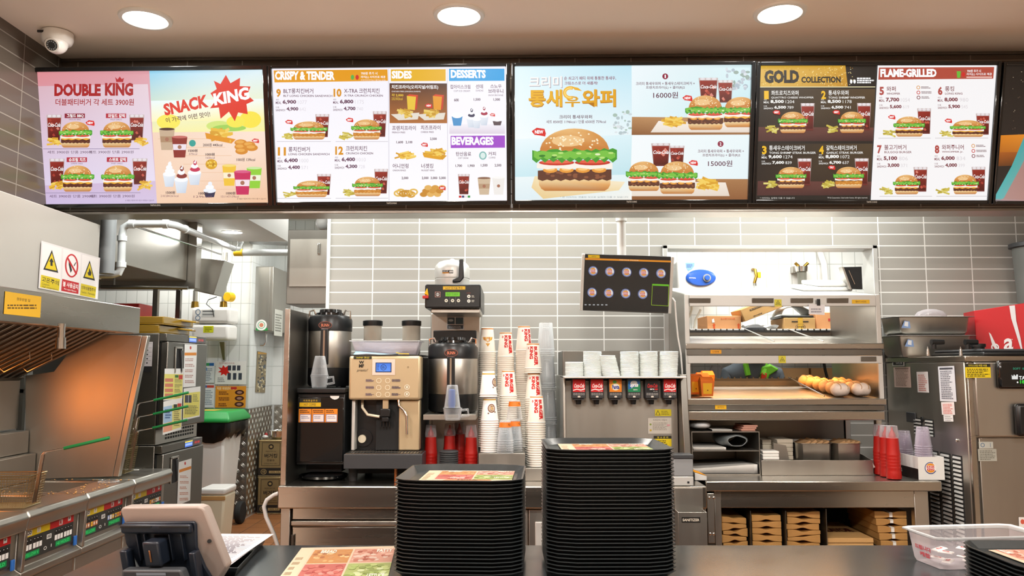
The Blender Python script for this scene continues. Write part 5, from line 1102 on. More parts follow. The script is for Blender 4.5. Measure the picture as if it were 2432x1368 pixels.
G().box(W(817, 1090, 3.98).x, 3.97, E0, W(1003, 1090, 3.98).x, EY + .099, E1 - .005).build('drip_tray', 'charcoal', t, .003)
g = G(); x0, x1 = W(822, 1090, 3.98).x, W(998, 1090, 3.98).x; n = 24
for k in range(n): x = x0 + (x1 - x0) * k / (n - 1); g.box(x - .0032, 3.975, E1 - .0048, x + .0032, EY + .09, E1 - .001)
g.box(x0, 3.973, E1 - .0048, x1, 3.977, E1).box(x0, EY + .02, E1 - .0048, x1, EY + .024, E1); g.build('drip_grate', 'steel_dark', t)
g = G()
for x in (EX0 + .03, EX1 - .04):
    for y in (4.06, 4.5): g.cyl((x, y, .851), (x, y, E0 - .0005), .02, .024, 14)
g.box(EX0 + .02, 4.2, .87, EX1 - .03, 4.5, E0); g.build('foot', 'black_matte', t)
label(G().cyl((W(944, 1125, 4.08).x, 4.02, .8515), (W(944, 1125, 4.08).x, 4.02, E0 - .001), .008, .008, 8).build('leveling_foot', 'copper', t), 'copper coloured foot')
for px, lab in ((885, 'bean hopper with brown grounds'), (977, None)):
    q = W(px, 800, 4.38); hz = zat(774, 4.38)
    h_ = G().lathe((q.x, 4.38, E3 + .0055), [(.044, 0), (.049, .012), (.049, hz - E3 - .006), (.046, hz - E3 - .006), (.046, .013), (.001, .012)], 28).build('bean_hopper', 'hopper_plastic', t)
    G().lathe((q.x, 4.38, hz), [(.053, .0005), (.054, .006), (.054, .026), (.046, .03)], 28).build('lid', 'black_plastic', h_)
    if lab: label(h_, lab); G().lathe((q.x, 4.38, E3 + .018), [(.044, 0), (.044, .09), (.03, .115), (.005, .12)], 22).build('grounds', 'kraft', h_)
p = Print(('y', EY), (828, 845, 999, 950), .0018)
p.rect(839, 846, 882, 853, '#2a2a16'); p.text('WMF 머신', 845, 847, 876, 852, '#d8c83a', .01)
p.text('W', 852, 857, 864, 864, '#17150f', .03); p.text('MF', 852, 865, 864, 873, '#17150f', .03); p.text('presto!', 847, 876, 871, 884, '#2a241a', 0, slant=3)
p.build('maker_badge', t)
p = Print(('y', EY), (828, 845, 999, 950), .0018)
p.poly([(884, 853), (938, 853), (938, 891), (884, 891)], ['#e9d9cf', '#e4d2c6', '#ddcbbc', '#e4d3c6']); p.build('display_frame', t); p = Print(('y', EY), (828, 845, 999, 950), .0018)
for r in range(3):
    y = 904 + 16.5 * r
    for x in (900, 921): p.ring(x, y, 6, 6, 1.1, '#f6ead0')
    p.lines(869, y - 4, 889, y + 3, 2, '#6a5a6a', r); p.rect(869, y - .4, 889, y + .4, '#4a3a5a'); p.lines(931, y - 4, 952, y + 3, 2, '#4a4252', r + 4); p.rect(931, y - .4, 952, y + .4, '#4a3a5a')
    if r: p.ring(967, y - 1, 6, 6, 1.1, '#f8f2e2'); p.ell(967, y - 1, 2, 3, '#f8f2e2', 8)
p.ring(969, 872, 2, 2, .8, '#7a6a4a', 12)
p.build('keypad', t)
p = Print(('y', EY), (892, 861, 930, 884), .003); p.bg('#2a3c60'); p.rect(894, 863, 928, 882, '#3f78e0', '#5a94f4'); p.ring(911, 872.5, 7, 7, 1.2, '#1c2c50'); p.lines(907, 869, 916, 876, 3, '#1c2c50', 2); p.lines(896, 865, 901, 880, 4, '#2a4c90', 3); label(p.build('display', t, LCD), 'blue lit display')
# ---- tub and cloth on the espresso machine
x0, x1 = W(832, 830, 4.12).x, W(998, 830, 4.12).x; zb, zt = E3 + .0095, zat(811, 4.12)
t = thing('plastic_tub', 'clear ribbed plastic tub lying on the espresso machine', 'tub', ((x0 + x1) / 2, 4.2, zb))
G().loft([[(x0 + .03, 4.12, zb), (x1 - .03, 4.12, zb), (x1 - .03, 4.28, zb), (x0 + .03, 4.28, zb)], [(x0 + .012, 4.10, zt), (x1 - .012, 4.10, zt), (x1 - .012, 4.30, zt), (x0 + .012, 4.30, zt)]], cap=False).build('body', 'clear_cap', t, solid=.002)
g = G(); g.box(x0, 4.088, zt, x1, 4.10, zt + .005).box(x0, 4.30, zt, x1, 4.312, zt + .005).box(x0, 4.10, zt, x0 + .012, 4.30, zt + .005).box(x1 - .012, 4.10, zt, x1, 4.30, zt + .005); g.build('rim', 'frosted_plastic', t)
mat('blue_cloth', '#9cc4e0', .8)
g = G().grid(lambda u, v: (x0 + .03 + .22 * u, 4.052 + .06 * v, E3 + .0062 + .004 * math.sin(5 * u) ** 2 * (1 - v) + .018 * (1 - u) * v), 14, 4)
tag(g.build('blue_cloth', 'blue_cloth', solid=.0012), 'pale blue cloth tucked under the clear tub', 'cloth')
q0 = G().tube([(x0 + .245, 4.055, E3 + .016), (x0 + .27, 4.056, E3 + .010), (x0 + .31, 4.057, E3 + .0092)], .0022, 6)
tag(q0.build('yellow_twist_tie', 'yellow_paint'), 'yellow strip beside the blue cloth', 'strip')
# ---- filter coffee brewer
HX0, HX1 = W(1009, 700, 4.08).x, W(1142, 700, 4.08).x; HZ0, HZ1 = zat(732, 4.08), zat(675, 4.08)
t = thing('coffee_brewer', 'tall filter coffee brewer with black control head', 'coffee brewer', ((HX0 + HX1) / 2, 4.4, .851))
G().box(HX0, 4.08, HZ0, HX1, 4.60, HZ1).build('control_head', 'black_plastic', t, .008)
CX0_, CX1_ = W(1022, 850, 4.45).x, W(1141, 850, 4.45).x
G().box(CX0_, 4.45, .852, CX1_, 4.62, HZ0 - .001).build('column', 'steel', t, .006)
G().box(HX0 + .03, 4.11, HZ0 - .022, HX1 - .005, 4.449, HZ0 - .001).build('funnel_rail', 'steel', t, .003)
G().box(W(1029, 800, 4.42).x, 4.42, zat(812, 4.42), W(1131, 800, 4.42).x, 4.449, zat(785, 4.42)).build('rear_bumper', 'black_plastic', t, .004)
p = Print(('y', 4.08), (1009, 675, 1142, 732), .0018)
p.rect(1052, 680, 1105, 688, '#e0b81c'); p.text('기계조작주의', 1068, 679.5, 1090, 682, '#8a7a10'); p.text('HOT 뜨거움 주의', 1058, 682, 1098, 687, '#3a3010', .01)
p.rect(1058, 694, 1092, 704, '#6ac41c'); p.text('READY TO BREW', 1061, 696, 1088, 702, '#2c6a10'); 
for x in (1060, 1075, 1089): p.ell(x, 714, 4, 4, '#d8d8c8', 14); p.ell(x, 714, 2, 1.5, '#5a5a52', 8)
for x in (1068, 1082): p.rect(x - .3, 705, x + .3, 722, '#6a6a6a')
for y in (704, 715): p.ell(1113.5, y, 4, 4, '#e6e6e0', 14); p.ell(1113.5, y, 2.5, 1, '#3a3a3a', 8); p.lines(1120, y - 3, 1128, y + 3, 3, '#b8b8b0', y)
p.rect(1033, 693, 1046, 706, '#b98a80'); p.rect(1034, 694, 1045, 705, '#1c1c1c'); p.ell(1039.5, 699.5, 4, 4, '#c8c8c8', 14); p.text('BUNN', 1036, 697.5, 1043, 701, '#1c1c1c', .02)
p.text('CAUTION', 1108, 695, 1118, 697, '#a04030'); p.build('control_panel', t)
p = Print(('y', 4.45), (1061, 747, 1102, 783), .002); p.bg('#dfe3e4'); p.rect(1063, 748, 1100, 753, '#e07a2c'); p.text('WARNING', 1070, 749, 1093, 752, '#3a2010', .02); p.rect(1063, 754, 1080, 770, '#2e4a58'); p.rect(1082, 754, 1100, 770, '#3a5a68'); p.ell(1071, 761, 6, 3, '#b9c8cc', 12); p.rect(1063, 772, 1100, 781, '#2e4454'); p.lines(1065, 774, 1098, 780, 2, '#c8d0d4', 3); p.build('warning_label', t)
g = G().prism([(HX0 - .003, 4.075, HZ1 - .05), (HX0 + .012, 4.07, HZ1 - .02), (HX0 + .02, 4.07, HZ1 - .06)], (0, .02, 0)); label(g.build('faucet_guard', 'yellow_paint', t, .003), 'yellow faucet handle')
g = G().box(HX0 - .01, 4.06, HZ1 - .075, HX0 + .02, 4.079, HZ1 - .06); label(g.build('faucet_lever', 'red_plastic', t, .002), 'red faucet lever')
q = W(1074, 640, 4.3); zp = HZ1 + .0005
t = thing('brew_funnel', 'brushed steel funnel pot upside down on the coffee brewer', 'funnel', (q.x, 4.3, zp))
G().lathe((q.x, 4.3, zp), [(.092, 0), (.094, .046), (.091, .049), (.094, .052), (.095, .10), (.089, .122), (.076, .136), (.072, .140), (.05, .148), (.015, .154), (.008, .16)], 40).build('pot', 'steel_white', t)
G().prism([(q.x + .01, 4.19, zp + .02), (q.x + .05, 4.19, zp + .022), (q.x + .070, 4.19, zp + .045), (q.x + .066, 4.19, zp + .146), (q.x + .044, 4.19, zp + .144), (q.x + .042, 4.19, zp + .05), (q.x + .01, 4.19, zp + .036)], (0, .016, 0)).build('handle', 'black_plastic', t, .005)
p = Print(None, (0, 0, 100, 30), size=(.06, .02)); p.O = Vector((0, 0, 0)); p.rect(0, 0, 62, 18, '#262626'); p.rect(0, 18, 62, 26, '#d8902c'); p.text('DECAF', 5, 4, 56, 14, '#d8d8d8', .02); p.rect(62, 0, 100, 26, '#1c1c1c'); p.ell(74, 13, 8, 9, '#e8e8e8', 12); p.ell(90, 13, 8, 9, '#e8e8e8', 12)
o = wrap(p, 0, 0, lambda z: .0955, -PI / 2 - .5, 'badge', t, z0=.068)
urn(1076, 4.27, zat(983, 4.15) + .002, zat(797, 4.27), 'steel coffee urn on a low shelf under the brewer head', .128)
sz = zat(983, 4.15)
t = thing('urn_shelf', 'low steel shelf holding the urn above red bottles', 'shelf', (W(1070, 990, 4.1).x, 4.25, .851))
x0, x1 = W(1005, 990, 4.1).x, W(1130, 990, 4.1).x
G().box(x0, 4.1, sz - .028, x1, 4.44, sz).build('board', 'steel', t, .002)
g = G().box(x0, 4.40, .851, x0 + .012, 4.44, sz - .0285).box(x1 - .012, 4.40, .851, x1, 4.44, sz - .0285); g.build('support', 'steel', t)
q = W(1074, 990, 4.068)
t2 = measure(q.x + .002, 4.068, sz - .026, .047, 'clear measuring cup hooked on the urn shelf front')
o = clear_cup(sz + .0345, q.x, 4.068, .041, .027, .115, 'plastic_cup', 'clear cup upside down over a blue scoop on urn shelf', 'cup', 'upturned clear cups')
mat('blue_scoop', '#4a6ab0', .3)
tag(G().lathe((q.x - .003, 4.068, sz + .0345), [(.016, .001), (.02, .02), (.018, .09), (.006, .094)], 16).build('blue_scoop', 'blue_scoop'), 'small blue scoop standing inside the upturned clear cup', 'scoop')
# ---- red squeeze bottles
def red_bottle(x, y, z, lab, grp, rz=0., s=1., first=[None]):
    if first[0] is None:
        t = thing('sauce_bottle', lab, 'sauce bottle', (0, 0, 0), grp); r = .036
        prof = [(.02, .0), (r, .004), (r * 1.02, .012), (r * .98, .04)]
        for k in range(5): prof += [(r * .93, .05 + .016 * k), (r * .97, .056 + .016 * k), (r * .95, .062 + .016 * k)]
        prof += [(r * .86, .15), (r * .82, .185), (r * .78, .205), (r * .55, .21)]
        G().lathe((0, 0, 0), prof, 28).build('body', 'red_plastic', t, local=True)
        G().lathe((0, 0, 0), [(r * .5, .2105), (r * .45, .225), (.006, .245), (.003, .262)], 20).build('nozzle', 'red_plastic', t, local=True)
        label(G().lathe((0, 0, 0), [(r * .84, .206), (r * .84, .222), (r * .70, .268), (.004, .270)], 24, cap=False).build('cap', 'clear_cap', t, local=True), 'clear plastic cap')
        first[0] = t
    else: t = dup(first[0], label=lab, group=grp)
    t.location = (x, y, z); t.rotation_euler = (0, 0, rz); t.scale = (s, s, s); return t
for px, Y, lab in ((1023, 4.2, 'red sauce bottle under the urn shelf, leftmost of four'), (1068, 4.28, 'red sauce bottle under the urn shelf, behind the grey lids'), (1091, 4.38, 'red sauce bottle under the urn shelf, farthest back of four'), (1119, 4.18, 'red sauce bottle under the urn shelf, rightmost of four')):
    red_bottle(W(px, 1050, Y).x, Y, .8505, lab, 'red bottles under the urn shelf', .3)
def stack(x, y, z, n, dz, proto, lab, toplab, grp, rz=0.):
    for k in range(n):
        o = dup(proto, (x + .0006 * math.sin(k * 2.1), y, z + dz * k), (0, 0, rz), toplab if k == n - 1 else lab, grp)
def proto_off(o):      # a template that is itself not kept
    for c in list(o.children): proto_off(c)
    bpy.data.objects.remove(o)
mat('dark_lid', '#3b3d3f', .4)
pr = tag(G().lathe((0, 0, 0), [(.045, 0), (.0485, .001), (.0485, .006), (.046, .0085), (.043, .009), (.040, .0105), (.005, .0105)], 28, cap=False).build('cup_cover', 'dark_lid', local=True), 'x', 'lid')
q = W(1066, 1080, 4.09); stack(q.x, 4.09, .851, 14, .0106, pr, 'dark grey cup lid in the short stack between red bottles', 'dark grey cup lid on top of the short stack', 'dark grey cup lids'); proto_off(pr)

# ================================================================ stacked cups
def cup_mesh(r0, r1, h, m, name='paper_cup', rim=.0026):
    """open tumbler upside down: mouth radius r0 at z=0, base radius r1 at z=h"""
    return tag(G().lathe((0, 0, 0), [(r0 - .0001, .0008), (r0 + .0005, 0), (r0 + rim, .0014), (r0 + rim, .0034), (r0, .005), (r1 + .0002, h - .002), (r1 - .001, h), (r1 - .004, h - .0005), (r1 - .0045, h - .006), (.002, h - .007)], 26, cap=False).build(name, m, local=True), 'x', 'cup')
def cup_print(o, r0, r1, h, kind, a0=-PI / 2):
    rf = lambda z: r0 + (r1 - r0) * (z - .005) / (h - .007)
    W_ = 2 * PI * .04; xs = {'soda': (62, 188), 'crown': (62, 188), 'coffee': (62, 180), 'orange': (62,)}[kind]
    for i, x in enumerate(xs):
        p = Print(None, (0, 0, 251, h * 1000), size=(W_, h)); p.O = Vector((0, 0, 0))
        if i == 0: p.strip(0, {'coffee': 9, 'orange': 8}.get(kind, 2), 251, {'coffee': 15, 'orange': 32}.get(kind, 7), {'coffee': '#d0a83a', 'orange': '#e8791c'}.get(kind, '#e08a2c')); wrap(p, 0, 0, rf, a0 - 1.55, 'rim_band', o, z0=0); p = Print(None, (0, 0, 251, h * 1000), size=(W_, h)); p.O = Vector((0, 0, 0))
        if kind == 'soda':
            p.text('BURGER', 0, 0, 0, 0, '#cf1f1d', .04, quad=[(x + 22, 17), (x + 22, 118), (x + 1, 118), (x + 1, 17)]); p.text('KING', 0, 0, 0, 0, '#cf1f1d', .04, quad=[(x - 3, 17), (x - 3, 84), (x - 23, 84), (x - 23, 17)]); p.ell(x - 34, 26, 5, 6, '#cf1f1d', 12); p.ell(x - 34, 26, 2, 2.5, '#f3e6da', 8)
        if kind == 'crown':
            for k in range(-3, 4): p.poly([(x + k * 9 - 4, 50), (x + k * 9 + 4, 50), (x + k * 7 + 3, 66 + 4 * abs(3 - abs(k))), (x + k * 7 - 3, 66 + 4 * abs(3 - abs(k)))], ['#e2a22a', '#c8791e', '#eec04a'][k % 3])
            p.ell(x, 66, 9, 9, '#f3ead6', 14); p.ring(x, 66, 8, 8, 2, '#d08a24', 14); p.poly([(x - 12, 84), (x + 12, 84), (x, 102)], '#d9982a')
        if kind == 'coffee': p.ell(x, 55, 20, 22, '#7a4a34', 22); p.ell(x, 55, 15, 17, '#e6d6bc', 20); p.ell(x, 55, 12, 13, '#6a3a26', 18); p.poly([(x - 3, 48), (x + 3, 46), (x + 8, 58), (x, 62)], '#e0a82c'); p.ell(x - 16, 80, 4, 4, '#7a5a44', 10); p.ell(x + 18, 74, 4, 5, '#7a5a44', 10)
        if kind == 'orange': p.ell(x, 20, 7, 8, '#4a2a1c', 14)
        wrap(p, 0, 0, rf, a0 - 1.55, 'printing', o, z0=0)
SH = .135; CR0, CR1 = .0455, .0325
plain = cup_mesh(CR0, CR1, SH, 'cup_paper'); soda = cup_mesh(CR0, CR1, SH, 'cup_paper'); cup_print(soda, CR0, CR1, SH, 'soda'); crown = cup_mesh(CR0, CR1, SH, 'cup_paper'); cup_print(crown, CR0, CR1, SH, 'crown')
cof = cup_mesh(.044, .031, .118, 'cup_white', 'coffee_cup'); coft = cup_mesh(.044, .031, .118, 'cup_white', 'coffee_cup'); cup_print(coft, .044, .031, .118, 'coffee')
big = cup_mesh(.047, .037, .15, 'frosted_plastic', 'plastic_cup'); ora = cup_mesh(.041, .027, .10, 'clear_plastic', 'plastic_cup'); orat = cup_mesh(.041, .027, .10, 'clear_plastic', 'plastic_cup'); cup_print(orat, .041, .027, .10, 'orange')
DZ = .0115
def cups(px, Y, zb, n, body, cap, h, what, grp, rz=0., py=900, dz=DZ):
    x = W(px, py, Y).x
    for k in range(n):
        o = dup(cap if k == n - 1 else body, (x + .00008 * math.sin(k * 2.3), Y + .00008 * math.cos(k * 1.7), zb + dz * k), (0, 0, rz), (what[1] if k == n - 1 else what[0]), grp)
    return zb + dz * (n - 1) + h + .0006
z1 = zat(1077, 4.06)
t = thing('cup_stand', 'low open steel box holding coffee cups and clear cups', 'cup stand', (W(1189, 1090, 4.1).x, 4.25, .851))
x0, x1 = W(1137, 1090, 4.06).x, W(1247, 1090, 4.06).x
G().box(x0, 4.06, .851, x1, 4.46, z1).build('box', 'steel_rough', t, .002)
z2 = zat(1112, 4.06)
t = thing('cup_stand', 'lower steel box holding paper cups beside the drink dispenser', 'cup stand', (W(1275, 1120, 4.1).x, 4.3, .851))
G().box(x1 + .002, 4.06, .851, W(1306, 1120, 4.06).x + .03, 4.62, z2).build('box', 'steel_rough', t, .002)
z1 += .001; z2 += .001
gp = 'paper cups stacked beside the brewer'
cups(1157, 4.39, z1, 45, plain, crown, SH, ('white paper cup in the stack topped by a gold crown print', 'paper cup with gold crown print, leftmost of the stack tops'), gp, .1)
cups(1201, 4.40, z1, 43, plain, soda, SH, ('white paper cup in the rear stack behind the coffee cups', 'red lettered paper cup topping the rear stack behind coffee cups'), gp, .35)
cups(1207, 4.245, z1, 25, plain, soda, SH, ('white paper cup in the stack behind the orange clear cups', 'red lettered paper cup right above the orange clear cups'), gp, .12)
zt = cups(1163, 4.122, z1, 15, cof, coft, .118, ('white coffee cup in the front stack on the steel box', 'white coffee cup with brown emblem, in the middle of its stack'), 'white coffee cups', .2, dz=.0113)
cups(1160, 4.122, zt, 2, cof, coft, .118, ('white coffee cup second from the top of the coffee stack', 'white coffee cup with brown emblem topping the coffee stack'), 'white coffee cups', 1.0, dz=.0113)
cups(1244.5, 4.405, z1, 46, plain, soda, SH, ('white paper cup in the tallest paper cup stack', 'paper cup topping the tallest paper cup stack'), gp, .6)
zt = cups(1268, 4.29, z2, 30, plain, soda, SH, ('white paper cup in the stack behind the front one', 'red lettered paper cup low in the two part stack'), gp, .2)
cups(1266, 4.29, zt, 3, plain, soda, SH, ('white paper cup near the top of the two part stack', 'red lettered paper cup topping the two part stack'), gp, .05)
cups(1274, 4.14, z2, 20, plain, soda, SH, ('white paper cup in the front stack beside the dispenser', 'red lettered paper cup topping the front stack beside the dispenser'), gp, .22)
zt = z2
for k, px in enumerate((1303, 1301, 1299, 1297)):
    w_ = ['lowest', 'second lowest', 'second highest', 'highest'][k]
    zt = cups(px, 4.46, zt, 4, big, big, .15, ('frosted clear cup in the %s bundle by the dispenser' % w_, 'frosted clear cup topping the %s bundle by the dispenser' % w_), 'large clear cups', dz=.012)
zt = cups(1222, 4.152, z1, 6, ora, orat, .10, ('clear cup in the rear orange printed stack', 'clear cup with orange band, topping the rear orange stack'), 'orange printed clear cups', .4, dz=.012)
cups(1222, 4.152, zt, 1, ora, orat, .10, ('', 'clear cup with orange band, single one on the rear stack'), 'orange printed clear cups', .4)
zt = cups(1200, 4.077, z1, 6, ora, orat, .10, ('clear cup in the front orange printed stack', 'clear cup with orange band, topping the front orange stack'), 'orange printed clear cups', .2, dz=.012)
for o in (plain, soda, crown, cof, coft, big, ora, orat): proto_off(o)

# ================================================================ drink dispenser
DX0, DX1, DY = W(1342, 950, 4.12).x, W(1612, 950, 4.12).x, 4.12
zt_ = zat(894, 4.02)
t = thing('drink_dispenser', 'grey six valve soft drink dispenser with lids on top', 'drink dispenser', ((DX0 + DX1) / 2, 4.4, .851))
G().box(DX0, DY, .90, DX1 - .005, 4.72, zt_ - .02).build('body', 'steel_rough', t, .004)
G().prism([(DX1 - .004, 3.99, .95), (DX1 - .004, 4.06, zt_ + .01), (DX1 - .004, 4.72, zt_ + .01), (DX1 - .004, 4.72, .86), (DX1 - .004, 3.99, .86)], (.035, 0, 0)).build('side_panel', 'steel_dark', t, .004)
G().prism([(DX0 - .012, 4.04, .90), (DX0 - .012, 4.08, zt_), (DX0 - .012, 4.72, zt_), (DX0 - .012, 4.72, .90)], (.011, 0, 0)).build('side_panel', 'steel', t, .002)
G().box(DX0 - .02, 4.0, .8515, DX1 - .006, 4.72, .899).build('drip_tray', 'steel_dark', t, .004)
G().box(DX0 - .012, 3.995, zt_ - .009, DX1 + .015, 4.30, zt_).build('lid_shelf', 'steel_white', t, .002)
G().box(DX0, 4.302, zt_ - .02, DX1 + .01, 4.72, zat(833, 4.302)).build('rear_casing', 'steel_dark', t, .004)
drinks = [('Coca-Cola', '#d8151d', '#ffffff'), ('Coca-Cola', '#d8151d', '#ffffff'), ('Fanta', '#f08a1c', '#1c3a9c'), ('Sprite', '#0f8a58', '#ffffff'), ('Coca-Cola', '#121212', '#d8151d'), ('Coca-Cola', '#d8151d', '#ffffff')]
for k, px in enumerate((1375, 1418, 1462, 1506, 1549, 1591)):
    q = W(px, 925, 4.05); a = .0345
    v = G().box(q.x - a, 4.05, zat(946, 4.05), q.x + a, DY - .001, zat(900, 4.05)).build('valve', 'charcoal', t, .003)
    G().box(q.x - a * .75, 4.06, zat(950, 4.05), q.x + a * .75, DY - .001, zat(946.5, 4.05)).build('valve_base', 'charcoal', v)
    G().cyl((q.x, 4.085, zat(961, 4.05)), (q.x, 4.085, zat(950.5, 4.05)), .0125, .015, 14).build('nozzle', 'black_plastic', v)
    n, bgc, fg = drinks[k]
    p = Print(('y', 4.05), (px - 15.5, 900, px + 15.5, 946), .0015)
    p.rect(px - 14.5, 901, px + 14.5, 931, bgc)
    if n == 'Fanta': p.ell(px, 918, 11, 10, '#f6c23a', 20); p.ell(px, 919, 9, 8, '#f7f3ea', 18); p.ell(px - 2, 907, 5, 4, '#58b040', 10); p.text(n, px - 8, 914, px + 9, 924, fg, .03)
    elif n == 'Sprite': p.poly([(px - 14, 901), (px + 14, 901), (px + 14, 912), (px - 14, 926)], '#1c6ab8'); p.ell(px, 909, 8, 5, '#d8ecf4', 14); p.text(n, px - 10, 908, px + 9, 922, fg, .03, slant=1.5); p.text('zero', px - 2, 924, px + 8, 927, fg, .01)
    else:
        p.text(n, px - 12, 911, px + 12, 921, fg, .02, slant=2)
        if k != 4: p.poly([(px - 14, 926), (px - 5, 923), (px + 5, 925), (px + 14, 922), (px + 14, 925), (px + 4, 927.5), (px - 5, 925.5), (px - 14, 928)], '#ffffff')
        else: p.text('zero', px - 6, 923, px + 5, 926, '#ffffff', .02); p.rect(px + 6, 923, px + 13, 926, '#d8151d')
        p.text('coca cola', px + 2, 928, px + 12, 930, '#ffffff')
    for j in range(5): p.rect(px - 13 + 5.6 * j, 934, px - 9.4 + 5.6 * j, 938, '#d8d8d4'); p.rect(px - 12.4 + 5.6 * j, 934.6, px - 10 + 5.6 * j, 937.4, '#222222')
    p.rect(px - 3, 940, px + 3, 944, '#e6e2d6'); p.build('brand_plate', v)
p = Print(('y', DY), (1533, 970, 1598, 1062), .002)
p.poly([(1556, 972), (1595, 972), (1595, 988), (1556, 988)], '#d2c21c'); p.poly([(1563, 974), (1569, 986), (1557, 986)], '#3a3410'); p.poly([(1563, 976.5), (1567, 985), (1559, 985)], '#d2c21c'); p.lines(1571, 975, 1593, 986, 3, '#8a7e14', 2)
p.poly([(1539, 993), (1595, 992), (1595, 1030), (1539, 1030)], '#cdc8bd'); p.text('위생관리 지침서', 1551, 995, 1584, 1000, '#4a463e'); p.lines(1550, 1003, 1588, 1022, 7, '#9a948a', 4); p.ell(1545, 1008, 2.5, 2.5, '#8a9a4a', 8); p.ell(1545, 1022, 2.5, 2.5, '#c8a83a', 8); p.rect(1584, 1008, 1591, 1012, '#d89aa0')
p.rect(1552, 1035, 1594, 1042, '#26241c'); p.text('청 소 관 리', 1560, 1036.5, 1586, 1041, '#d8c83a', .01); p.rect(1552, 1042, 1594, 1060, '#e0c814'); p.lines(1556, 1045, 1590, 1057, 3, '#5a5010', 6); p.build('labels', t)
# lids standing in six stacks on the dispenser
pr = tag(G().lathe((0, 0, 0), [(.0445, 0), (.047, .0008), (.047, .0045), (.0445, .0058), (.041, .006), (.0395, .0046), (.003, .0046)], 26, cap=False).build('cup_cover', 'lid_plastic', local=True), 'x', 'lid')
for k, (px, n, w_) in enumerate(((1364, 11, 'shortest stack of white lids on the dispenser'), (1407, 19, 'second stack of white lids from the brewer side'), (1451, 16, 'leaning third stack of white lids on the dispenser'), (1495, 19, 'fourth stack of white lids on the dispenser'), (1540, 19, 'fifth stack of white lids on the dispenser'), (1586, 19, 'last stack of white lids, nearest the heated shelves'))):
    x = W(px, 860, 4.1).x
    for j in range(n):
        ln = .0016 * j if k == 2 else (-.0004 * j if k == 5 else 0)
        dup(pr, (x - ln + .0005 * math.sin(j * 1.9 + k), 4.1, zt_ + .0006 + .0066 * j), (0, 0, j), ('white cup lid topping the ' if j == n - 1 else 'white cup lid inside the ') + w_, 'white cup lids on the dispenser')
proto_off(pr)
# ---- order monitor on a ceiling pole
q = W(1477, 560, 4.32)
t = thing('order_monitor', 'tilted black order monitor hanging from a white pole', 'monitor', (q.x, 4.2, 1.75))
G().cyl((q.x, 4.34, zat(660, 4.3)), (q.x, 4.34, 2.74), .0245, .0245, 20).build('pole', 'white_paint', t)
G().cyl((q.x, 4.34, zat(526, 4.34)), (q.x, 4.34, zat(515, 4.34)), .03, .03, 20).build('collar', 'white_paint', t)
cs = [W(1384, 602, 4.22), W(1604, 611, 4.20), W(1591, 744, 4.26), W(1375, 738, 4.28)]
TL, TR, BR, BL = cs; u = (TR + BR - TL - BL) / 2; v = (TL + TR - BL - BR) / 2; w_, h_ = u.length, v.length; u.normalize(); n = u.cross(v).normalized(); v = n.cross(u); O = sum(cs, Vector()) / 4
def slab(a0, a1, b0, b1, d0, d1):
    P = lambda a, b, d: O + u * a * w_ / 2 + v * b * h_ / 2 + n * d
    return G().loft([[P(a0, b0, d0), P(a1, b0, d0), P(a1, b1, d0), P(a0, b1, d0)], [P(a0, b0, d1), P(a1, b0, d1), P(a1, b1, d1), P(a0, b1, d1)]])
slab(-.93, .93, -1, 1, -.03, 0).build('panel', 'black_gloss', t, .002)
slab(-1, -.932, -1, 1, -.034, .006).build('side_frame', 'steel_white', t, .003); slab(.932, 1, -1, 1, -.034, .006).build('side_frame', 'steel_white', t, .003)
slab(-.2, .2, -.4, .4, -.1, -.031).build('mount', 'white_paint', t, .003)
p = Print(cs, [(1384, 602), (1604, 611), (1591, 744), (1375, 738)], .0016)
p.poly([(1393, 604), (1597, 611), (1585, 741), (1383, 736)], '#0e1214')
p.poly([(1392, 612), (1596, 620), (1595.5, 624), (1391.6, 616.5)], '#f0941c'); p.text('DEVICE MODE', 0, 0, 0, 0, '#fbe0b8', quad=[(1475, 616), (1520, 617.8), (1520, 620.2), (1475, 618.4)])
for r in range(2):
    for k in range(5):
        if r == 1 and k == 4: continue
        cx, cy = (1410 + 40.4 * k, 643.5 + 1.6 * k) if r == 0 else (1406 + 40.2 * k, 695 + 1.2 * k)
        p.ell(cx, cy, 11.5, 11.5, '#5a68a0', 24); p.ell(cx, cy, 10, 10, '#c8ccd8', 22); bun_logo(p, cx, cy, 9.2, '#4a5a9c')
p.poly([(1550, 674.5), (1589, 676), (1588.6, 680), (1549.6, 678.5)], '#6ac41c')
for a, b in (((1550, 679), (1546, 724)), ((1546, 724), (1585, 726)), ((1585, 726), (1588, 680))):
    dx, dy = b[0] - a[0], b[1] - a[1]; L = math.hypot(dx, dy); nx, ny = -dy / L * .5, dx / L * .5; p.poly([(a[0] - nx, a[1] - ny), (b[0] - nx, b[1] - ny), (b[0] + nx, b[1] + ny), (a[0] + nx, a[1] + ny)], '#9ac41c')
for k in range(6): p.rect(1387 + 10 * k, 723, 1392 + 10 * k, 725.5, '#b8bcc0')
p.build('display', t, DIMSCREEN)
p = Print(cs, [(1384, 602), (1604, 611), (1591, 744), (1375, 738)], .003); p.poly([(1399, 604.5), (1427, 605.5), (1427, 612.5), (1399, 611.5)], '#e8c81c'); p.text('서비스', 0, 0, 0, 0, '#6a5a10', .01, quad=[(1407, 606.4), (1419, 606.9), (1419, 610.8), (1407, 610.3)]); p.build('yellow_sticker', t)
tag(G().tube([W(1597, 708, 4.24), W(1603, 716, 4.22), W(1606, 760, 4.24), W(1610, 800, 4.26), W(1617, 840, 4.26), W(1620, 880, 4.28), W(1621, 1000, 4.28)], .0045, 8).build('monitor_cable', 'cable_white'), 'white cable hanging from the order monitor to the counter', 'cable')
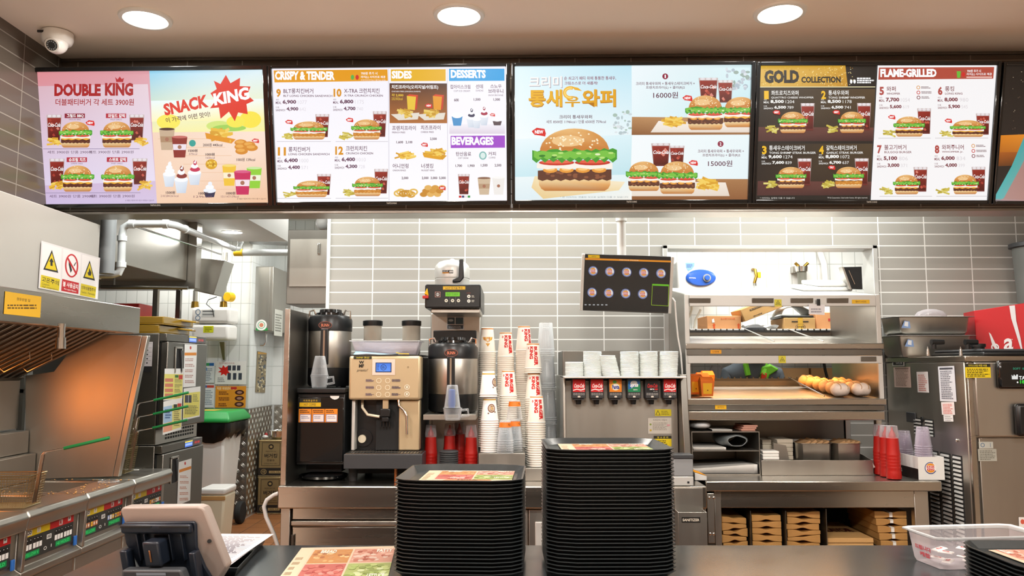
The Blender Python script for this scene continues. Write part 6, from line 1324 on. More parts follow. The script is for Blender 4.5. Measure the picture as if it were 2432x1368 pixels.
# ================================================================ heated shelves in the pass-through
FY, KY = 4.32, 4.95
WX0, WX1 = xat(1634, FY, 1.6), xat(2083, FY, 1.6)
t = thing('food_warmer', 'stainless heated holding shelves set in the pass-through', 'food warmer', ((WX0 + WX1) / 2, 4.6, 1.19))
oz = zat(977, FY - .06); zb = oz + .001
for x0, x1 in ((WX0 - .012, WX0), (WX1, WX1 + .012)):
    G().prism([(x0, FY, zb), (x0, KY, zb), (x0, KY, zat(684, KY)), (x0, FY, zat(700, FY))], (x1 - x0, 0, 0)).build('side_panel', 'steel', t, .002)
for x0, x1 in ((WX0 - .018, WX0 + .006), (WX1 - .006, WX1 + .018)):
    G().box(x0, FY - .014, zb, x1, FY - .0005, zat(700, FY)).build('post', 'steel_white', t, .002)
def slope(y0, y1, za, zc, th, name, m):      # sheet falling towards the front
    return G().prism([(WX0 + .001, FY, za), (WX0 + .001, KY, zc), (WX0 + .001, KY, zc - th), (WX0 + .001, FY, za - th)], (WX1 - WX0 - .002, 0, 0)).build(name, m, t, .001)
# top
slope(0, 0, zat(700, FY), zat(684, KY), .01, 'top_plate', 'steel_white')
G().box(WX0 + .007, FY - .02, zat(728, FY), WX1 - .007, FY - .002, zat(701, FY)).build('top_fascia', 'steel_white', t, .003)
for px0, px1 in ((1637, 1688), (1787, 1838), (1879, 1932), (1965, 2016)):
    a, b = W(px0, 708, FY - .03), W(px1, 719, FY - .03); G().prism([(a.x, FY - .021, a.z), (a.x, FY - .03, a.z), (a.x, FY - .026, b.z), (a.x, FY - .021, b.z)], (b.x - a.x, 0, 0)).build('label_holder', 'steel_dark', t, .001)
def plate(q, fn, name='sticker', Y=FY - .02): p = Print(('y', Y), q, .002); fn(p); return p.build(name, t)
def hot(cx, cy, s):
    def f(p):
        p.bg('#dcd23a'); p.poly([(cx, cy - s * .8), (cx + s * .8, cy + s * .6), (cx - s * .8, cy + s * .6)], '#3a3a1c'); p.poly([(cx, cy - s * .6), (cx + s * .6, cy + s * .5), (cx - s * .6, cy + s * .5)], '#dcd23a')
        for k in (-1, 0, 1): p.rect(cx + k * s * .2 - s * .05, cy - s * .1, cx + k * s * .2 + s * .05, cy + s * .35, '#3a3a1c')
    return f
plate((1839, 711, 1856, 728), hot(1847.5, 719.5, 8), 'hot_sticker')
def fl(txt, c='#e8b81c'):
    def f(p): p.bg(c); q = p.q; x0, x1 = q[0][0], q[1][0]; y0, y1 = q[0][1], q[2][1]; p.text(txt, x0 + (x1 - x0) * .2, y0 + (y1 - y0) * .25, x1 - (x1 - x0) * .2, y1 - (y1 - y0) * .25, '#6a3a10', .01)
    return f
plate((2023, 712, 2065, 721), fl('햄버거 보관대'), 'yellow_label')
def chute(back_py, fl_py, fr_py, lip0, lip1, dark1, nm, heat):
    za, zc = zat(fr_py, FY), zat(fl_py, KY - .03)
    slope(0, 0, za, zc, .008, nm, 'steel')
    G().box(WX0 + .001, KY - .012, zc + .001, WX1 - .001, KY, zat(back_py, KY)).build('back_stop', 'steel_dark', t, .001)
    zz = zat(back_py, KY); pts = [(WX0 + .01, KY - .0165, zz - .012), (WX0 + .01, KY - .0165, zz)]
    for k in range(26):
        x = WX0 + .03 + (WX1 - WX0 - .06) * k / 25; pts += [(x - .004, KY - .0165, zz), (x - .004, KY - .0165, zz + .009), (x + .004, KY - .0165, zz + .009), (x + .004, KY - .0165, zz)]
    pts += [(WX1 - .01, KY - .0165, zz), (WX1 - .01, KY - .0165, zz - .012)]
    G().prism(pts, (0, .004, 0)).build('divider_rail', 'charcoal', t)
    G().box(WX0 - .02, FY - .03, zat(lip1, FY - .03), WX1 + .022, FY - .015, zat(lip0, FY - .03)).build('front_lip', 'steel_h', t, .004)
    G().box(WX0 - .012, FY - .022, zat(dark1, FY - .03), WX1 + .014, FY - .004, zat(lip1, FY - .03) - .001).build('heater_fascia', 'steel_dark', t, .002)
    return za, zc
m0, m1 = chute(785, 797, 816, 815, 829, 844, 'upper_chute', 0)
G().box(WX0 - .008, FY - .018, zat(863, FY - .018), WX1 + .01, FY - .004, zat(844.5, FY - .018)).build('lower_fascia', 'steel_white', t, .002)
l0, l1 = chute(899, 917, 946, 947, 962, 975, 'lower_chute', 1)
plate((1687, 831, 1713, 840), fl('너겟류', '#f0a81c'), 'yellow_label', FY - .022); plate((1698, 962, 1725, 972), fl('사이드', '#f0b81c'), 'yellow_label', FY - .022); plate((1849, 845, 1866, 862), hot(1857.5, 853.5, 8), 'hot_sticker', FY - .018)
q = W(2058, 852, FY - .02); G().box(W(2041, 852, FY).x, FY - .024, zat(858, FY), W(2077, 852, FY).x, FY - .0185, zat(847, FY)).build('label_holder', 'steel_dark', t, .001)
def on_chute(a, b, y): return a + (b - a) * (y - FY) / (KY - .03 - FY)
for px0, py0, px1 in ((1769, 785, 1838), (1870, 785, 1955)):
    a = W(px0, 786, KY - .014); b = W(px1, 815, FY + .01); G().tube([(a.x, KY - .02, zat(785, KY) + .008), (b.x, FY + .005, m0 + .012)], .0035, 8).build('divider_rod', 'chrome', t)
a = W(1872, 899, KY - .014); b = W(1957, 946, FY + .01); G().tube([(a.x, KY - .02, zat(899, KY) + .008), (b.x, FY + .005, l0 + .012)], .0035, 8).build('divider_rod', 'chrome', t)
# heat lamps under the upper chute warm the lower one
for x in (1.2, 1.65): lamp('warmer_heat_lamp', (x, 4.66, 1.50), 3.2, .5, .12, (1, .5, .18))
lamp('warmer_heat_lamp', (1.45, 4.66, 1.76), 2.2, .8, .12, (1, .9, .78))
# note clipped to the top fascia
p = Print(('y', FY - .034), [(1921, 722), (1961, 724), (1956, 748), (1921, 746)], 0); p.bg('#e9e9ec'); p.lines(1926, 732, 1952, 744, 2, '#9a9aa4', 3); tag(p.build('paper_note', solid=.001), 'white paper note clipped to the warmer top edge', 'note')
g = G().box(W(1934, 715, FY).x, FY - .038, zat(727, FY), W(1942, 715, FY).x, FY - .0325, zat(711, FY)); tag(g.build('binder_clip', 'black_plastic', bevel=.002), 'small black clip holding the white note', 'clip')

# ---- food on the lower chute
def fry_box(px, Y, lab, rz, z):
    x = max(W(px, 925, Y).x, WX0 + .054)
    t = thing('food_box', lab, 'food box', (0, 0, 0), 'orange snack boxes in the warmer'); m = mat('orange_card', '#e0701c', .6); m2 = mat('yellow_card', '#f0b422', .6)
    G().loft([[(-.032, -.02, 0), (.032, -.02, 0), (.032, .02, 0), (-.032, .02, 0)], [(-.038, -.024, .08), (.038, -.024, .08), (.038, .024, .08), (-.038, .024, .08)], [(-.034, -.006, .104), (.034, -.006, .104), (.034, .006, .104), (-.034, .006, .104)]]).build('carton', 'orange_card', t, .002, local=True)
    G().loft([[(-.023, -.0212, .012), (.023, -.0212, .012), (.023, -.0200, .012), (-.023, -.0200, .012)], [(-.026, -.0252, .07), (.026, -.0252, .07), (.026, -.0238, .07), (-.026, -.0238, .07)]]).build('yellow_panel', 'yellow_card', t, local=True)
    p = Print(None, (0, 0, 60, 60), size=(.03, .03)); p.poly([(30, 36), (38, 44), (30, 52), (22, 44)], '#8a3a1c'); 
    p.v = [Vector((-.015 + v.x, -.0246 - v.z, .024 + v.y)) for v in [v + Vector((.015, .015, 0)) for v in p.v]]; p.build('print', t, local=True)
    t.location = (x, Y, z); t.rotation_euler = (0, 0, rz); return t
fy = 4.37; fry_box(1677, fy, 'orange carton with a yellow panel at the front of the warmer', .1, on_chute(l0, l1, fy) + .006)
for k, (px, Y, w_) in enumerate(((1637, 4.445, 'orange carton half hidden behind the drink dispenser'), (1652, 4.53, 'orange carton second from the warmer front'), (1668, 4.62, 'orange carton third from the warmer front'), (1680, 4.72, 'orange carton farthest back in the warmer'))): fry_box(px, Y, w_, .25, on_chute(l0, l1, Y) + .006)
def bun_pack(x, y, z, lab, rz, k, m='burger_wrap'):
    R1 = random.Random(k); g = G()
    ph = [R1.uniform(0, 6) for _ in range(4)]
    rings = []
    for j in range(11):
        v_ = -1 + 2 * j / 10; s = max(.05, (1 - abs(v_) ** 3.2)) ** .5
        rings.append([(v_ * .05, .042 * s * math.cos(a) * (1 + .05 * math.sin(3 * a + ph[0] + 4 * v_)), .036 * s * math.sin(a) * (1 + .06 * math.sin(4 * a + ph[1] + 5 * v_)) + .034) for a in [2 * PI * i / 18 for i in range(18)]])
    g.loft(rings); t = thing('wrapped_burger', lab, 'wrapped burger', (0, 0, 0), 'wrapped burgers in the warmer')
    g.build('paper_wrap', m, t, local=True, sharp=70)
    g = G()
    for j in (3, 7):
        v_ = -1 + .2 * j; g.tube([(v_ * .05 + .004 * math.sin(3 * a), (.0435) * math.cos(a), .0375 * math.sin(a) + .034) for a in [PI * i / 10 for i in range(11)]], .0016, 5)
    g.build('fold_line', 'cardboard', t, local=True)
    t.location = (x, y, z); t.rotation_euler = (math.radians(-5), 0, rz); return t
row = [((1925, 905), 4.82), ((1942, 910), 4.73), ((1960, 915), 4.64), ((1975, 922), 4.55), ((1992, 930), 4.463), ((2004, 935), 4.368)]
o_ = ['farthest back', 'second from the back', 'third from the back', 'fourth from the back', 'second from the front', 'nearest the front edge']
for k, ((px, py), Y) in enumerate(row): bun_pack(W(px - 8, py, Y).x, Y, on_chute(l0, l1, Y) + .006, 'wrapped burger in the longer row beside the rod, ' + o_[k], .15, k, 'burger_wrap_white' if k == 5 else 'burger_wrap')
for k, ((px, py), Y) in enumerate((((2000, 915), 4.68), ((2016, 922), 4.58), ((2032, 928), 4.48), ((2048, 935), 4.385))): bun_pack(min(W(px, py, Y).x, WX1 - .07), Y, on_chute(l0, l1, Y) + .006, 'wrapped burger in the shorter row at the warmer side, ' + ['farthest back', 'second from back', 'second from front', 'nearest the front edge'][k], .1, k + 20, 'burger_wrap_white' if k == 3 else 'burger_wrap')

# ================================================================ kitchen behind the pass-through
ky = 6.25
t = thing('kitchen_wall_shelf', 'white kitchen shelf behind the warmer with cartons on it', 'shelf', (1.9, 6.05, 1.6))
zs = zat(782, 5.75); G().box(.7, 5.7, zs - .03, 3.2, 6.24, zs).build('board', 'steel_white', t, .003)
g = G(); [g.prism([(x, 6.24, zs - .031), (x, 5.85, zs - .031), (x, 6.24, zs - .2)], (.02, 0, 0)) for x in (.8, 2.2, 3.1)]; g.build('bracket', 'steel', t)
def carton(q, Y, d, lab, m='cardboard', tilt=0., fn=None, z=None):
    x0, x1 = W(q[0], q[1], Y).x, W(q[2], q[1], Y).x; z0 = zs + .0005 if z is None else z; z1 = zat(q[1], Y)
    t = thing('cardboard_box', lab, 'box', ((x0 + x1) / 2, Y + d / 2, z0), 'cartons in the back kitchen')
    G().box(x0, Y, z0, x1, Y + d, z1).build('carton', m, t, .003)
    if fn: p = Print([(x0, Y, z1), (x1, Y, z1), (x1, Y, z0), (x0, Y, z0)], (0, 0, 100, 50), .0015); fn(p); p.build('print', t)
    if tilt: t.rotation_euler = (0, tilt, 0)
    return t
def c1(p):
    p.poly([(14, 14), (20, 10), (22, 24), (15, 26)], '#f2f2f4'); p.text('농산물가공식품', 40, 8, 82, 14, '#d8622c', .01)
    for x in (20, 92): p.poly([(x, 28), (x + 5, 35), (x + 2.5, 35), (x + 2.5, 48), (x - 2.5, 48), (x - 2.5, 35), (x - 5, 35)], '#d8562a')
carton((1679, 750, 1760, 782), 5.75, .3, 'orange brown carton with arrows on the kitchen shelf', 'cardboard_orange', 0, c1)
def c2(p):
    p.rect(18, 12, 58, 18, '#3a342c'); p.text('BURGER PACK', 20, 13, 56, 17, '#b8946a', .01); p.ring(74, 22, 15, 16, 1.6, '#2e2a26'); p.text('King', 65, 15, 83, 29, '#2e2a26', .02); p.lines(20, 40, 50, 45, 1, '#4a4036', 2)
t = carton((1752, 752, 1866, 782), 5.74, .26, 'carton with round black emblem tipped up on the kitchen shelf', 'kraft_light', 0, c2); t.location.z += .115; t.location.x += .035; t.location.y -= .02; t.rotation_euler = (0, math.radians(-21), 0)
def c3(p): p.rect(24, 14, 78, 19, '#3a342c'); p.rect(44, 0, 60, 50, '#d8a83a'); p.text('Jungle', 40, 34, 64, 47, '#2e2a26', .01); p.ring(52, 41, 16, 14, 1, '#2e2a26')
carton((1862, 755, 1936, 782), 5.72, .3, 'carton with a yellow tape strip on the kitchen shelf', 'kraft_light', 0, c3)
def c4(p): p.rect(40, 18, 88, 26, '#c8403a'); p.text('아이스', 48, 19, 80, 25, '#f0d8c8', .01)
carton((1937, 742, 2010, 782), 5.75, .3, 'carton with a red label at the right end of the kitchen shelf', 'cardboard_orange', 0, c4)
x0, x1 = W(1780, 780, 5.6).x, W(1862, 780, 5.6).x
g = G().grid(lambda u_, v_: (x0 + (x1 - x0) * u_, 5.705 + .1 * v_ - .05 * (v_ < 0), zs + .006 + .012 * (1 + math.sin(9 * u_ + 3 * v_))), 20, 4)
tag(g.build('plastic_bag', 'frosted_plastic', solid=.002), 'flattened clear plastic bags lying before the tipped carton', 'bag')
x0, x1 = W(1858, 740, 5.72).x, W(1935, 740, 5.72).x; zz = zat(755, 5.72)
g = G().box(x0, 5.74, zz + .001, x1, 6.0, zz + .02); tag(g.build('black_tray', 'black_plastic', bevel=.006), 'black plastic tray lying on the taped carton', 'tray')
g = G().grid(lambda u_, v_: (x0 + (x1 - x0) * (u_ * .96 + .02), 5.75 + .22 * v_, zz + .026 + .07 * math.sin(PI * u_) ** .6 + .006 * math.sin(14 * u_ + 5 * v_)), 22, 5)
tag(g.build('paper_pile', 'paper', solid=.004), 'white paper heaped on the black tray', 'paper')
tag(G().tube([W(1642, 700, 6.2), W(1643, 735, 6.2), W(1637, 752, 6.2), W(1625, 768, 6.2)], .008, 8).build('supply_hose', 'hopper_plastic'), 'pale hose on the kitchen tiles, nearer the dispenser', 'hose')
tag(G().tube([W(1664, 735, 6.18), W(1662, 740, 6.18), W(1652, 760, 6.18), W(1648, 782, 6.18)], .009, 8).build('supply_hose', 'hopper_plastic'), 'pale hose with brass end on the kitchen tiles', 'hose')
# water heater
x0, x1 = W(1608, 650, 6.0).x, W(1704, 650, 6.0).x; z0, z1 = zat(690, 6.0), zat(619, 6.0)
t = thing('water_heater', 'white water heater box with a blue oval front', 'water heater', ((x0 + x1) / 2, 6.1, z0))
G().box(x0, 6.0, z0, x1, 6.245, z1).build('casing', 'white_plastic', t, .02, seg=3)
cx, cz = W(1664, 660, 6.0).x, zat(660, 6.0); ex = (W(1700, 660, 6).x - W(1629, 660, 6).x) / 2; ez = (zat(640, 6) - zat(680, 6)) / 2; m = mat('heater_blue', '#2a5ab8', .3)
g = G().loft([[(cx + ex * math.cos(a) * s, y, cz + ez * math.sin(a) * s) for a in [2 * PI * i / 36 for i in range(36)]] for s, y in ((1, 5.9995), (1, 5.992), (.9, 5.985))]); g.build('oval_front', 'heater_blue', t)
q = W(1679, 660, 5.98); g = G().cyl((q.x, 5.9848, q.z), (q.x, 5.975, q.z), .03, .03, 24).build('dial_ring', 'grey_plastic', t); G().cyl((q.x, 5.9745, q.z), (q.x, 5.962, q.z), .02, .018, 20).build('dial', 'heater_blue', t)
p = Print(('y', 5.985), (1636, 655, 1654, 665), .002); p.text('samjung', 1640, 658.5, 1652, 662, '#ffffff', .01); p.ell(1638, 660, 1.4, 1.4, '#ffffff', 8); p.build('lettering', t)
p = Print(('y', 6.0), (1626, 623, 1652, 648), .001); p.poly([(1628, 624), (1650, 624), (1649, 632), (1643, 640), (1634, 645), (1629, 636)], '#7aa0c8'); p.lines(1631, 627, 1646, 636, 3, '#2a4a8a', 3); p.build('sticker', t)
# taps and filter on the tiled wall
t = thing('wall_tap', 'small brass tap on the bright kitchen tiles', 'tap', W(1788, 655, 6.2))
a = W(1788, 640, 6.24); b = W(1789, 680, 6.2)
G().tube([(a.x, 6.245, a.z), (a.x, 6.18, a.z - .01), (a.x + .004, 6.17, a.z - .06), (b.x, 6.17, b.z + .02)], .012, 10).build('body', 'brass', t)
G().cyl((b.x, 6.17, b.z + .02), (b.x, 6.17, b.z), .017, .017, 12).build('outlet', 'chrome', t); G().box(a.x + .01, 6.15, a.z - .075, a.x + .035, 6.165, a.z - .03).build('lever', 'yellow_paint', t, .003)
t = thing('water_filter', 'clear canister water filter with chrome head on the tiles', 'water filter', W(1903, 680, 6.15))
a = W(1903, 640, 6.15); b = W(1903, 684, 6.15)
G().cyl((a.x, 6.14, a.z - .02), (a.x, 6.14, b.z), .035, .032, 20).build('canister', 'smoke_plastic', t)
G().cyl((a.x, 6.14, a.z - .019), (a.x, 6.14, a.z + .02), .045, .05, 20).build('head', 'chrome', t)
for s in (-1, 1): G().cyl((a.x + s * .02, 6.14, a.z + .0205), (a.x + s * .05, 6.14, a.z + .05), .012, .012, 10).build('fitting', 'brass', t)
G().box(a.x - .05, 6.19, a.z - .02, a.x + .05, 6.248, a.z + .03).build('bracket', 'steel', t)
tag(G().tube([W(1945, 575, 6.2), W(1948, 600, 6.2), W(1957, 625, 6.2), W(1960, 660, 6.2), W(1960, 700, 6.2)], .024, 12).build('white_duct', 'white_plastic'), 'thick white tube running down the kitchen tiles', 'tube')
# on top of the warmer
zt = lambda y: zat(700, FY) + (zat(684, KY) - zat(700, FY)) * (y - FY) / (KY - FY)
x0, x1 = W(1892, 690, 4.7).x, W(2012, 690, 4.7).x
for k in range(2): 
    g = G().prism([(x0 + .01 + .09 * k, 4.62, zt(4.62) + .0265 * k + .001), (x1, 4.62, zt(4.62) + .0265 * k + .001), (x1, 4.90, zt(4.90) + .0265 * k + .001), (x0 + .03 + .07 * k, 4.90, zt(4.90) + .0265 * k + .001)], (0, 0, .025))
    tag(g.build('folded_cloth', 'white_paint', bevel=.008), ['folded white cloth spread on the warmer top', 'folded white cloth on top of the wider one'][k], 'cloth')
t = thing('tablet_stand', 'black flat panel leaning in a steel bracket on the warmer', 'tablet', (W(2025, 690, 4.6).x, 4.6, zt(4.6)))
xa, xb, xc = W(2005, 690, 4.6).x, W(2022, 690, 4.6).x, W(2049, 690, 4.6).x; z0 = zt(4.66) + .003; z1 = zat(634, 4.6)
G().prism([(xa, 4.6, z1), (xc, 4.6, z1 + .002), (xc, 4.6, z0 + .001), (xb, 4.6, z0 + .004)], (0, .02, 0)).build('panel', 'black_plastic', t, .002)
G().prism([(xa - .012, 4.59, z1), (xa - .001, 4.59, z1), (xb - .001, 4.59, z0), (xb - .014, 4.59, z0)], (0, .05, 0)).build('bracket', 'steel', t, .001)
G().tube([(xa + .03, 4.597, z1 - .02), (xb + .02, 4.597, z0 + .03)], .003, 6).build('stylus_rail', 'chrome', t)
# lower shelf behind: boxes, jar, pipe
zl = 1.19
t = thing('kitchen_counter', 'steel kitchen counter behind the pass-through', 'counter', (2.2, 6.0, 0)); G().box(.7, 5.95, 0, 3.2, 6.24, .9).build('cabinet', 'steel', t, .004)
t = thing('counter_riser', 'steel riser shelf standing on the kitchen counter', 'shelf', (2.2, 6.1, .901)); g = G().box(.75, 5.97, zl - .02, 3.2, 6.24, zl).build('board', 'steel', t)
g = G(); [g.box(x, 6.0, .901, x + .02, 6.22, zl - .0205) for x in (.8, 2.0, 3.1)]; g.build('leg', 'steel', t)
def c5(p): p.poly([(40, 34), (62, 32), (72, 50), (42, 50)], '#1c1a18'); p.poly([(70, 28), (88, 30), (88, 46), (70, 44)], '#dfe6ea'); p.poly([(8, 30), (14, 42), (2, 42)], '#c83a2a')
carton((1842, 874, 1921, 905), 5.98, .22, 'brown carton beside the crouching worker, nearer one', 'cardboard', 0, c5, zl + .001); carton((1926, 874, 1998, 905), 5.98, .22, 'brown carton at the right behind a black pipe', 'cardboard', 0, c5, zl + .001)
hp = W(1955, 862, 5.9); hp.z = zs - .031
tag(G().tube([hp, W(1957, 862, 5.9), W(1960, 880, 5.9), W(1967, 905, 5.9), W(1972, 940, 5.9)], .011, 8).build('black_hose', 'rubber'), 'black hose hanging before the right carton', 'hose')
q = W(1706, 900, 5.98); t = thing('glass_jar', 'clear jar with a green label beside the worker', 'jar', (q.x, 6.03, zl + .001)); h_ = zat(868, 6.03) - zl
G().lathe((q.x, 6.03, zl + .001), [(.05, 0), (.055, .01), (.055, h_ - .03), (.04, h_), (.038, h_)], 22).build('body', 'clear_cap', t); G().lathe((q.x, 6.03, zl + .001), [(.0565, .045), (.0565, .10)], 22, cap=False).build('label', mat('label_green', '#1c7a4a', .5), t)
# ---- worker seen between the shelves
px_, Yp = 1782, 5.55
q = W(px_, 880, Yp); bx = q.x
def skin(name, verts, edges, radii, m, parent, root=0, sub=2):
    me = bpy.data.meshes.new(name); me.from_pydata([tuple(v) for v in verts], edges, []); o = bpy.data.objects.new(name, me); COL.objects.link(o); o.parent = parent
    md = o.modifiers.new('skin', 'SKIN'); me.skin_vertices if hasattr(me, 'skin_vertices') else None
    lay = me.skin_vertices[0] if me.skin_vertices else None
    if lay is None:
        bpy.context.view_layer.objects.active = o; lay = me.skin_vertices[0]
    for i, r in enumerate(radii): lay.data[i].radius = r if isinstance(r, tuple) else (r, r)
    lay.data[root].use_root = True; md.use_smooth_shade = True
    s = o.modifiers.new('sub', 'SUBSURF'); s.levels = sub; s.render_levels = sub
    me.materials.append(MATS[m]); return o
t = thing('person', 'person in grey shirt with green collar, bending behind the shelves', 'person', (bx, Yp, 0))
zsh = zat(874, Yp)       # shoulder height
lean = -.16              # leaning to the left and forwards
V = [(0, .10, .92), (0, .07, 1.10), (.005, .02, 1.26), (.01, -.02, zsh - .02), (.012, -.06, zsh + .05), (.012, -.10, zsh + .12), (.012, -.12, zsh + .2),
     (-.15, -.01, zsh - .045), (-.21, -.06, 1.14), (-.15, -.24, 1.03), (-.12, -.31, 1.02),
     (.17, -.01, zsh - .045), (.22, -.06, 1.14), (.16, -.24, 1.03), (.13, -.31, 1.02),
     (-.09, .11, .86), (-.10, .08, .48), (-.10, .12, .09), (-.10, .0, .04), (.09, .11, .86), (.10, .08, .48), (.10, .12, .09), (.10, .0, .04)]
Ed = [(0, 1), (1, 2), (2, 3), (3, 4), (4, 5), (5, 6), (3, 7), (7, 8), (8, 9), (9, 10), (3, 11), (11, 12), (12, 13), (13, 14), (0, 15), (15, 16), (16, 17), (17, 18), (0, 19), (19, 20), (20, 21), (21, 22)]
Rr = [(.15, .11), (.14, .10), (.15, .11), (.12, .085), .055, .075, .07, .068, .05, .036, .03, .068, .05, .036, .03, .085, .058, .045, .038, .085, .058, .045, .038]
skin('body', V, Ed, Rr, 'cloth_grey', t)
G().ell((bx + .012, Yp - .115, zsh + .165), .078, .098, .115, 20, 14).build('head', 'skin', t)
g = G().ell((bx + .012, Yp - .235, zsh + .15), .014, .02, .02, 8, 6); [g.ell((bx + .012 + s * .079, Yp - .11, zsh + .16), .01, .02, .03, 8, 6) for s in (-1, 1)]; g.build('face_features', 'skin', t)
g = G(); [g.ell((bx + .012 + s * .03, Yp - .207, zsh + .175), .009, .006, .006, 8, 6) for s in (-1, 1)]; g.build('eyes', 'black_gloss', t)
G().lathe((bx + .012, Yp - .105, zsh + .19), [(.084, 0), (.088, .03), (.07, .08), (.02, .105)], 22, sy=1.2).build('cap', 'charcoal', t)
G().cyl((bx + .006, Yp - .045, zsh + .0), (bx + .01, Yp - .06, zsh + .075), .06, .05, 18).build('neck', 'skin', t)
label(G().tube([(bx - .045, Yp - .10, zsh - .05), (bx - .055, Yp - .09, zsh + .02), (bx - .03, Yp - .0, zsh + .055), (bx + .05, Yp + .0, zsh + .055), (bx + .078, Yp - .08, zsh + .02), (bx + .05, Yp - .115, zsh - .05)], .02, 8).build('collar', 'cloth_green', t), 'bright green collar')
label(G().prism([(bx + .045, Yp - .115, zsh + .01), (bx + .115, Yp - .10, zsh + .022), (bx + .17, Yp - .095, zsh - .01), (bx + .10, Yp - .105, zsh - .05), (bx + .06, Yp - .12, zsh - .16), (bx + .02, Yp - .125, zsh - .16)], (0, .06, .01)).build('shoulder_stripe', 'cloth_green', t, .01), 'green shoulder stripe')
label(G().prism([(bx + .04, Yp - .128, zsh - .03), (bx + .075, Yp - .128, zsh - .035), (bx + .06, Yp - .135, zsh - .15), (bx + .025, Yp - .135, zsh - .15)], (0, .02, 0)).build('red_stripe', 'cloth_red', t, .004), 'red chest stripe')
for s in (-1, 1):
    hb = Vector((bx + s * .115, Yp - .33, 1.015))
    hv = [hb, hb + Vector((0, -.05, -.004)), hb + Vector((0, -.085, -.008))]; hr = [.022, .028, .018]; he = [(0, 1), (1, 2)]
    for f in range(4):
        o0 = Vector(((f - 1.5) * .019, -.09, -.008)); L = (.05, .06, .056, .044)[f]
        hv += [hb + o0, hb + o0 + Vector((0, -L * .55, -.008)), hb + o0 + Vector((0, -L, -.026))]; n0 = len(hv) - 3; he += [(2, n0), (n0, n0 + 1), (n0 + 1, n0 + 2)]; hr += [.009, .008, .007]
    hv += [hb + Vector((-s * .03, -.03, -.006)), hb + Vector((-s * .05, -.065, -.016))]; n0 = len(hv) - 2; he += [(1, n0), (n0, n0 + 1)]; hr += [.010, .008]
    skin('hand', [v - Vector((bx, Yp, 0)) for v in hv], he, hr, 'skin', t)
# worker's work table
t = thing('work_table', 'steel work table the worker leans over', 'table', (bx, 5.2, 0)); G().box(bx - .5, 5.0, .93, bx + .5, 5.38, .97).build('top', 'steel', t, .004)
g = G(); [g.box(x, y, 0, x + .03, y + .03, .929) for x in (bx - .48, bx + .45) for y in (5.02, 5.33)]; g.build('leg', 'steel', t)
# ================================================================ prep table on the right
TY = 4.06; TX0_, TX1_ = W(1690, 1143, TY).x, W(2237, 1143, TY).x
t = thing('prep_table', 'stainless prep table with open bag compartments under its top', 'table', ((TX0_ + TX1_) / 2, 4.4, 0))
G().box(TX0_ - .03, TY, .80, TX1_, 4.78, .85).build('top', 'steel_h', t, .005)
zu = zat(1205, TY + .06); px = lambda a: W(a, 1250, TY + .06).x
G().box(px(1712), TY + .05, zu, px(2172), TY + .07, .799).build('fascia', 'steel_h', t, .002)
for a, b in ((1697, 1713), (2172, 2206)): G().box(px(a), TY + .05, .002, px(b), TY + .09, .799).build('leg', 'steel', t, .003)
for a in (1702, 2180): G().box(px(a), 4.70, .002, px(a) + .04, 4.74, .799).build('leg', 'steel', t, .003)
zsh_ = .50
G().box(px(1713), TY + .07, zsh_ - .02, px(2172), 4.74, zsh_).build('under_shelf', 'steel_rough', t, .002)
G().box(px(1713), 4.70, zsh_ + .001, px(2172), 4.71, .79).build('rear_panel', 'black_matte', t)
for a in (1786, 1870, 1967): G().box(px(a) - .002, TY + .08, zsh_ + .001, px(a) + .002, 4.69, zat(1213 if a < 1900 else 1209, TY + .08)).build('divider', 'steel_dark', t)
# raised shelf over the table
ox1 = W(2102, 985, FY - .06).x
t = thing('over_shelf', 'stainless shelf over the prep table carrying the warmer', 'shelf', (1.5, 4.5, .851))
G().box(WX0 - .056, FY - .06, zat(998, FY - .06), ox1, 4.78, oz).build('board', 'steel_h', t, .004)
g = G()
for x in (WX0 - .052, W(2086, 1030, FY).x): g.box(x, FY + .02, .851, x + .03, FY + .05, zat(998, FY - .06) - .001).box(x, 4.74, .851, x + .03, 4.77, zat(998, FY - .06) - .001)
g.build('support', 'steel', t, .002)
G().box(WX0 + .02, 4.742, .855, W(2086, 1030, FY).x - .01, 4.752, zat(998, FY - .06) - .004).build('backsplash', 'steel_dark', t)
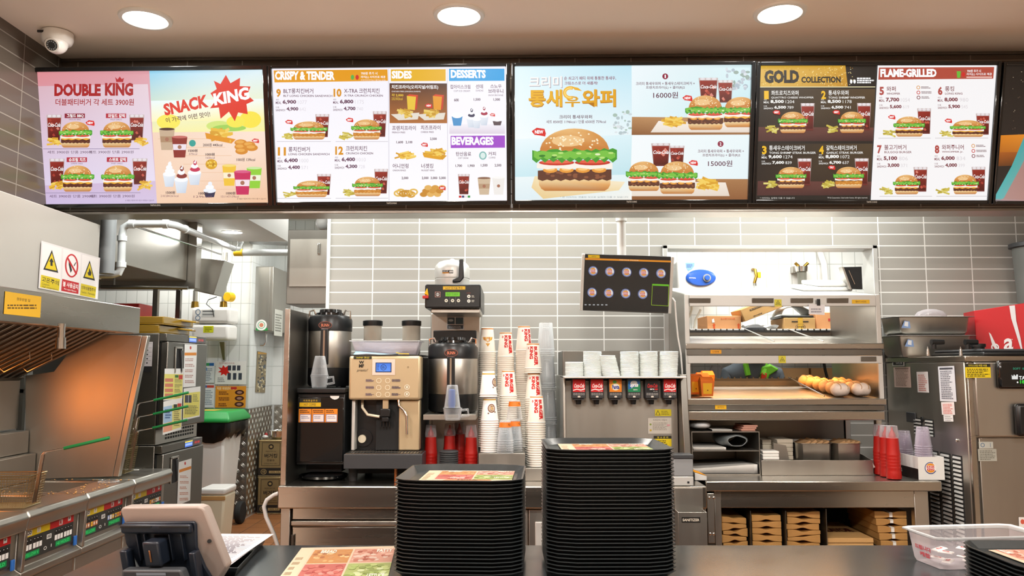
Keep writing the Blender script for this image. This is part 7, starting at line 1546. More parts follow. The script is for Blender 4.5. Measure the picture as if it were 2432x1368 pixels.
# kraft bags bundled in the compartments
def bundle(x0, x1, y, d, z, h, lab, k, grp='kraft bag bundles under the prep table', pinch=.42, strap=False, tb=0., tt=0.):
    R1 = random.Random(k); t = thing('bag_bundle', lab, 'paper bags', ((x0 + x1) / 2, y + d / 2, z), grp)
    up, dn = R1.uniform(.12, pinch), R1.uniform(.08, .36); n = 14
    def sec(y_, s):
        top_, bot = [], []
        for i in range(n + 1):
            u_ = i / n; b = math.exp(-((u_ - .5) / .16) ** 2)
            top_.append((x0 + (x1 - x0) * u_, y_, z + h * (1 - up * b * s) + tt * (u_ - .5))); bot.append((x0 + (x1 - x0) * u_, y_, z + .0005 + h * dn * b * s + tb * (u_ - .5)))
        return top_ + bot[::-1]
    g = G().loft([sec(y, 1), sec(y + d * .3, .8), sec(y + d, .2)]); g.build('paper', 'kraft', t, .002)
    g = G()
    for j in range(1, int(h / .007)):
        f = j / int(h / .007); p_ = []
        for i in range(0, n + 1):
            u_ = i / n; b = math.exp(-((u_ - .5) / .16) ** 2); zt2 = z + h * (1 - up * b) + tt * (u_ - .5); zb2 = z + h * dn * b + tb * (u_ - .5); p_.append((x0 + (x1 - x0) * u_, y - .0006, zb2 + (zt2 - zb2) * f))
        g.tube(p_, .0007, 4)
    if g.v: g.build('sheet_edges', 'kraft_light', t)
    if strap:
        xm = (x0 + x1) / 2; g = G().box(xm - .008, y - .003, z + h * dn + .001, xm + .008, y - .0012, z + h * (1 - up) - .001).box(xm - .008, y - .003, z + h * (1 - up) + .0005, xm + .008, y + d * .25, z + h * (1 - up * .85) + .002); label(g.build('strap', 'paper', t), 'white paper strap')
    return t
O5 = ['lowest', 'second from the bottom', 'middle', 'second from the top', 'topmost', 'sixth']
for c_, (a, b, n, py0, nm) in enumerate(((1718, 1783, 5, 1228, 'left compartment'), (1790, 1866, 5, 1222, 'second compartment'), (1873, 1958, 6, 1215, 'third compartment'))):
    y = TY + .11; ztop = zat(py0, y); hh = (ztop - zsh_ - .002) / n; T_ = [0.] + [random.Random(k_ + 7 * c_).uniform(-.016, .016) for k_ in range(n)]
    for k in range(n):
        x0, x1 = W(a + 2, 1250, TY + .06).x, W(b - 1, 1250, TY + .06).x; j = random.Random(k + 9 * c_).uniform(-.004, .004)
        bundle(x0 + .003 + j, x1 - .003 + j, y, .34, zsh_ + .0015 + hh * k, hh - .0015, 'brown paper bag bundle in the %s, %s' % (nm, (['lowest of the six', 'second from the bottom', 'third from the bottom', 'fourth from the bottom', 'second from the top', 'topmost'] if n == 6 else O5)[k]), k + 10 * c_, tb=T_[k], tt=T_[k + 1])
y = TY + .12; ztop = zat(1213, y); hh = (ztop - zsh_ - .002) / 5
for k in range(5):
    x0, x1 = W(2103 - 5 * k * .6, 1250, TY + .06).x, W(2168, 1250, TY + .06).x; bundle(x0, x1, y, .36, zsh_ + .0015 + hh * k, hh - .0015, 'strapped brown bag bundle at the right of the shelf, ' + O5[k], k + 50, 'strapped bag bundles', .3, True)
x0, x1 = W(1972, 1280, TY + .06).x, W(2086, 1280, TY + .06).x
for k in range(2):
    z0 = zsh_ + .001 + .0255 * k; g = G().loft([[(x0 + .004 * k, TY + .11, z0), (x1, TY + .11, z0), (x1, 4.60, z0), (x0 + .004 * k, 4.60, z0)], [(x0 + .004 * k, TY + .115, z0 + .024), (x1, TY + .115, z0 + .024), (x1, 4.60, z0 + .024), (x0 + .004 * k, 4.60, z0 + .024)]])
    t = tag(g.build('large_paper_bag', 'kraft_light', bevel=.004), ['flat large kraft bag under a lettered one', 'flat large kraft bag with red brown lettering'][k], 'paper bag')
    if k:
        p = Print([(x0, 4.5, z0 + .0245), (x1, 4.5, z0 + .0245), (x1, 4.15, z0 + .0245), (x0, 4.15, z0 + .0245)], (0, 0, 100, 100)); p.text('FLAVOR', 22, 24, 88, 50, '#5a2018', .03); o = p.build('lettering', t, local=True); 
        for v in o.data.vertices: v.co -= t.location
# organiser on the left of the table
y0 = FY - .04; ox0, oxr = W(1645, 1070, y0).x, W(1803, 1070, y0).x
t = thing('paper_organizer', 'steel two tier organizer holding paper sheets on the table', 'organizer', ((ox0 + oxr) / 2, 4.5, .851))
z1, z2 = zat(1070, y0), zat(1025, y0)
g = G().box(ox0, y0, .851, oxr, 4.72, .856).box(ox0, y0, z1 - .004, oxr, 4.72, z1).box(ox0, y0, z2 - .004, oxr, 4.72, z2); g.build('tiers', 'steel', t)
for xs in (ox0 - .004, oxr + .0005): G().box(xs, y0, .851, xs + .0035, 4.72, z2).build('side_wall', 'steel', t)
def sheets(x0, x1, ya, yb, z, h, lab, k, name='paper_sheets', m='paper', sag=.01):
    R1 = random.Random(k); a, b, c_ = R1.uniform(2, 5), R1.uniform(0, 6), R1.uniform(.3, 1)
    def f(u_, v_): return (x0 + (x1 - x0) * u_, ya + (yb - ya) * v_ + .004 * math.sin(7 * u_ + b), z + h + sag * c_ * (math.sin(a * u_ + b) * .5 + .5) * (1 - v_ * .5))
    g = G(); n = 16; fr = [f(i / n, 0) for i in range(n + 1)]; bk = [f(i / n, 1) for i in range(n + 1)]
    g.loft([[(x, y, z) for x, y, _ in fr] , fr, bk, [(x, y, z) for x, y, _ in bk]], cap=False, closed=False)
    return tag(g.build(name, m, sharp=60, solid=.0004), lab, 'paper sheets')
sheets(ox0 + .005, oxr - .006, y0 + .02, 4.68, .8575, .022, 'white wrapping paper in the bottom tier of the organizer', 1, sag=.03)
sheets(ox0 + .005, W(1725, 1065, y0).x, y0 + .01, 4.6, z1 + .001, .012, 'white paper sheets in the middle tier beside the rolled bag', 3)
sheets(W(1694, 1020, y0).x, W(1742, 1020, y0).x, y0 + .02, 4.5, z2 + .001, .006, 'white paper sheets on top of the organizer', 4, sag=.004)
g = G(); ra = []
xa, xb = W(1716, 1050, y0).x, W(1788, 1050, y0).x; cx = (xa + xb) / 2; rr = (z2 - z1) * .42; rx = (xb - xa) / 2 * .98
rings = []
for k in range(9):
    s = [.62, .80, .94, 1, 1, .97, .95, .9, .8][k]; rings.append([(cx + rx * s * math.cos(a) * (1 + .05 * math.sin(3 * a + k)), y0 + .01 + .035 * k, z1 + .006 + rr + rr * s * math.sin(a) * (1 + .05 * math.sin(5 * a + k))) for a in [2 * PI * i / 24 for i in range(24)]])
g.loft(rings, cap=False)
tag(g.build('rolled_bag', mat('grey_film', '#7d8486', .3, 0, .2, 20), sharp=80, solid=.003), 'rolled grey plastic bag of lids in the middle tier', 'bag')
g = G(); R1 = random.Random(4); x0, x1 = W(1643, 1012, y0).x, W(1697, 1012, y0).x
rings = []
for k in range(10):
    a_ = -PI / 2 + PI * (k + .5) / 10; rings.append([((x0 + x1) / 2 + (x1 - x0) / 2 * math.cos(a_) * math.cos(b) * (1 + R1.uniform(-.08, .08)), y0 + .11 + .1 * math.cos(a_) * math.sin(b), z2 + .030 + .027 * math.sin(a_) * (1 + R1.uniform(-.05, .05))) for b in [2 * PI * i / 22 for i in range(22)]])
g.loft(rings)
tag(g.build('plastic_bag', mat('bag_white', '#f0f2f4', .22, 0, .2, 60, bump=.4), sharp=70), 'crumpled clear plastic bag on top of the organizer', 'bag')
mat('salmon_paper', '#d8a08c', .7)
for k in range(3):
    x0 = W(1764 + 3 * k, 1010, y0).x; g = G().box(x0, y0 + .03, z2 + .001 + .0105 * k, x0 + .075, y0 + .2, z2 + .0105 * (k + 1)); tag(g.build('paper_packet', 'salmon_paper', bevel=.002), 'pink paper packet on the organizer, ' + ['lowest of three', 'middle of three', 'topmost of three'][k], 'packet')
# condiment bin with napkins and pans
y0 = FY - .05; x0, x1 = W(1809, 1108, y0).x, W(2073, 1108, y0).x; zf = zat(1093, y0)
t = thing('napkin_bin', 'long low steel bin of napkins and pans on the table', 'bin', ((x0 + x1) / 2, 4.45, .851))
g = G().box(x0, y0, .851, x1, y0 + .004, zf).box(x0, y0 + .0045, .851, x1, 4.70, .855).box(x0, 4.70, .851, x1, 4.704, zf + .06); g.build('tray', 'steel', t, .001)
g = G().prism([(x0, y0 + .005, .8555), (x0, 4.699, .8555), (x0, 4.699, zf + .06), (x0, y0 + .005, zf)], (.003, 0, 0)).prism([(x1 - .003, y0 + .005, .8555), (x1 - .003, 4.699, .8555), (x1 - .003, 4.699, zf + .06), (x1 - .003, y0 + .005, zf)], (.003, 0, 0)); g.build('end', 'steel', t)
def napkins(a, b, py0, py1, Y, d, n, lab, m='napkin', tilt=0.):
    xa, xb = W(a, py1, Y).x, W(b, py1, Y).x; za, zb_ = max(zat(py1, Y), .8565), zat(py0, Y); h = (zb_ - za) / n; R1 = random.Random(a)
    for k in range(n):
        j = R1.uniform(-.003, .003) + tilt * k
        g = G().box(xa + j, Y + R1.uniform(-.002, .002), za + h * k, xb + j, Y + d, za + h * (k + 1) - .0006)
        tag(g.build('napkin_pack', m, bevel=.003), lab + ', ' + (['lowest', 'second from bottom', 'third from bottom', 'fourth from bottom', 'fifth from bottom', 'sixth'][k] if k < n - 1 else 'topmost'), 'napkins', 'folded napkins in the steel bin')
napkins(1800 + 12, 1834, 1044, 1092, 4.50, .12, 4, 'beige folded napkins behind the white ones')
napkins(1846, 1884, 1043, 1092, 4.42, .16, 5, 'beige folded napkins in the centre of the bin', tilt=.001)
napkins(1812, 1851, 1071, 1092, 4.30, .1, 3, 'white folded napkins at the bin end', 'paper')
xa = W(1878, 1060, 4.4).x
t_ = G().prism([(W(1838, 1090, 4.38).x, 4.385, .857), (W(1838, 1060, 4.38).x, 4.385, zat(1052, 4.385)), (W(1868, 1062, 4.38).x, 4.385, zat(1058, 4.385)), (W(1880, 1090, 4.38).x, 4.385, .857)], (0, .003, 0)); tag(t_.build('steel_divider', 'steel'), 'small bent steel divider before the beige napkins', 'divider')
for a, b, lab in ((1898, 1980, 'deep steel pan beside the napkins in the bin'), (1984, 2050, 'deep steel pan at the right in the bin')):
    Y = 4.34; xa, xb = W(a, 1055, Y).x, W(b, 1055, Y).x; zt2 = zat(1054, Y)
    t = thing('steel_pan', lab, 'pan', ((xa + xb) / 2, Y + .14, .856), 'deep steel pans in the bin')
    R_ = lambda s, z: [((xa + xb) / 2 + (xb - xa) / 2 * s * sx, Y + .14 + .14 * s * sy, z) for sx, sy in ((-.8, -1), (.8, -1), (1, -.8), (1, .8), (.8, 1), (-.8, 1), (-1, .8), (-1, -.8))]
    g = G().loft([R_(.84, .858), R_(.9, .875), R_(.97, zt2), R_(1.05, zt2 + .002)], cap=False); g.add([Vector(q) for q in R_(.84, .858)], [tuple(range(8))]); g.build('shell', 'steel', t, solid=.0012)
    R1 = random.Random(int(a)); g = G()
    for k in range(4): x = xa + (xb - xa) * (.2 + .18 * k); g.prism([(x, Y + .05, zt2 - .008), (x + .04, Y + .05, zt2 + .008 + R1.uniform(0, .014)), (x + .046, Y + .05, zt2 + .004), (x + .02, Y + .05, zt2 - .012)], (0, .14, 0))
    g.build('contents', 'cardboard', t)
def packet(x, y, z, lab, rz=0., ry=0., s=1., grp=None, first=[None]):
    if first[0] is None:
        t = thing('sauce_packet', lab, 'packet', (0, 0, 0), grp)
        g = G().loft([[(-.03, -.02, .0), (.03, -.02, .0), (.03, .02, .0), (-.03, .02, .0)], [(-.026, -.016, .005), (.026, -.016, .005), (.026, .016, .005), (-.026, .016, .005)]]); g.build('sachet', 'paper', t, .001, local=True)
        p = Print(None, (0, 0, 60, 40), size=(.05, .03), off=.0062); p.rect(14, 10, 46, 30, '#d42a24'); p.text('BK', 22, 14, 40, 26, '#f6ece6', .02); p.build('print', t, local=True); first[0] = t
    else: t = dup(first[0], label=lab, group=grp)
    t.location = (x, y, z); t.rotation_euler = (.0, ry, rz); t.scale = (s, s, s); return t
for k, (a, Y, lab) in enumerate(((1985, 4.292, 'white sauce packet with red mark leaning in the steel bin'), (2062, 4.292, 'white sauce packet at the end of the steel bin'))):
    t = packet(W(a, 1085, Y).x, Y, .895, lab, 0, 0); t.rotation_euler = (math.radians(75), .4 - .8 * k, .1)
for a, Y, lab, s in ((2091, 4.30, 'red sauce bottle on the table, farthest back of three', .98), (2106, 4.22, 'red sauce bottle on the table, middle of three', .98), (2122, 4.13, 'red sauce bottle on the table, nearest of three', 1.0)):
    red_bottle(W(a, 1100, Y).x, Y, .8505, lab, 'red bottles on the prep table', .5, s)
# white carton with badge and clear cups
Y = 4.10; x0, x1 = W(2181, 1115, Y).x, W(2243, 1115, Y).x; zt2 = zat(1085, Y)
t = thing('cup_carton', 'white open carton with round badge at the table corner', 'carton', ((x0 + x1) / 2, Y + .2, .851))
g = G().box(x0, Y, .8515, x1, Y + .003, zt2).box(x0, Y + .0035, .8515, x0 + .003, Y + .42, zt2).box(x1 - .003, Y + .0035, .8515, x1, Y + .42, zt2).box(x0 + .0035, Y + .4, .8515, x1 - .0035, Y + .403, zt2).box(x0 + .0035, Y + .0035, .8515, x1 - .0035, Y + .399, .8535); g.build('box', 'white_paint', t)
p = Print(('y', Y), (2181, 1085, 2243, 1143), .0016); bun_logo(p, 2210, 1111.5, 14, '#23307a'); p.build('badge', t)
p = Print([(x0, Y + .42, .905), (x0, Y, .905), (x0, Y, .853), (x0, Y + .42, .853)], (0, 0, 100, 30), .0016); p.bg('#15110f'); p.text('BURGER KING', 5, 8, 60, 20, '#f2f0ec', .03); p.build('black_band', t)
ccup = tag(G().lathe((0, 0, 0), [(.0406, .0008), (.041, 0), (.0435, .0014), (.0435, .0034), (.041, .005), (.0292, .098), (.028, .10), (.0255, .0995), (.025, .094), (.002, .093)], 26, cap=False).build('plastic_cup', 'lilac_plastic', local=True), 'x', 'cup')
q = W(2199, 1050, 4.2); q.x = min(max(q.x, x0 + .05), x1 - .05)
for k in range(14): dup(ccup, (q.x, 4.2, .8545 + .0118 * k), (0, 0, .1), 'clear cup topping the stack in the white carton' if k == 13 else 'clear cup in the stack standing in the white carton', 'clear cups in the white carton')
q = W(2158, 1050, 4.40); q.x = min(max(q.x, x0 + .05), x1 - .05)
for k in range(11): dup(ccup, (q.x, 4.40, .8545 + .0118 * k), (0, 0, .1), 'clear cup topping the rear stack in the carton' if k == 10 else 'clear cup in the rear stack of the white carton', 'clear cups in the white carton')
proto_off(ccup)

# ================================================================ soft serve machine
MX, MY0, MY1, MZ = 2.215, 3.92, 4.76, 1.471
mx1 = MX + .66
t = thing('ice_cream_machine', 'large stainless soft serve machine at the right edge', 'ice cream machine', ((MX + mx1) / 2, 4.34, 0))
G().box(MX, MY0 + .02, .12, mx1, MY1, MZ - .03).build('body', 'steel', t, .004)
G().box(MX - .004, MY0, MZ - .029, mx1, MY1, MZ).build('top_deck', 'steel_h', t, .004)
zm = zat(1038, MY0); 
G().box(MX + .03, MY0 - .02, zm + .004, mx1, MY0 + .019, MZ - .032).build('upper_front', 'steel', t, .004)
G().box(MX + .045, MY0 + .005, .15, mx1, MY0 + .0195, zm - .004).build('lower_door', 'steel_rough', t, .003)
G().box(MX + .004, MY0 + .0, .13, MX + .03, MY0 + .0195, MZ - .032).build('corner_post', 'steel_h', t, .002)
g = G()
for k in range(4): g.cyl((MX + .05 + .58 * (k % 2), MY0 + .1 + .56 * (k // 2), 0), (MX + .05 + .58 * (k % 2), MY0 + .1 + .56 * (k // 2), .1195), .03, .03, 14)
g.build('leg', 'steel', t)
def vents(ya, yb, za, zb_, n):
    g = G(); G().box(MX - .0015, ya, za, MX - .0003, yb, zb_).build('vent_backing', 'black_matte', t); h = (zb_ - za) / n
    for k in range(n): z = za + h * k; g.prism([(MX - .002, ya + .008, z + h * .1), (MX - .007, ya + .008, z + h * .15), (MX - .004, ya + .008, z + h * .65), (MX - .002, ya + .008, z + h * .65)], (0, yb - ya - .016, 0))
    g.build('vent_slats', 'steel_white', t)
for ya, yb in ((4.0, 4.085), (4.105, 4.20), (4.22, 4.32)): vents(ya, yb, .52, .98, 22)
for ya, yb in ((4.25, 4.34), (4.37, 4.46)): vents(ya, yb, 1.05, 1.14, 5)
def mlabel(q, fn, name='label'): p = Print(('x', MX), q, .002); fn(p); return p.build(name, t)
def paper(bgc, n, ink, seed, head=None):
    def f(p):
        p.bg(bgc); q = p.q; x0, x1, y0, y1 = q[0][0], q[1][0], q[0][1], q[2][1]
        p.lines(x0 + (x1 - x0) * .12, y0 + (y1 - y0) * .12, x1 - (x1 - x0) * .1, y1 - (y1 - y0) * .06, n, ink, seed)
        if head: p.rect(x0 + (x1 - x0) * .1, y0 + (y1 - y0) * .04, x1 - (x1 - x0) * .1, y0 + (y1 - y0) * .09, head)
    return f
def f_tp(p): p.bg('#e9e7e4'); p.rect(2122, 858, 2146, 867, '#20242a'); p.text('TAYLOR', 2128, 860, 2144, 865, '#f2f2f2', .02)
mlabel((2120, 856, 2149, 869), f_tp, 'maker_badge')
mlabel((2124, 872, 2164, 920), paper('#d8bcae', 12, '#a08476', 1, '#8a7064')); mlabel((2179, 883, 2206, 932), paper('#ece6e4', 9, '#cf8a80', 2)); mlabel((2231, 870, 2270, 953), paper('#dcdce2', 16, '#74747e', 3, '#4a4a52')); mlabel((2237, 955, 2268, 985), paper('#efe6e4', 7, '#d06a5c', 4)); mlabel((2242, 986, 2265, 1001), paper('#efecea', 3, '#a8a4a4', 5))
q = onx(2165, 990, MX); G().box(MX - .006, q.y - .05, q.z - .03, MX - .0005, q.y + .05, q.z + .025).build('socket_plate', 'charcoal', t, .003)
q = onx(2190, 996, MX); G().cyl((MX - .0045, q.y, q.z), (MX - .0005, q.y, q.z), .014, .016, 16).build('hole', 'black_matte', t)
for a, b in ((2274, 1046), ): q = onx(a, b, MX); G().ell((MX - .004, q.y, q.z), .006, .008, .008, 12, 8).build('screw', 'chrome', t)
f0 = MY0 - .02
p = Print(('y', f0), (2292, 863, 2354, 898), .002); p.rect(2292, 864, 2352, 872, '#26261c'); p.text('아이스크림 배합 비율', 2300, 865.5, 2344, 870.5, '#d8c83a', .01); p.rect(2292, 872, 2352, 897, '#e3cb1c'); p.lines(2296, 875, 2350, 895, 5, '#5a500c', 4); p.build('yellow_label', t)
a, b = W(2362, 856, f0), W(2362, 923, f0); g = G().box(a.x, f0 - .03, b.z, mx1 - .02, f0 - .0005, a.z); g.build('control_display', 'black_gloss', t, .012)
p = Print(('y', f0 - .03), (2362, 856, 2470, 923), .002); p.text('SOFT  07', 2406, 873, 2436, 878, '#2a8a6a', .01); p.build('readout', t, LCD); p = Print(('y', f0 - .03), (2362, 856, 2470, 923), .002); p.text('TAYLOR', 2419, 893, 2462, 902, '#e8e8e4', .02); p.poly([(2402, 890), (2405, 894), (2408, 889), (2411, 894), (2414, 889), (2417, 890), (2416, 901), (2402, 901)], '#d8d8d4'); p.text('18', 2421, 903, 2432, 911, '#3ad83a', .02); p.ell(2415, 908, 2, 2, '#e8e8e4', 10); p.build('display_lettering', t, LCD)
a, b = W(2403, 958, f0), W(2450, 1035, f0); g = G().box(a.x, f0 - .04, b.z, a.x + .16, f0 - .0005, a.z); g.build('dispensing_door', 'black_plastic', t, .015)
p = Print(('y', MY0 + .005), (2320, 1046, 2368, 1098), .002); p.rect(2325, 1049, 2359, 1065, '#b9bcb4'); p.ring(2334, 1057, 5, 5, 1.5, '#4a6a8a', 16); p.rect(2352, 1052, 2353, 1062, '#4a6a8a'); p.rect(2322, 1066, 2366, 1095, '#a9aaa0'); p.lines(2326, 1069, 2364, 1093, 6, '#75766c', 5); p.build('switch_label', t)
p = Print(('y', MY0 + .005), (2419, 1228, 2450, 1252), .002); p.bg('#eceae6'); p.ell(2428, 1239, 5, 6, '#d8604c', 10); p.build('sticker', t)
G().box(MX + .10, MY0 + .02, MZ + .0005, mx1, 4.44, MZ + .02).build('top_tray', 'black_plastic', t, .008)
G().box(MX + .11, MY0 + .05, MZ + .0205, mx1, 4.42, MZ + .035).build('tray_cover', 'charcoal', t, .006)
for a in (2225, 2305): q = W(a, 828, 4.05); G().cyl((q.x - .02, 4.04, MZ + .0355), (q.x - .02, 4.04, MZ + .062), .012, .012, 12).cyl((q.x - .032, 4.04, MZ + .07), (q.x + .03, 4.04, MZ + .07), .015, .013, 14).build('knob', 'black_plastic', t)
for a in (2204, 2282): q = W(a, 840, 3.95); G().cyl((q.x, 3.95, MZ + .0005), (q.x, 3.95, MZ + .035), .009, .006, 12).cyl((q.x, 3.95, MZ + .035), (q.x, 3.95, MZ + .045), .003, .002, 8).build('pin', 'chrome', t)
q = W(2322, 820, 4.2); G().lathe((q.x, 4.2, MZ + .0355), [(.032, 0), (.032, .012), (.038, .014), (.038, .03), (.03, .032)], 20).build('hopper_plug', 'black_plastic', t)
# pans on the machine
for k, (py0, py1, lab) in enumerate(((796, 840, 'lower of two steel pans on the soft serve machine'), (751, 795, 'upper of two steel pans on the soft serve machine'))):
    Y = 4.46; xa, xb = W(2135, 800, Y).x, W(2318, 800, Y).x; z0 = MZ + .001 if k == 0 else zat(795, Y) + .003; z1 = zat(py0, Y)
    if k == 1: z0 = zat(796, Y) + .004
    t = thing('hotel_pan', lab, 'pan', ((xa + xb) / 2, Y + .13, z0), 'steel pans on the machine')
    def R_(s, z, e=0.): return [((xa + xb) / 2 + ((xb - xa) / 2 * s + e) * sx, Y + .135 + (.12 * s + e) * sy, z) for sx, sy in ((-.88, -1), (.88, -1), (.97, -.93), (1, -.75), (1, .75), (.97, .93), (.88, 1), (-.88, 1), (-.97, .93), (-1, .75), (-1, -.75), (-.97, -.93))]
    g = G().loft([R_(.84, z0), R_(.90, z0 + .018), R_(.95, z1 - .004)], cap=False); g.add([Vector(q) for q in R_(.84, z0)], [tuple(range(12))[::-1]]); g.build('shell', 'steel', t, .004)
    g = G().loft([R_(.95, z1 - .0035), R_(1.0, z1), R_(1.04, z1 - .001, .008)], cap=False); g.build('rim', 'steel_white', t, solid=.0015)
    p = Print(('y', Y + .12 * .05 + .004), (2136, 760, 2165, 782) if k else (2144, 804, 2172, 826), .012); x_, y_ = (2138, 762) if k else (2146, 806); p.poly([(x_ + 8, y_), (x_ + 20, y_ + 2), (x_ + 22, y_ + 18), (x_, y_ + 17)], '#8aa8d8'); p.poly([(x_ + 9, y_ + 2), (x_ + 17, y_ + 3), (x_ + 16, y_ + 14), (x_ + 7, y_ + 12)], '#eef2f6'); p.build('sticker', t)
xc, yc = (xa + xb) / 2 + .02, Y + .14
tag(G().lathe((xc + .02, yc, z1 + .004), [(.085, 0), (.083, .012), (.065, .032), (.03, .044), (.002, .046)], 26).build('dome_lid', 'clear_cap'), 'clear dome lid resting on the upper steel pan', 'dome')
# red drink carton and grey bin
t = thing('red_carton', 'red drink carton with white ribbon on the soft serve machine', 'carton', (3.0, 4.5, MZ))
A_, B_ = W(2319, 826, 4.55), W(2445, 826, 4.40); A_.z = B_.z = MZ + .037; ht, hb = W(2317, 738, 4.55).z, W(2445, 719, 4.40).z
d2 = Vector((.10, .26, 0)); A_.y = max(A_.y, 4.5); dep = Vector((.05, .2, 0))
P_ = [A_, B_, B_ + dep, A_ + dep]; T_ = [Vector((v.x, v.y, ht)) for v in P_]; T_[1].z = T_[2].z = hb
G().loft([P_, T_]).build('box', mat('red_card', '#c8101c', .4), t, .002)
p = Print([T_[0], T_[1], P_[1], P_[0]], [(2317, 738), (2445, 719), (2445, 826), (2319, 826)], .004)
p.poly([(2402, 724), (2417, 721.5), (2415, 760), (2420, 800), (2421, 827), (2417, 827), (2410, 790), (2403, 755)], '#e6e4e8')
p.text('a', 2374, 800, 2397, 827, '#f2eef0', .02, slant=5); p.poly([(2346, 786), (2350, 790), (2362, 822), (2358, 827), (2350, 812)], '#f2eef0'); p.ring(2356, 818, 9, 8, 3, '#f2eef0', 16); p.ring(2398, 803, 1.5, 1.5, .5, '#f2eef0', 10); p.build('lettering', t)
q = W(2462, 650, 4.66); zt2 = zat(577, 4.66)
t = thing('grey_bin', 'tall grey plastic container with yellow lettering behind the red carton', 'container', (q.x, 4.66, MZ + .001))
G().lathe((q.x, 4.66, MZ + .001), [(.085, 0), (.09, .005), (.118, zt2 - MZ - .03)], 32).build('body', mat('bin_grey', '#6f7370', .45), t)
G().lathe((q.x, 4.66, MZ + .001), [(.119, zt2 - MZ - .029), (.135, zt2 - MZ - .026), (.135, zt2 - MZ - .004), (.12, zt2 - MZ)], 32).build('rim', 'charcoal', t)
p = Print(None, (0, 0, 100, 60), size=(.14, .09)); p.O = Vector((0, 0, 0)); p.text('NON-DAIRY', 2, 4, 96, 24, '#d8c21c', .03); p.text('SCRAPER', 6, 34, 90, 54, '#d8c21c', .03)
o = wrap(p, 0, 0, lambda z: .1165, -PI / 2 - .95, 'lettering', t, z0=zt2 - MZ - .21)

# ---- sanitizer bin, printer and oddments between dispenser and table
Y = 3.86
x0, x1 = W(1606, 1260, Y).x, W(1674, 1260, Y).x; z0, z1 = zat(1306, Y), zat(1212, Y)
t = thing('sanitizer_bin', 'steel hanging bin with a black nameplate on the counter end', 'bin', ((x0 + x1) / 2, Y, z0))
g = G().box(x0, Y - .05, z0, x1, Y - .046, z1).box(x0, Y - .0455, z0, x0 + .004, Y + .023, z1).box(x1 - .004, Y - .0455, z0, x1, Y + .023, z1).box(x0, Y + .0235, z0, x1, Y + .027, z1 + .10).box(x0 + .0045, Y - .0455, z0, x1 - .0045, Y + .023, z0 + .004); g.build('body', 'steel', t, .001)
p = Print(('y', Y - .05), (1617, 1226, 1666, 1246), .0016); p.rect(1619, 1228, 1663, 1241, '#151310'); p.text('SANITIZER', 1621, 1231.5, 1661, 1238, '#d8d0c0', .02); p.build('nameplate', t)
xa, xb = W(1660, 1220, 3.95).x, W(1697, 1220, 3.95).x
t = thing('steel_bracket', 'tall steel plate with four bolts beside the sanitizer bin', 'bracket', ((xa + xb) / 2, 3.95, .62)); zA, zB = zat(1290, 3.95), zat(1172, 3.95)
xa = max(xa, .945)
G().box(xa, 3.95, zA, xb, 3.96, zB).build('plate', 'steel', t, .002); G().box(xa, 3.96, .05, xb, 4.05, zA + .1).build('stand', 'steel_dark', t)
for a in (1676, 1693):
    for b in (1182, 1268): q = W(a + 8 - (a > 1680) * 6, b, 3.95); q.x = max(q.x, .9545); G().ell((q.x, 3.949, q.z), .007, .004, .007, 10, 6).build('bolt', 'chrome', t)
Y = 3.93; x0, x1 = W(1612, 1105, Y).x, W(1643, 1105, Y).x
x0 = DX1 + .0335 if x0 < DX1 + .0335 else x0
t = thing('label_printer', 'small grey label printer at the counter corner', 'printer', ((x0 + x1) / 2, 3.98, .851)); zt2 = zat(1078, Y)
G().box(x0 - .11, 3.90, .8515, x1, 3.985, .895).build('base', 'steel_white', t, .003); G().box(x0 - .11, 3.90, .8955, x1, 3.985, zt2 - .02).build('body', 'grey_plastic', t, .004); G().box(x0 - .11, 3.895, zt2 - .0195, x1 + .002, 3.985, zt2).build('top_cover', 'charcoal', t, .003)
G().box(x1 - .03, 3.899, .862, x1 - .02, 3.9005, .872).build('slot', 'black_matte', t)
x0, x1 = W(1646, 1130, 4.12).x, W(1674, 1130, 4.12).x
g = G().prism([(x0, 4.08, .8515), (x1, 4.08, .8515), (x1, 4.08, .872), (x0, 4.08, .89)], (0, .18, 0)); t = tag(g.build('card_box', 'white_paint', bevel=.002), 'small white and orange card box beside the organizer', 'box')
p = Print([(x0, 4.26, .8905), (x1, 4.26, .8725), (x1, 4.08, .8725), (x0, 4.08, .8905)], (0, 0, 10, 10), .0015); p.bg('#ea9a1c'); o = p.build('orange_top', t, local=True)
for v in o.data.vertices: v.co -= t.location

# ================================================================ front counter
CZ = .81
t = thing('front_counter', 'dark slate topped front counter across the foreground', 'counter', (.5, 2.3, 0))
G().box(-1.32, 1.75, CZ - .035, 2.35, 2.815, CZ).build('countertop', 'slate', t, .004)
G().box(-1.28, 1.8, .05, 2.3, 2.77, CZ - .036).build('base_cabinet', 'charcoal', t)
# trays
TW, TD, TH = .374, .395, .0235
def octa(w, d, cx_, cy_, z): a, b = w / 2, d / 2; return [(-a + cx_, -b, z), (a - cx_, -b, z), (a - cx_ * .35, -b + cy_ * .35, z), (a, -b + cy_, z), (a, b - cy_, z), (a - cx_ * .35, b - cy_ * .35, z), (a - cx_, b, z), (-a + cx_, b, z), (-a + cx_ * .35, b - cy_ * .35, z), (-a, b - cy_, z), (-a, -b + cy_, z), (-a + cx_ * .35, -b + cy_ * .35, z)]
g = G().loft([octa(TW - .055, TD - .055, .07, .036, .0), octa(TW - .045, TD - .045, .073, .038, .003), octa(TW - .008, TD - .008, .082, .044, TH - .004), octa(TW, TD, .085, .046, TH - .002), octa(TW, TD, .085, .046, TH), octa(TW - .010, TD - .010, .082, .044, TH), octa(TW - .049, TD - .049, .073, .038, .0055)])
tray0 = tag(g.build('food_tray', 'tray_plastic', local=True, sharp=25), 'x', 'tray')
TDZ = .01085
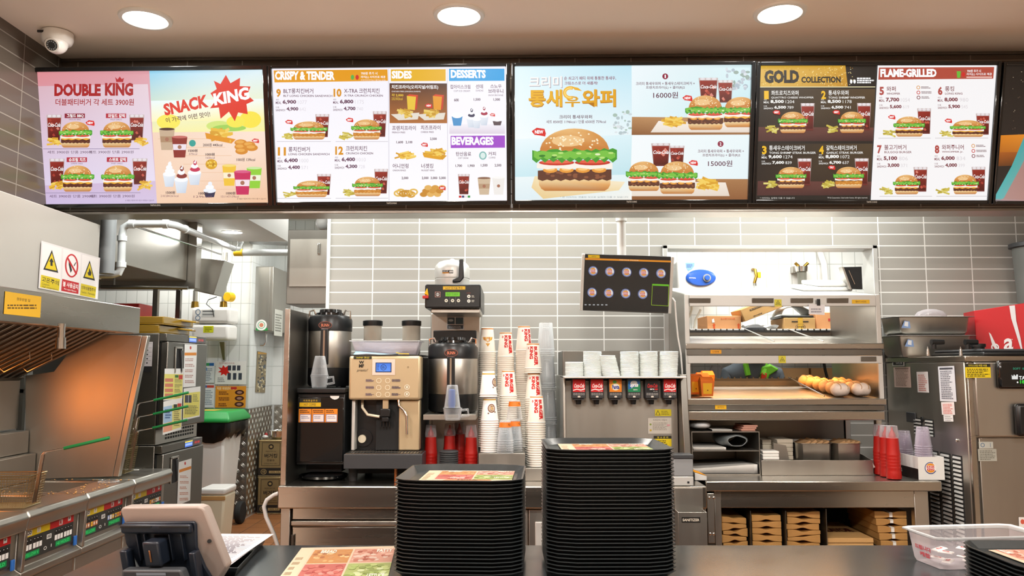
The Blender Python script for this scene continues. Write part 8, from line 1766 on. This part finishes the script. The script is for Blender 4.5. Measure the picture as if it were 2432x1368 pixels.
def trays(x, y, n, rz, lab, labtop, grp):
    for k in range(n):
        dup(tray0, (x + .0004 * math.sin(k * 2.7), y + .0004 * math.cos(k * 1.3), CZ + .0006 + TDZ * k), (0, 0, rz), labtop if k == n - 1 else lab, grp)
    return CZ + TDZ * (n - 1) + .0066
def mat_print(p):
    p.tone = .72
    p.bg('#e0c9ae'); p.rect(0, 0, 14, 100, '#e9d3b4'); p.lines(2, 20, 10, 80, 6, '#a8906c', 3)
    p.rect(16, 6, 56, 36, '#c88a4e'); p.rect(58, 6, 100, 36, '#d39a86'); p.rect(16, 38, 56, 74, '#c4685e'); p.rect(58, 38, 100, 74, '#a9b46c')
    R1 = random.Random(4)
    for k in range(40): p.ell(R1.uniform(19, 53), R1.uniform(10, 33), 2.6, 2.2, R1.choice(['#dcae76', '#a9683a', '#c8905a', '#e6c08c']), 8)
    for k in range(40): p.ell(R1.uniform(61, 97), R1.uniform(10, 33), 2.8, 2.2, R1.choice(['#e2b5a2', '#c07a66', '#a85a48', '#dcc0b0']), 8)
    for k in range(36): p.ell(R1.uniform(19, 53), R1.uniform(42, 71), 3.4, 2.6, R1.choice(['#d07a6e', '#b04a44', '#c8685e', '#d99488']), 8)
    for k in range(40): p.ell(R1.uniform(61, 97), R1.uniform(42, 71), 3.6, 2.4, R1.choice(['#bcc880', '#8a9a52', '#a9bc6c', '#ccd6a2']), 8)
    for (t_, a, b) in (('BREAD', 24, 8), ('PATTY', 82, 8), ('TOMATO', 32, 64), ('LETTUCE', 80, 60)): p.text(t_, a, b, a + 16, b + 7, '#fbf4e8', .02)
    p.poly([(30, 80), (76, 80), (80, 92), (76, 100), (30, 100), (26, 90)], '#c98a5a'); p.text('100%', 42, 80, 64, 87, '#4a2a1c', .02); p.text('FLAME', 44, 89, 62, 98, '#4a2a1c', .02)
def placemat(x, y, z, rz, w, d, lab, name='tray_liner'):
    p = Print(None, (0, 0, 100, 100), size=(w, d), off=0); mat_print(p)
    o = p.build(name, None, local=True, solid=.0006); o.location = (x, y, z); o.rotation_euler = (0, 0, rz); return tag(o, lab, 'paper liner')
q0, q1 = W(938, 1155, 2.33), W(1247, 1155, 2.33); xl, yl, rl = (q0.x + q1.x) / 2, 2.33 + TD / 2, -.045
zt2 = trays(xl, yl, 25, rl, 'black plastic tray inside the shorter middle stack', 'black plastic tray on top of the shorter middle stack', 'trays in the shorter stack')
placemat(xl + .012, yl + .0, zt2 + .003, rl, .28, .27, 'printed paper liner on the shorter tray stack')
q0, q1 = W(1297, 1078, 2.33), W(1607, 1078, 2.33); xr_, yr, rr_ = (q0.x + q1.x) / 2, 2.33 + TD / 2, .012
zt2 = trays(xr_, yr, 33, rr_, 'black plastic tray inside the tallest stack', 'black plastic tray on top of the tallest stack', 'trays in the tallest stack')
placemat(xr_ + .006, yr, zt2 + .003, rr_, .28, .27, 'printed paper liner on the tallest tray stack')
q = onz(2253, 1283, CZ + .105); xs_, ys_ = q.x + TD / 2 - .004, 2.37 - TW / 2
zt2 = trays(xs_, ys_, 9, PI / 2, 'black plastic tray inside the low stack at right', 'black plastic tray on top of the low right stack', 'trays in the low right stack')
placemat(xs_ + .01, ys_ - .01, zt2 + .003, PI / 2 + .03, .28, .27, 'printed paper liner on the low tray stack at right')
proto_off(tray0)
# leaflet on the counter
cs = [onz(*q_, CZ + .002) for q_ in ((690, 1303), (910, 1297), (948, 1420), (655, 1425))]
p = Print(cs, (0, 0, 100, 100), 0); mat_print(p); tag(p.build('tray_liner', solid=.0006), 'printed paper liner lying flat on the slate counter', 'paper liner')
# document tray
zp = CZ + .035; L0, L1, L2, L3 = onz(470, 1268, zp), onz(632, 1268, zp), onz(562, 1342, zp), onz(400, 1342, zp)
c_ = (L0 + L1 + L2 + L3) / 4
t = thing('document_tray', 'black document tray full of printed sheets behind the terminal', 'document tray', (c_.x, c_.y, CZ + .0005))
S = lambda s, z: [Vector((c_.x + (v.x - c_.x) * s, c_.y + (v.y - c_.y) * s, z)) for v in (L3, L2, L1, L0)]
G().loft([S(.93, CZ + .0006), S(1.04, CZ + .03), S(1.06, CZ + .03), S(1.04, CZ + .026), S(.95, CZ + .006)]).build('tray', 'black_gloss', t, .002)
R1 = random.Random(6)
for k in range(4):
    rot = Matrix.Rotation(R1.uniform(-.03, .03), 4, 'Z'); vs = [Vector((c_.x, c_.y, 0)) + rot @ (v - Vector((c_.x, c_.y, 0))) for v in S(.97 + .01 * k, CZ + .031 + .0012 * k)]
    TL, TR, BR, BL = vs[3], vs[2], vs[1], vs[0]
    p = Print([TL, TR, BR, BL], (0, 0, 100, 140), 0); p.bg('#c9c6c9'); 
    if k == 3:
        for j in range(22): p.rect(8, 10 + 5.5 * j, 92, 10.5 + 5.5 * j, '#8f8b95'); p.lines(10, 11.5 + 5.5 * j, 90, 14.5 + 5.5 * j, 1, '#6f6b75', j)
    p.O.z = CZ + .031 + .0012 * k
    tag(p.build('paper_sheet', solid=.0005), ['lowest printed sheet in the document tray', 'printed sheet second from the bottom in the document tray', 'printed sheet second from the top in the document tray', 'top printed sheet with ruled lines in the document tray'][k], 'paper sheet', 'sheets in the document tray')
# terminal seen from behind
Yt = 2.05
t = thing('pos_terminal', 'order terminal with beige shell seen from behind, black stand', 'terminal', (W(400, 1300, Yt).x, Yt, CZ + .0005))
def TP(px_, py_, y): v = W(px_, py_, Yt); return Vector((v.x, y, v.z))
def tilt(v, d): return Vector((v.x, Yt + d + (v.z - 1.0) * -.35, v.z))
out = [(303, 1200), (478, 1198), (490, 1202), (495, 1210), (528, 1352), (520, 1366), (500, 1395), (330, 1395), (312, 1300), (297, 1222), (295, 1208)]
g = G().loft([[tilt(W(a, b, Yt), d) for a, b in out] for d in (.0, .045)]); g.build('shell', 'beige', t, .012, seg=3)
inn = [(306, 1236), (470, 1234), (474, 1242), (468, 1300), (482, 1352), (500, 1392), (335, 1392), (318, 1340), (300, 1290), (300, 1242)]
g = G().loft([[tilt(W(a, b, Yt), d) for a, b in inn] for d in (-.012, -.0005)]); g.build('rear_recess', 'navy', t, .004)
def tb(x0, y0_, x1, y1_, d0, d1, name, m, bv=.004): g = G().loft([[tilt(W(a, b, Yt), d) for a, b in ((x0, y0_), (x1, y0_), (x1, y1_), (x0, y1_))] for d in (d0, d1)]); return g.build(name, m, t, bv)
tb(302, 1238, 468, 1262, -.03, -.0125, 'top_housing', 'navy', .006); tb(305, 1241, 376, 1246, -.033, -.0305, 'vent_slot', 'black_matte', .001); tb(396, 1241, 464, 1246, -.033, -.0305, 'vent_slot', 'black_matte', .001)
for a in (336, 354, 412, 440): tb(a, 1263, a + 3, 1330, -.03, -.0125, 'rib', 'navy', .001)
tb(367, 1272, 407, 1334, -.075, -.0125, 'hinge_block', 'navy', .006); tb(382, 1293, 386, 1322, -.078, -.0755, 'hinge_screw', 'copper', .001)
tb(300, 1300, 318, 1392, -.05, -.0125, 'side_wall', 'navy', .004); tb(460, 1305, 476, 1392, -.05, -.0125, 'side_wall', 'navy', .004)
g = G().loft([[tilt(W(a, b, Yt), d) for a, b in ((318, 1338), (455, 1338), (468, 1398), (308, 1398))] for d in (-.09, -.052)]); g.build('cable_cover', 'charcoal', t, .006)
p = Print([tilt(W(a, b, Yt), -.0902) for a, b in ((352, 1344), (420, 1344), (420, 1351), (352, 1351))], (0, 0, 10, 2), .0012); p.bg('#7c8894'); p.build('silver_label', t)
g = G().cyl(tilt(W(496, 1286, Yt), -.004), tilt(W(496, 1286, Yt), -.0006), .005, .005, 10); g.build('lock_slot', 'black_matte', t)
b0, b1 = W(320, 1395, Yt), W(500, 1395, Yt); zq = b0.z
G().box(b0.x + .03, Yt + .06, CZ + .001, b1.x - .02, Yt + .12, zq + .05).build('neck', 'black_plastic', t, .006); G().box(b0.x - .01, Yt - .02, CZ + .0006, b1.x + .02, Yt + .2, CZ + .016).build('base', 'black_plastic', t, .006)
# condiment pan with packets
zr = CZ + .10
A, B_, C_, D_ = [onz(*q_, zr) for q_ in ((2135, 1248), (2392, 1243), (2440, 1262), (2205, 1281))]
A = onz(2136, 1249, zr); N_ = onz(2232, 1284, zr); Fr = onz(2392, 1243, zr); C_ = N_ + (Fr - A)
cen = (A + C_) / 2; ux = (Fr - A).normalized(); uy = Vector((-ux.y, ux.x, 0)); wl = (Fr - A).length
dl = min((A - N_).length, .19)
t = thing('condiment_pan', 'clear plastic pan of sauce packets on the front counter', 'pan', (cen.x, cen.y, CZ + .0005))
cen2 = A + ux * wl / 2 - uy * dl / 2
def RR(w_, d_, z, c=.16): return [Vector((cen2.x, cen2.y, 0)) + ux * w_ / 2 * sx + uy * d_ / 2 * sy + Vector((0, 0, z)) for sx, sy in ((-1 + c, -1), (1 - c, -1), (1, -1 + c), (1, 1 - c), (1 - c, 1), (-1 + c, 1), (-1, 1 - c), (-1, -1 + c))]
g = G().loft([RR(wl - .06, dl - .055, CZ + .0015), RR(wl - .05, dl - .045, CZ + .012), RR(wl - .03, dl - .026, zr - .012)], cap=False); g.add(RR(wl - .06, dl - .055, CZ + .0015), [tuple(range(8))[::-1]]); g.build('tub', 'clear_cap', t)
g = G().loft([RR(wl - .03, dl - .026, zr - .0115), RR(wl - .026, dl - .022, zr - .002), RR(wl, dl, zr), RR(wl, dl, zr - .005)], cap=False); g.build('rim', 'frosted_plastic', t, solid=.0015)
pf = [RR(wl - .046, dl - .042, CZ + .02)[k] for k in (7, 6)]
e_ = -ux * .0
p = Print([RR(wl - .028, dl - .024, zr - .03)[6], RR(wl - .028, dl - .024, zr - .03)[7], RR(wl - .044, dl - .04, CZ + .016)[7], RR(wl - .044, dl - .04, CZ + .016)[6]], (0, 0, 100, 60), .002); p.text('드립니다', 20, 12, 80, 28, '#c8505a', .03); p.text('케찹', 34, 34, 74, 50, '#c8505a', .03); p.build('red_lettering', t)
R1 = random.Random(12)
for k in range(16):
    a, b = (-.36 + .24 * (k % 4) + R1.uniform(-.02, .02)), (-.28 + .28 * ((k // 4) % 2))
    lay = k // 8
    q = cen2 + ux * (wl * .32 * a / .36) + uy * dl * b * .8
    o = packet(q.x, q.y, CZ + .02 + .026 * lay, ['white sauce packet low in the clear pan', 'white sauce packet on top in the clear pan'][lay], R1.uniform(0, 6), R1.uniform(-.25, .25), .7, 'sauce packets in the clear pan')
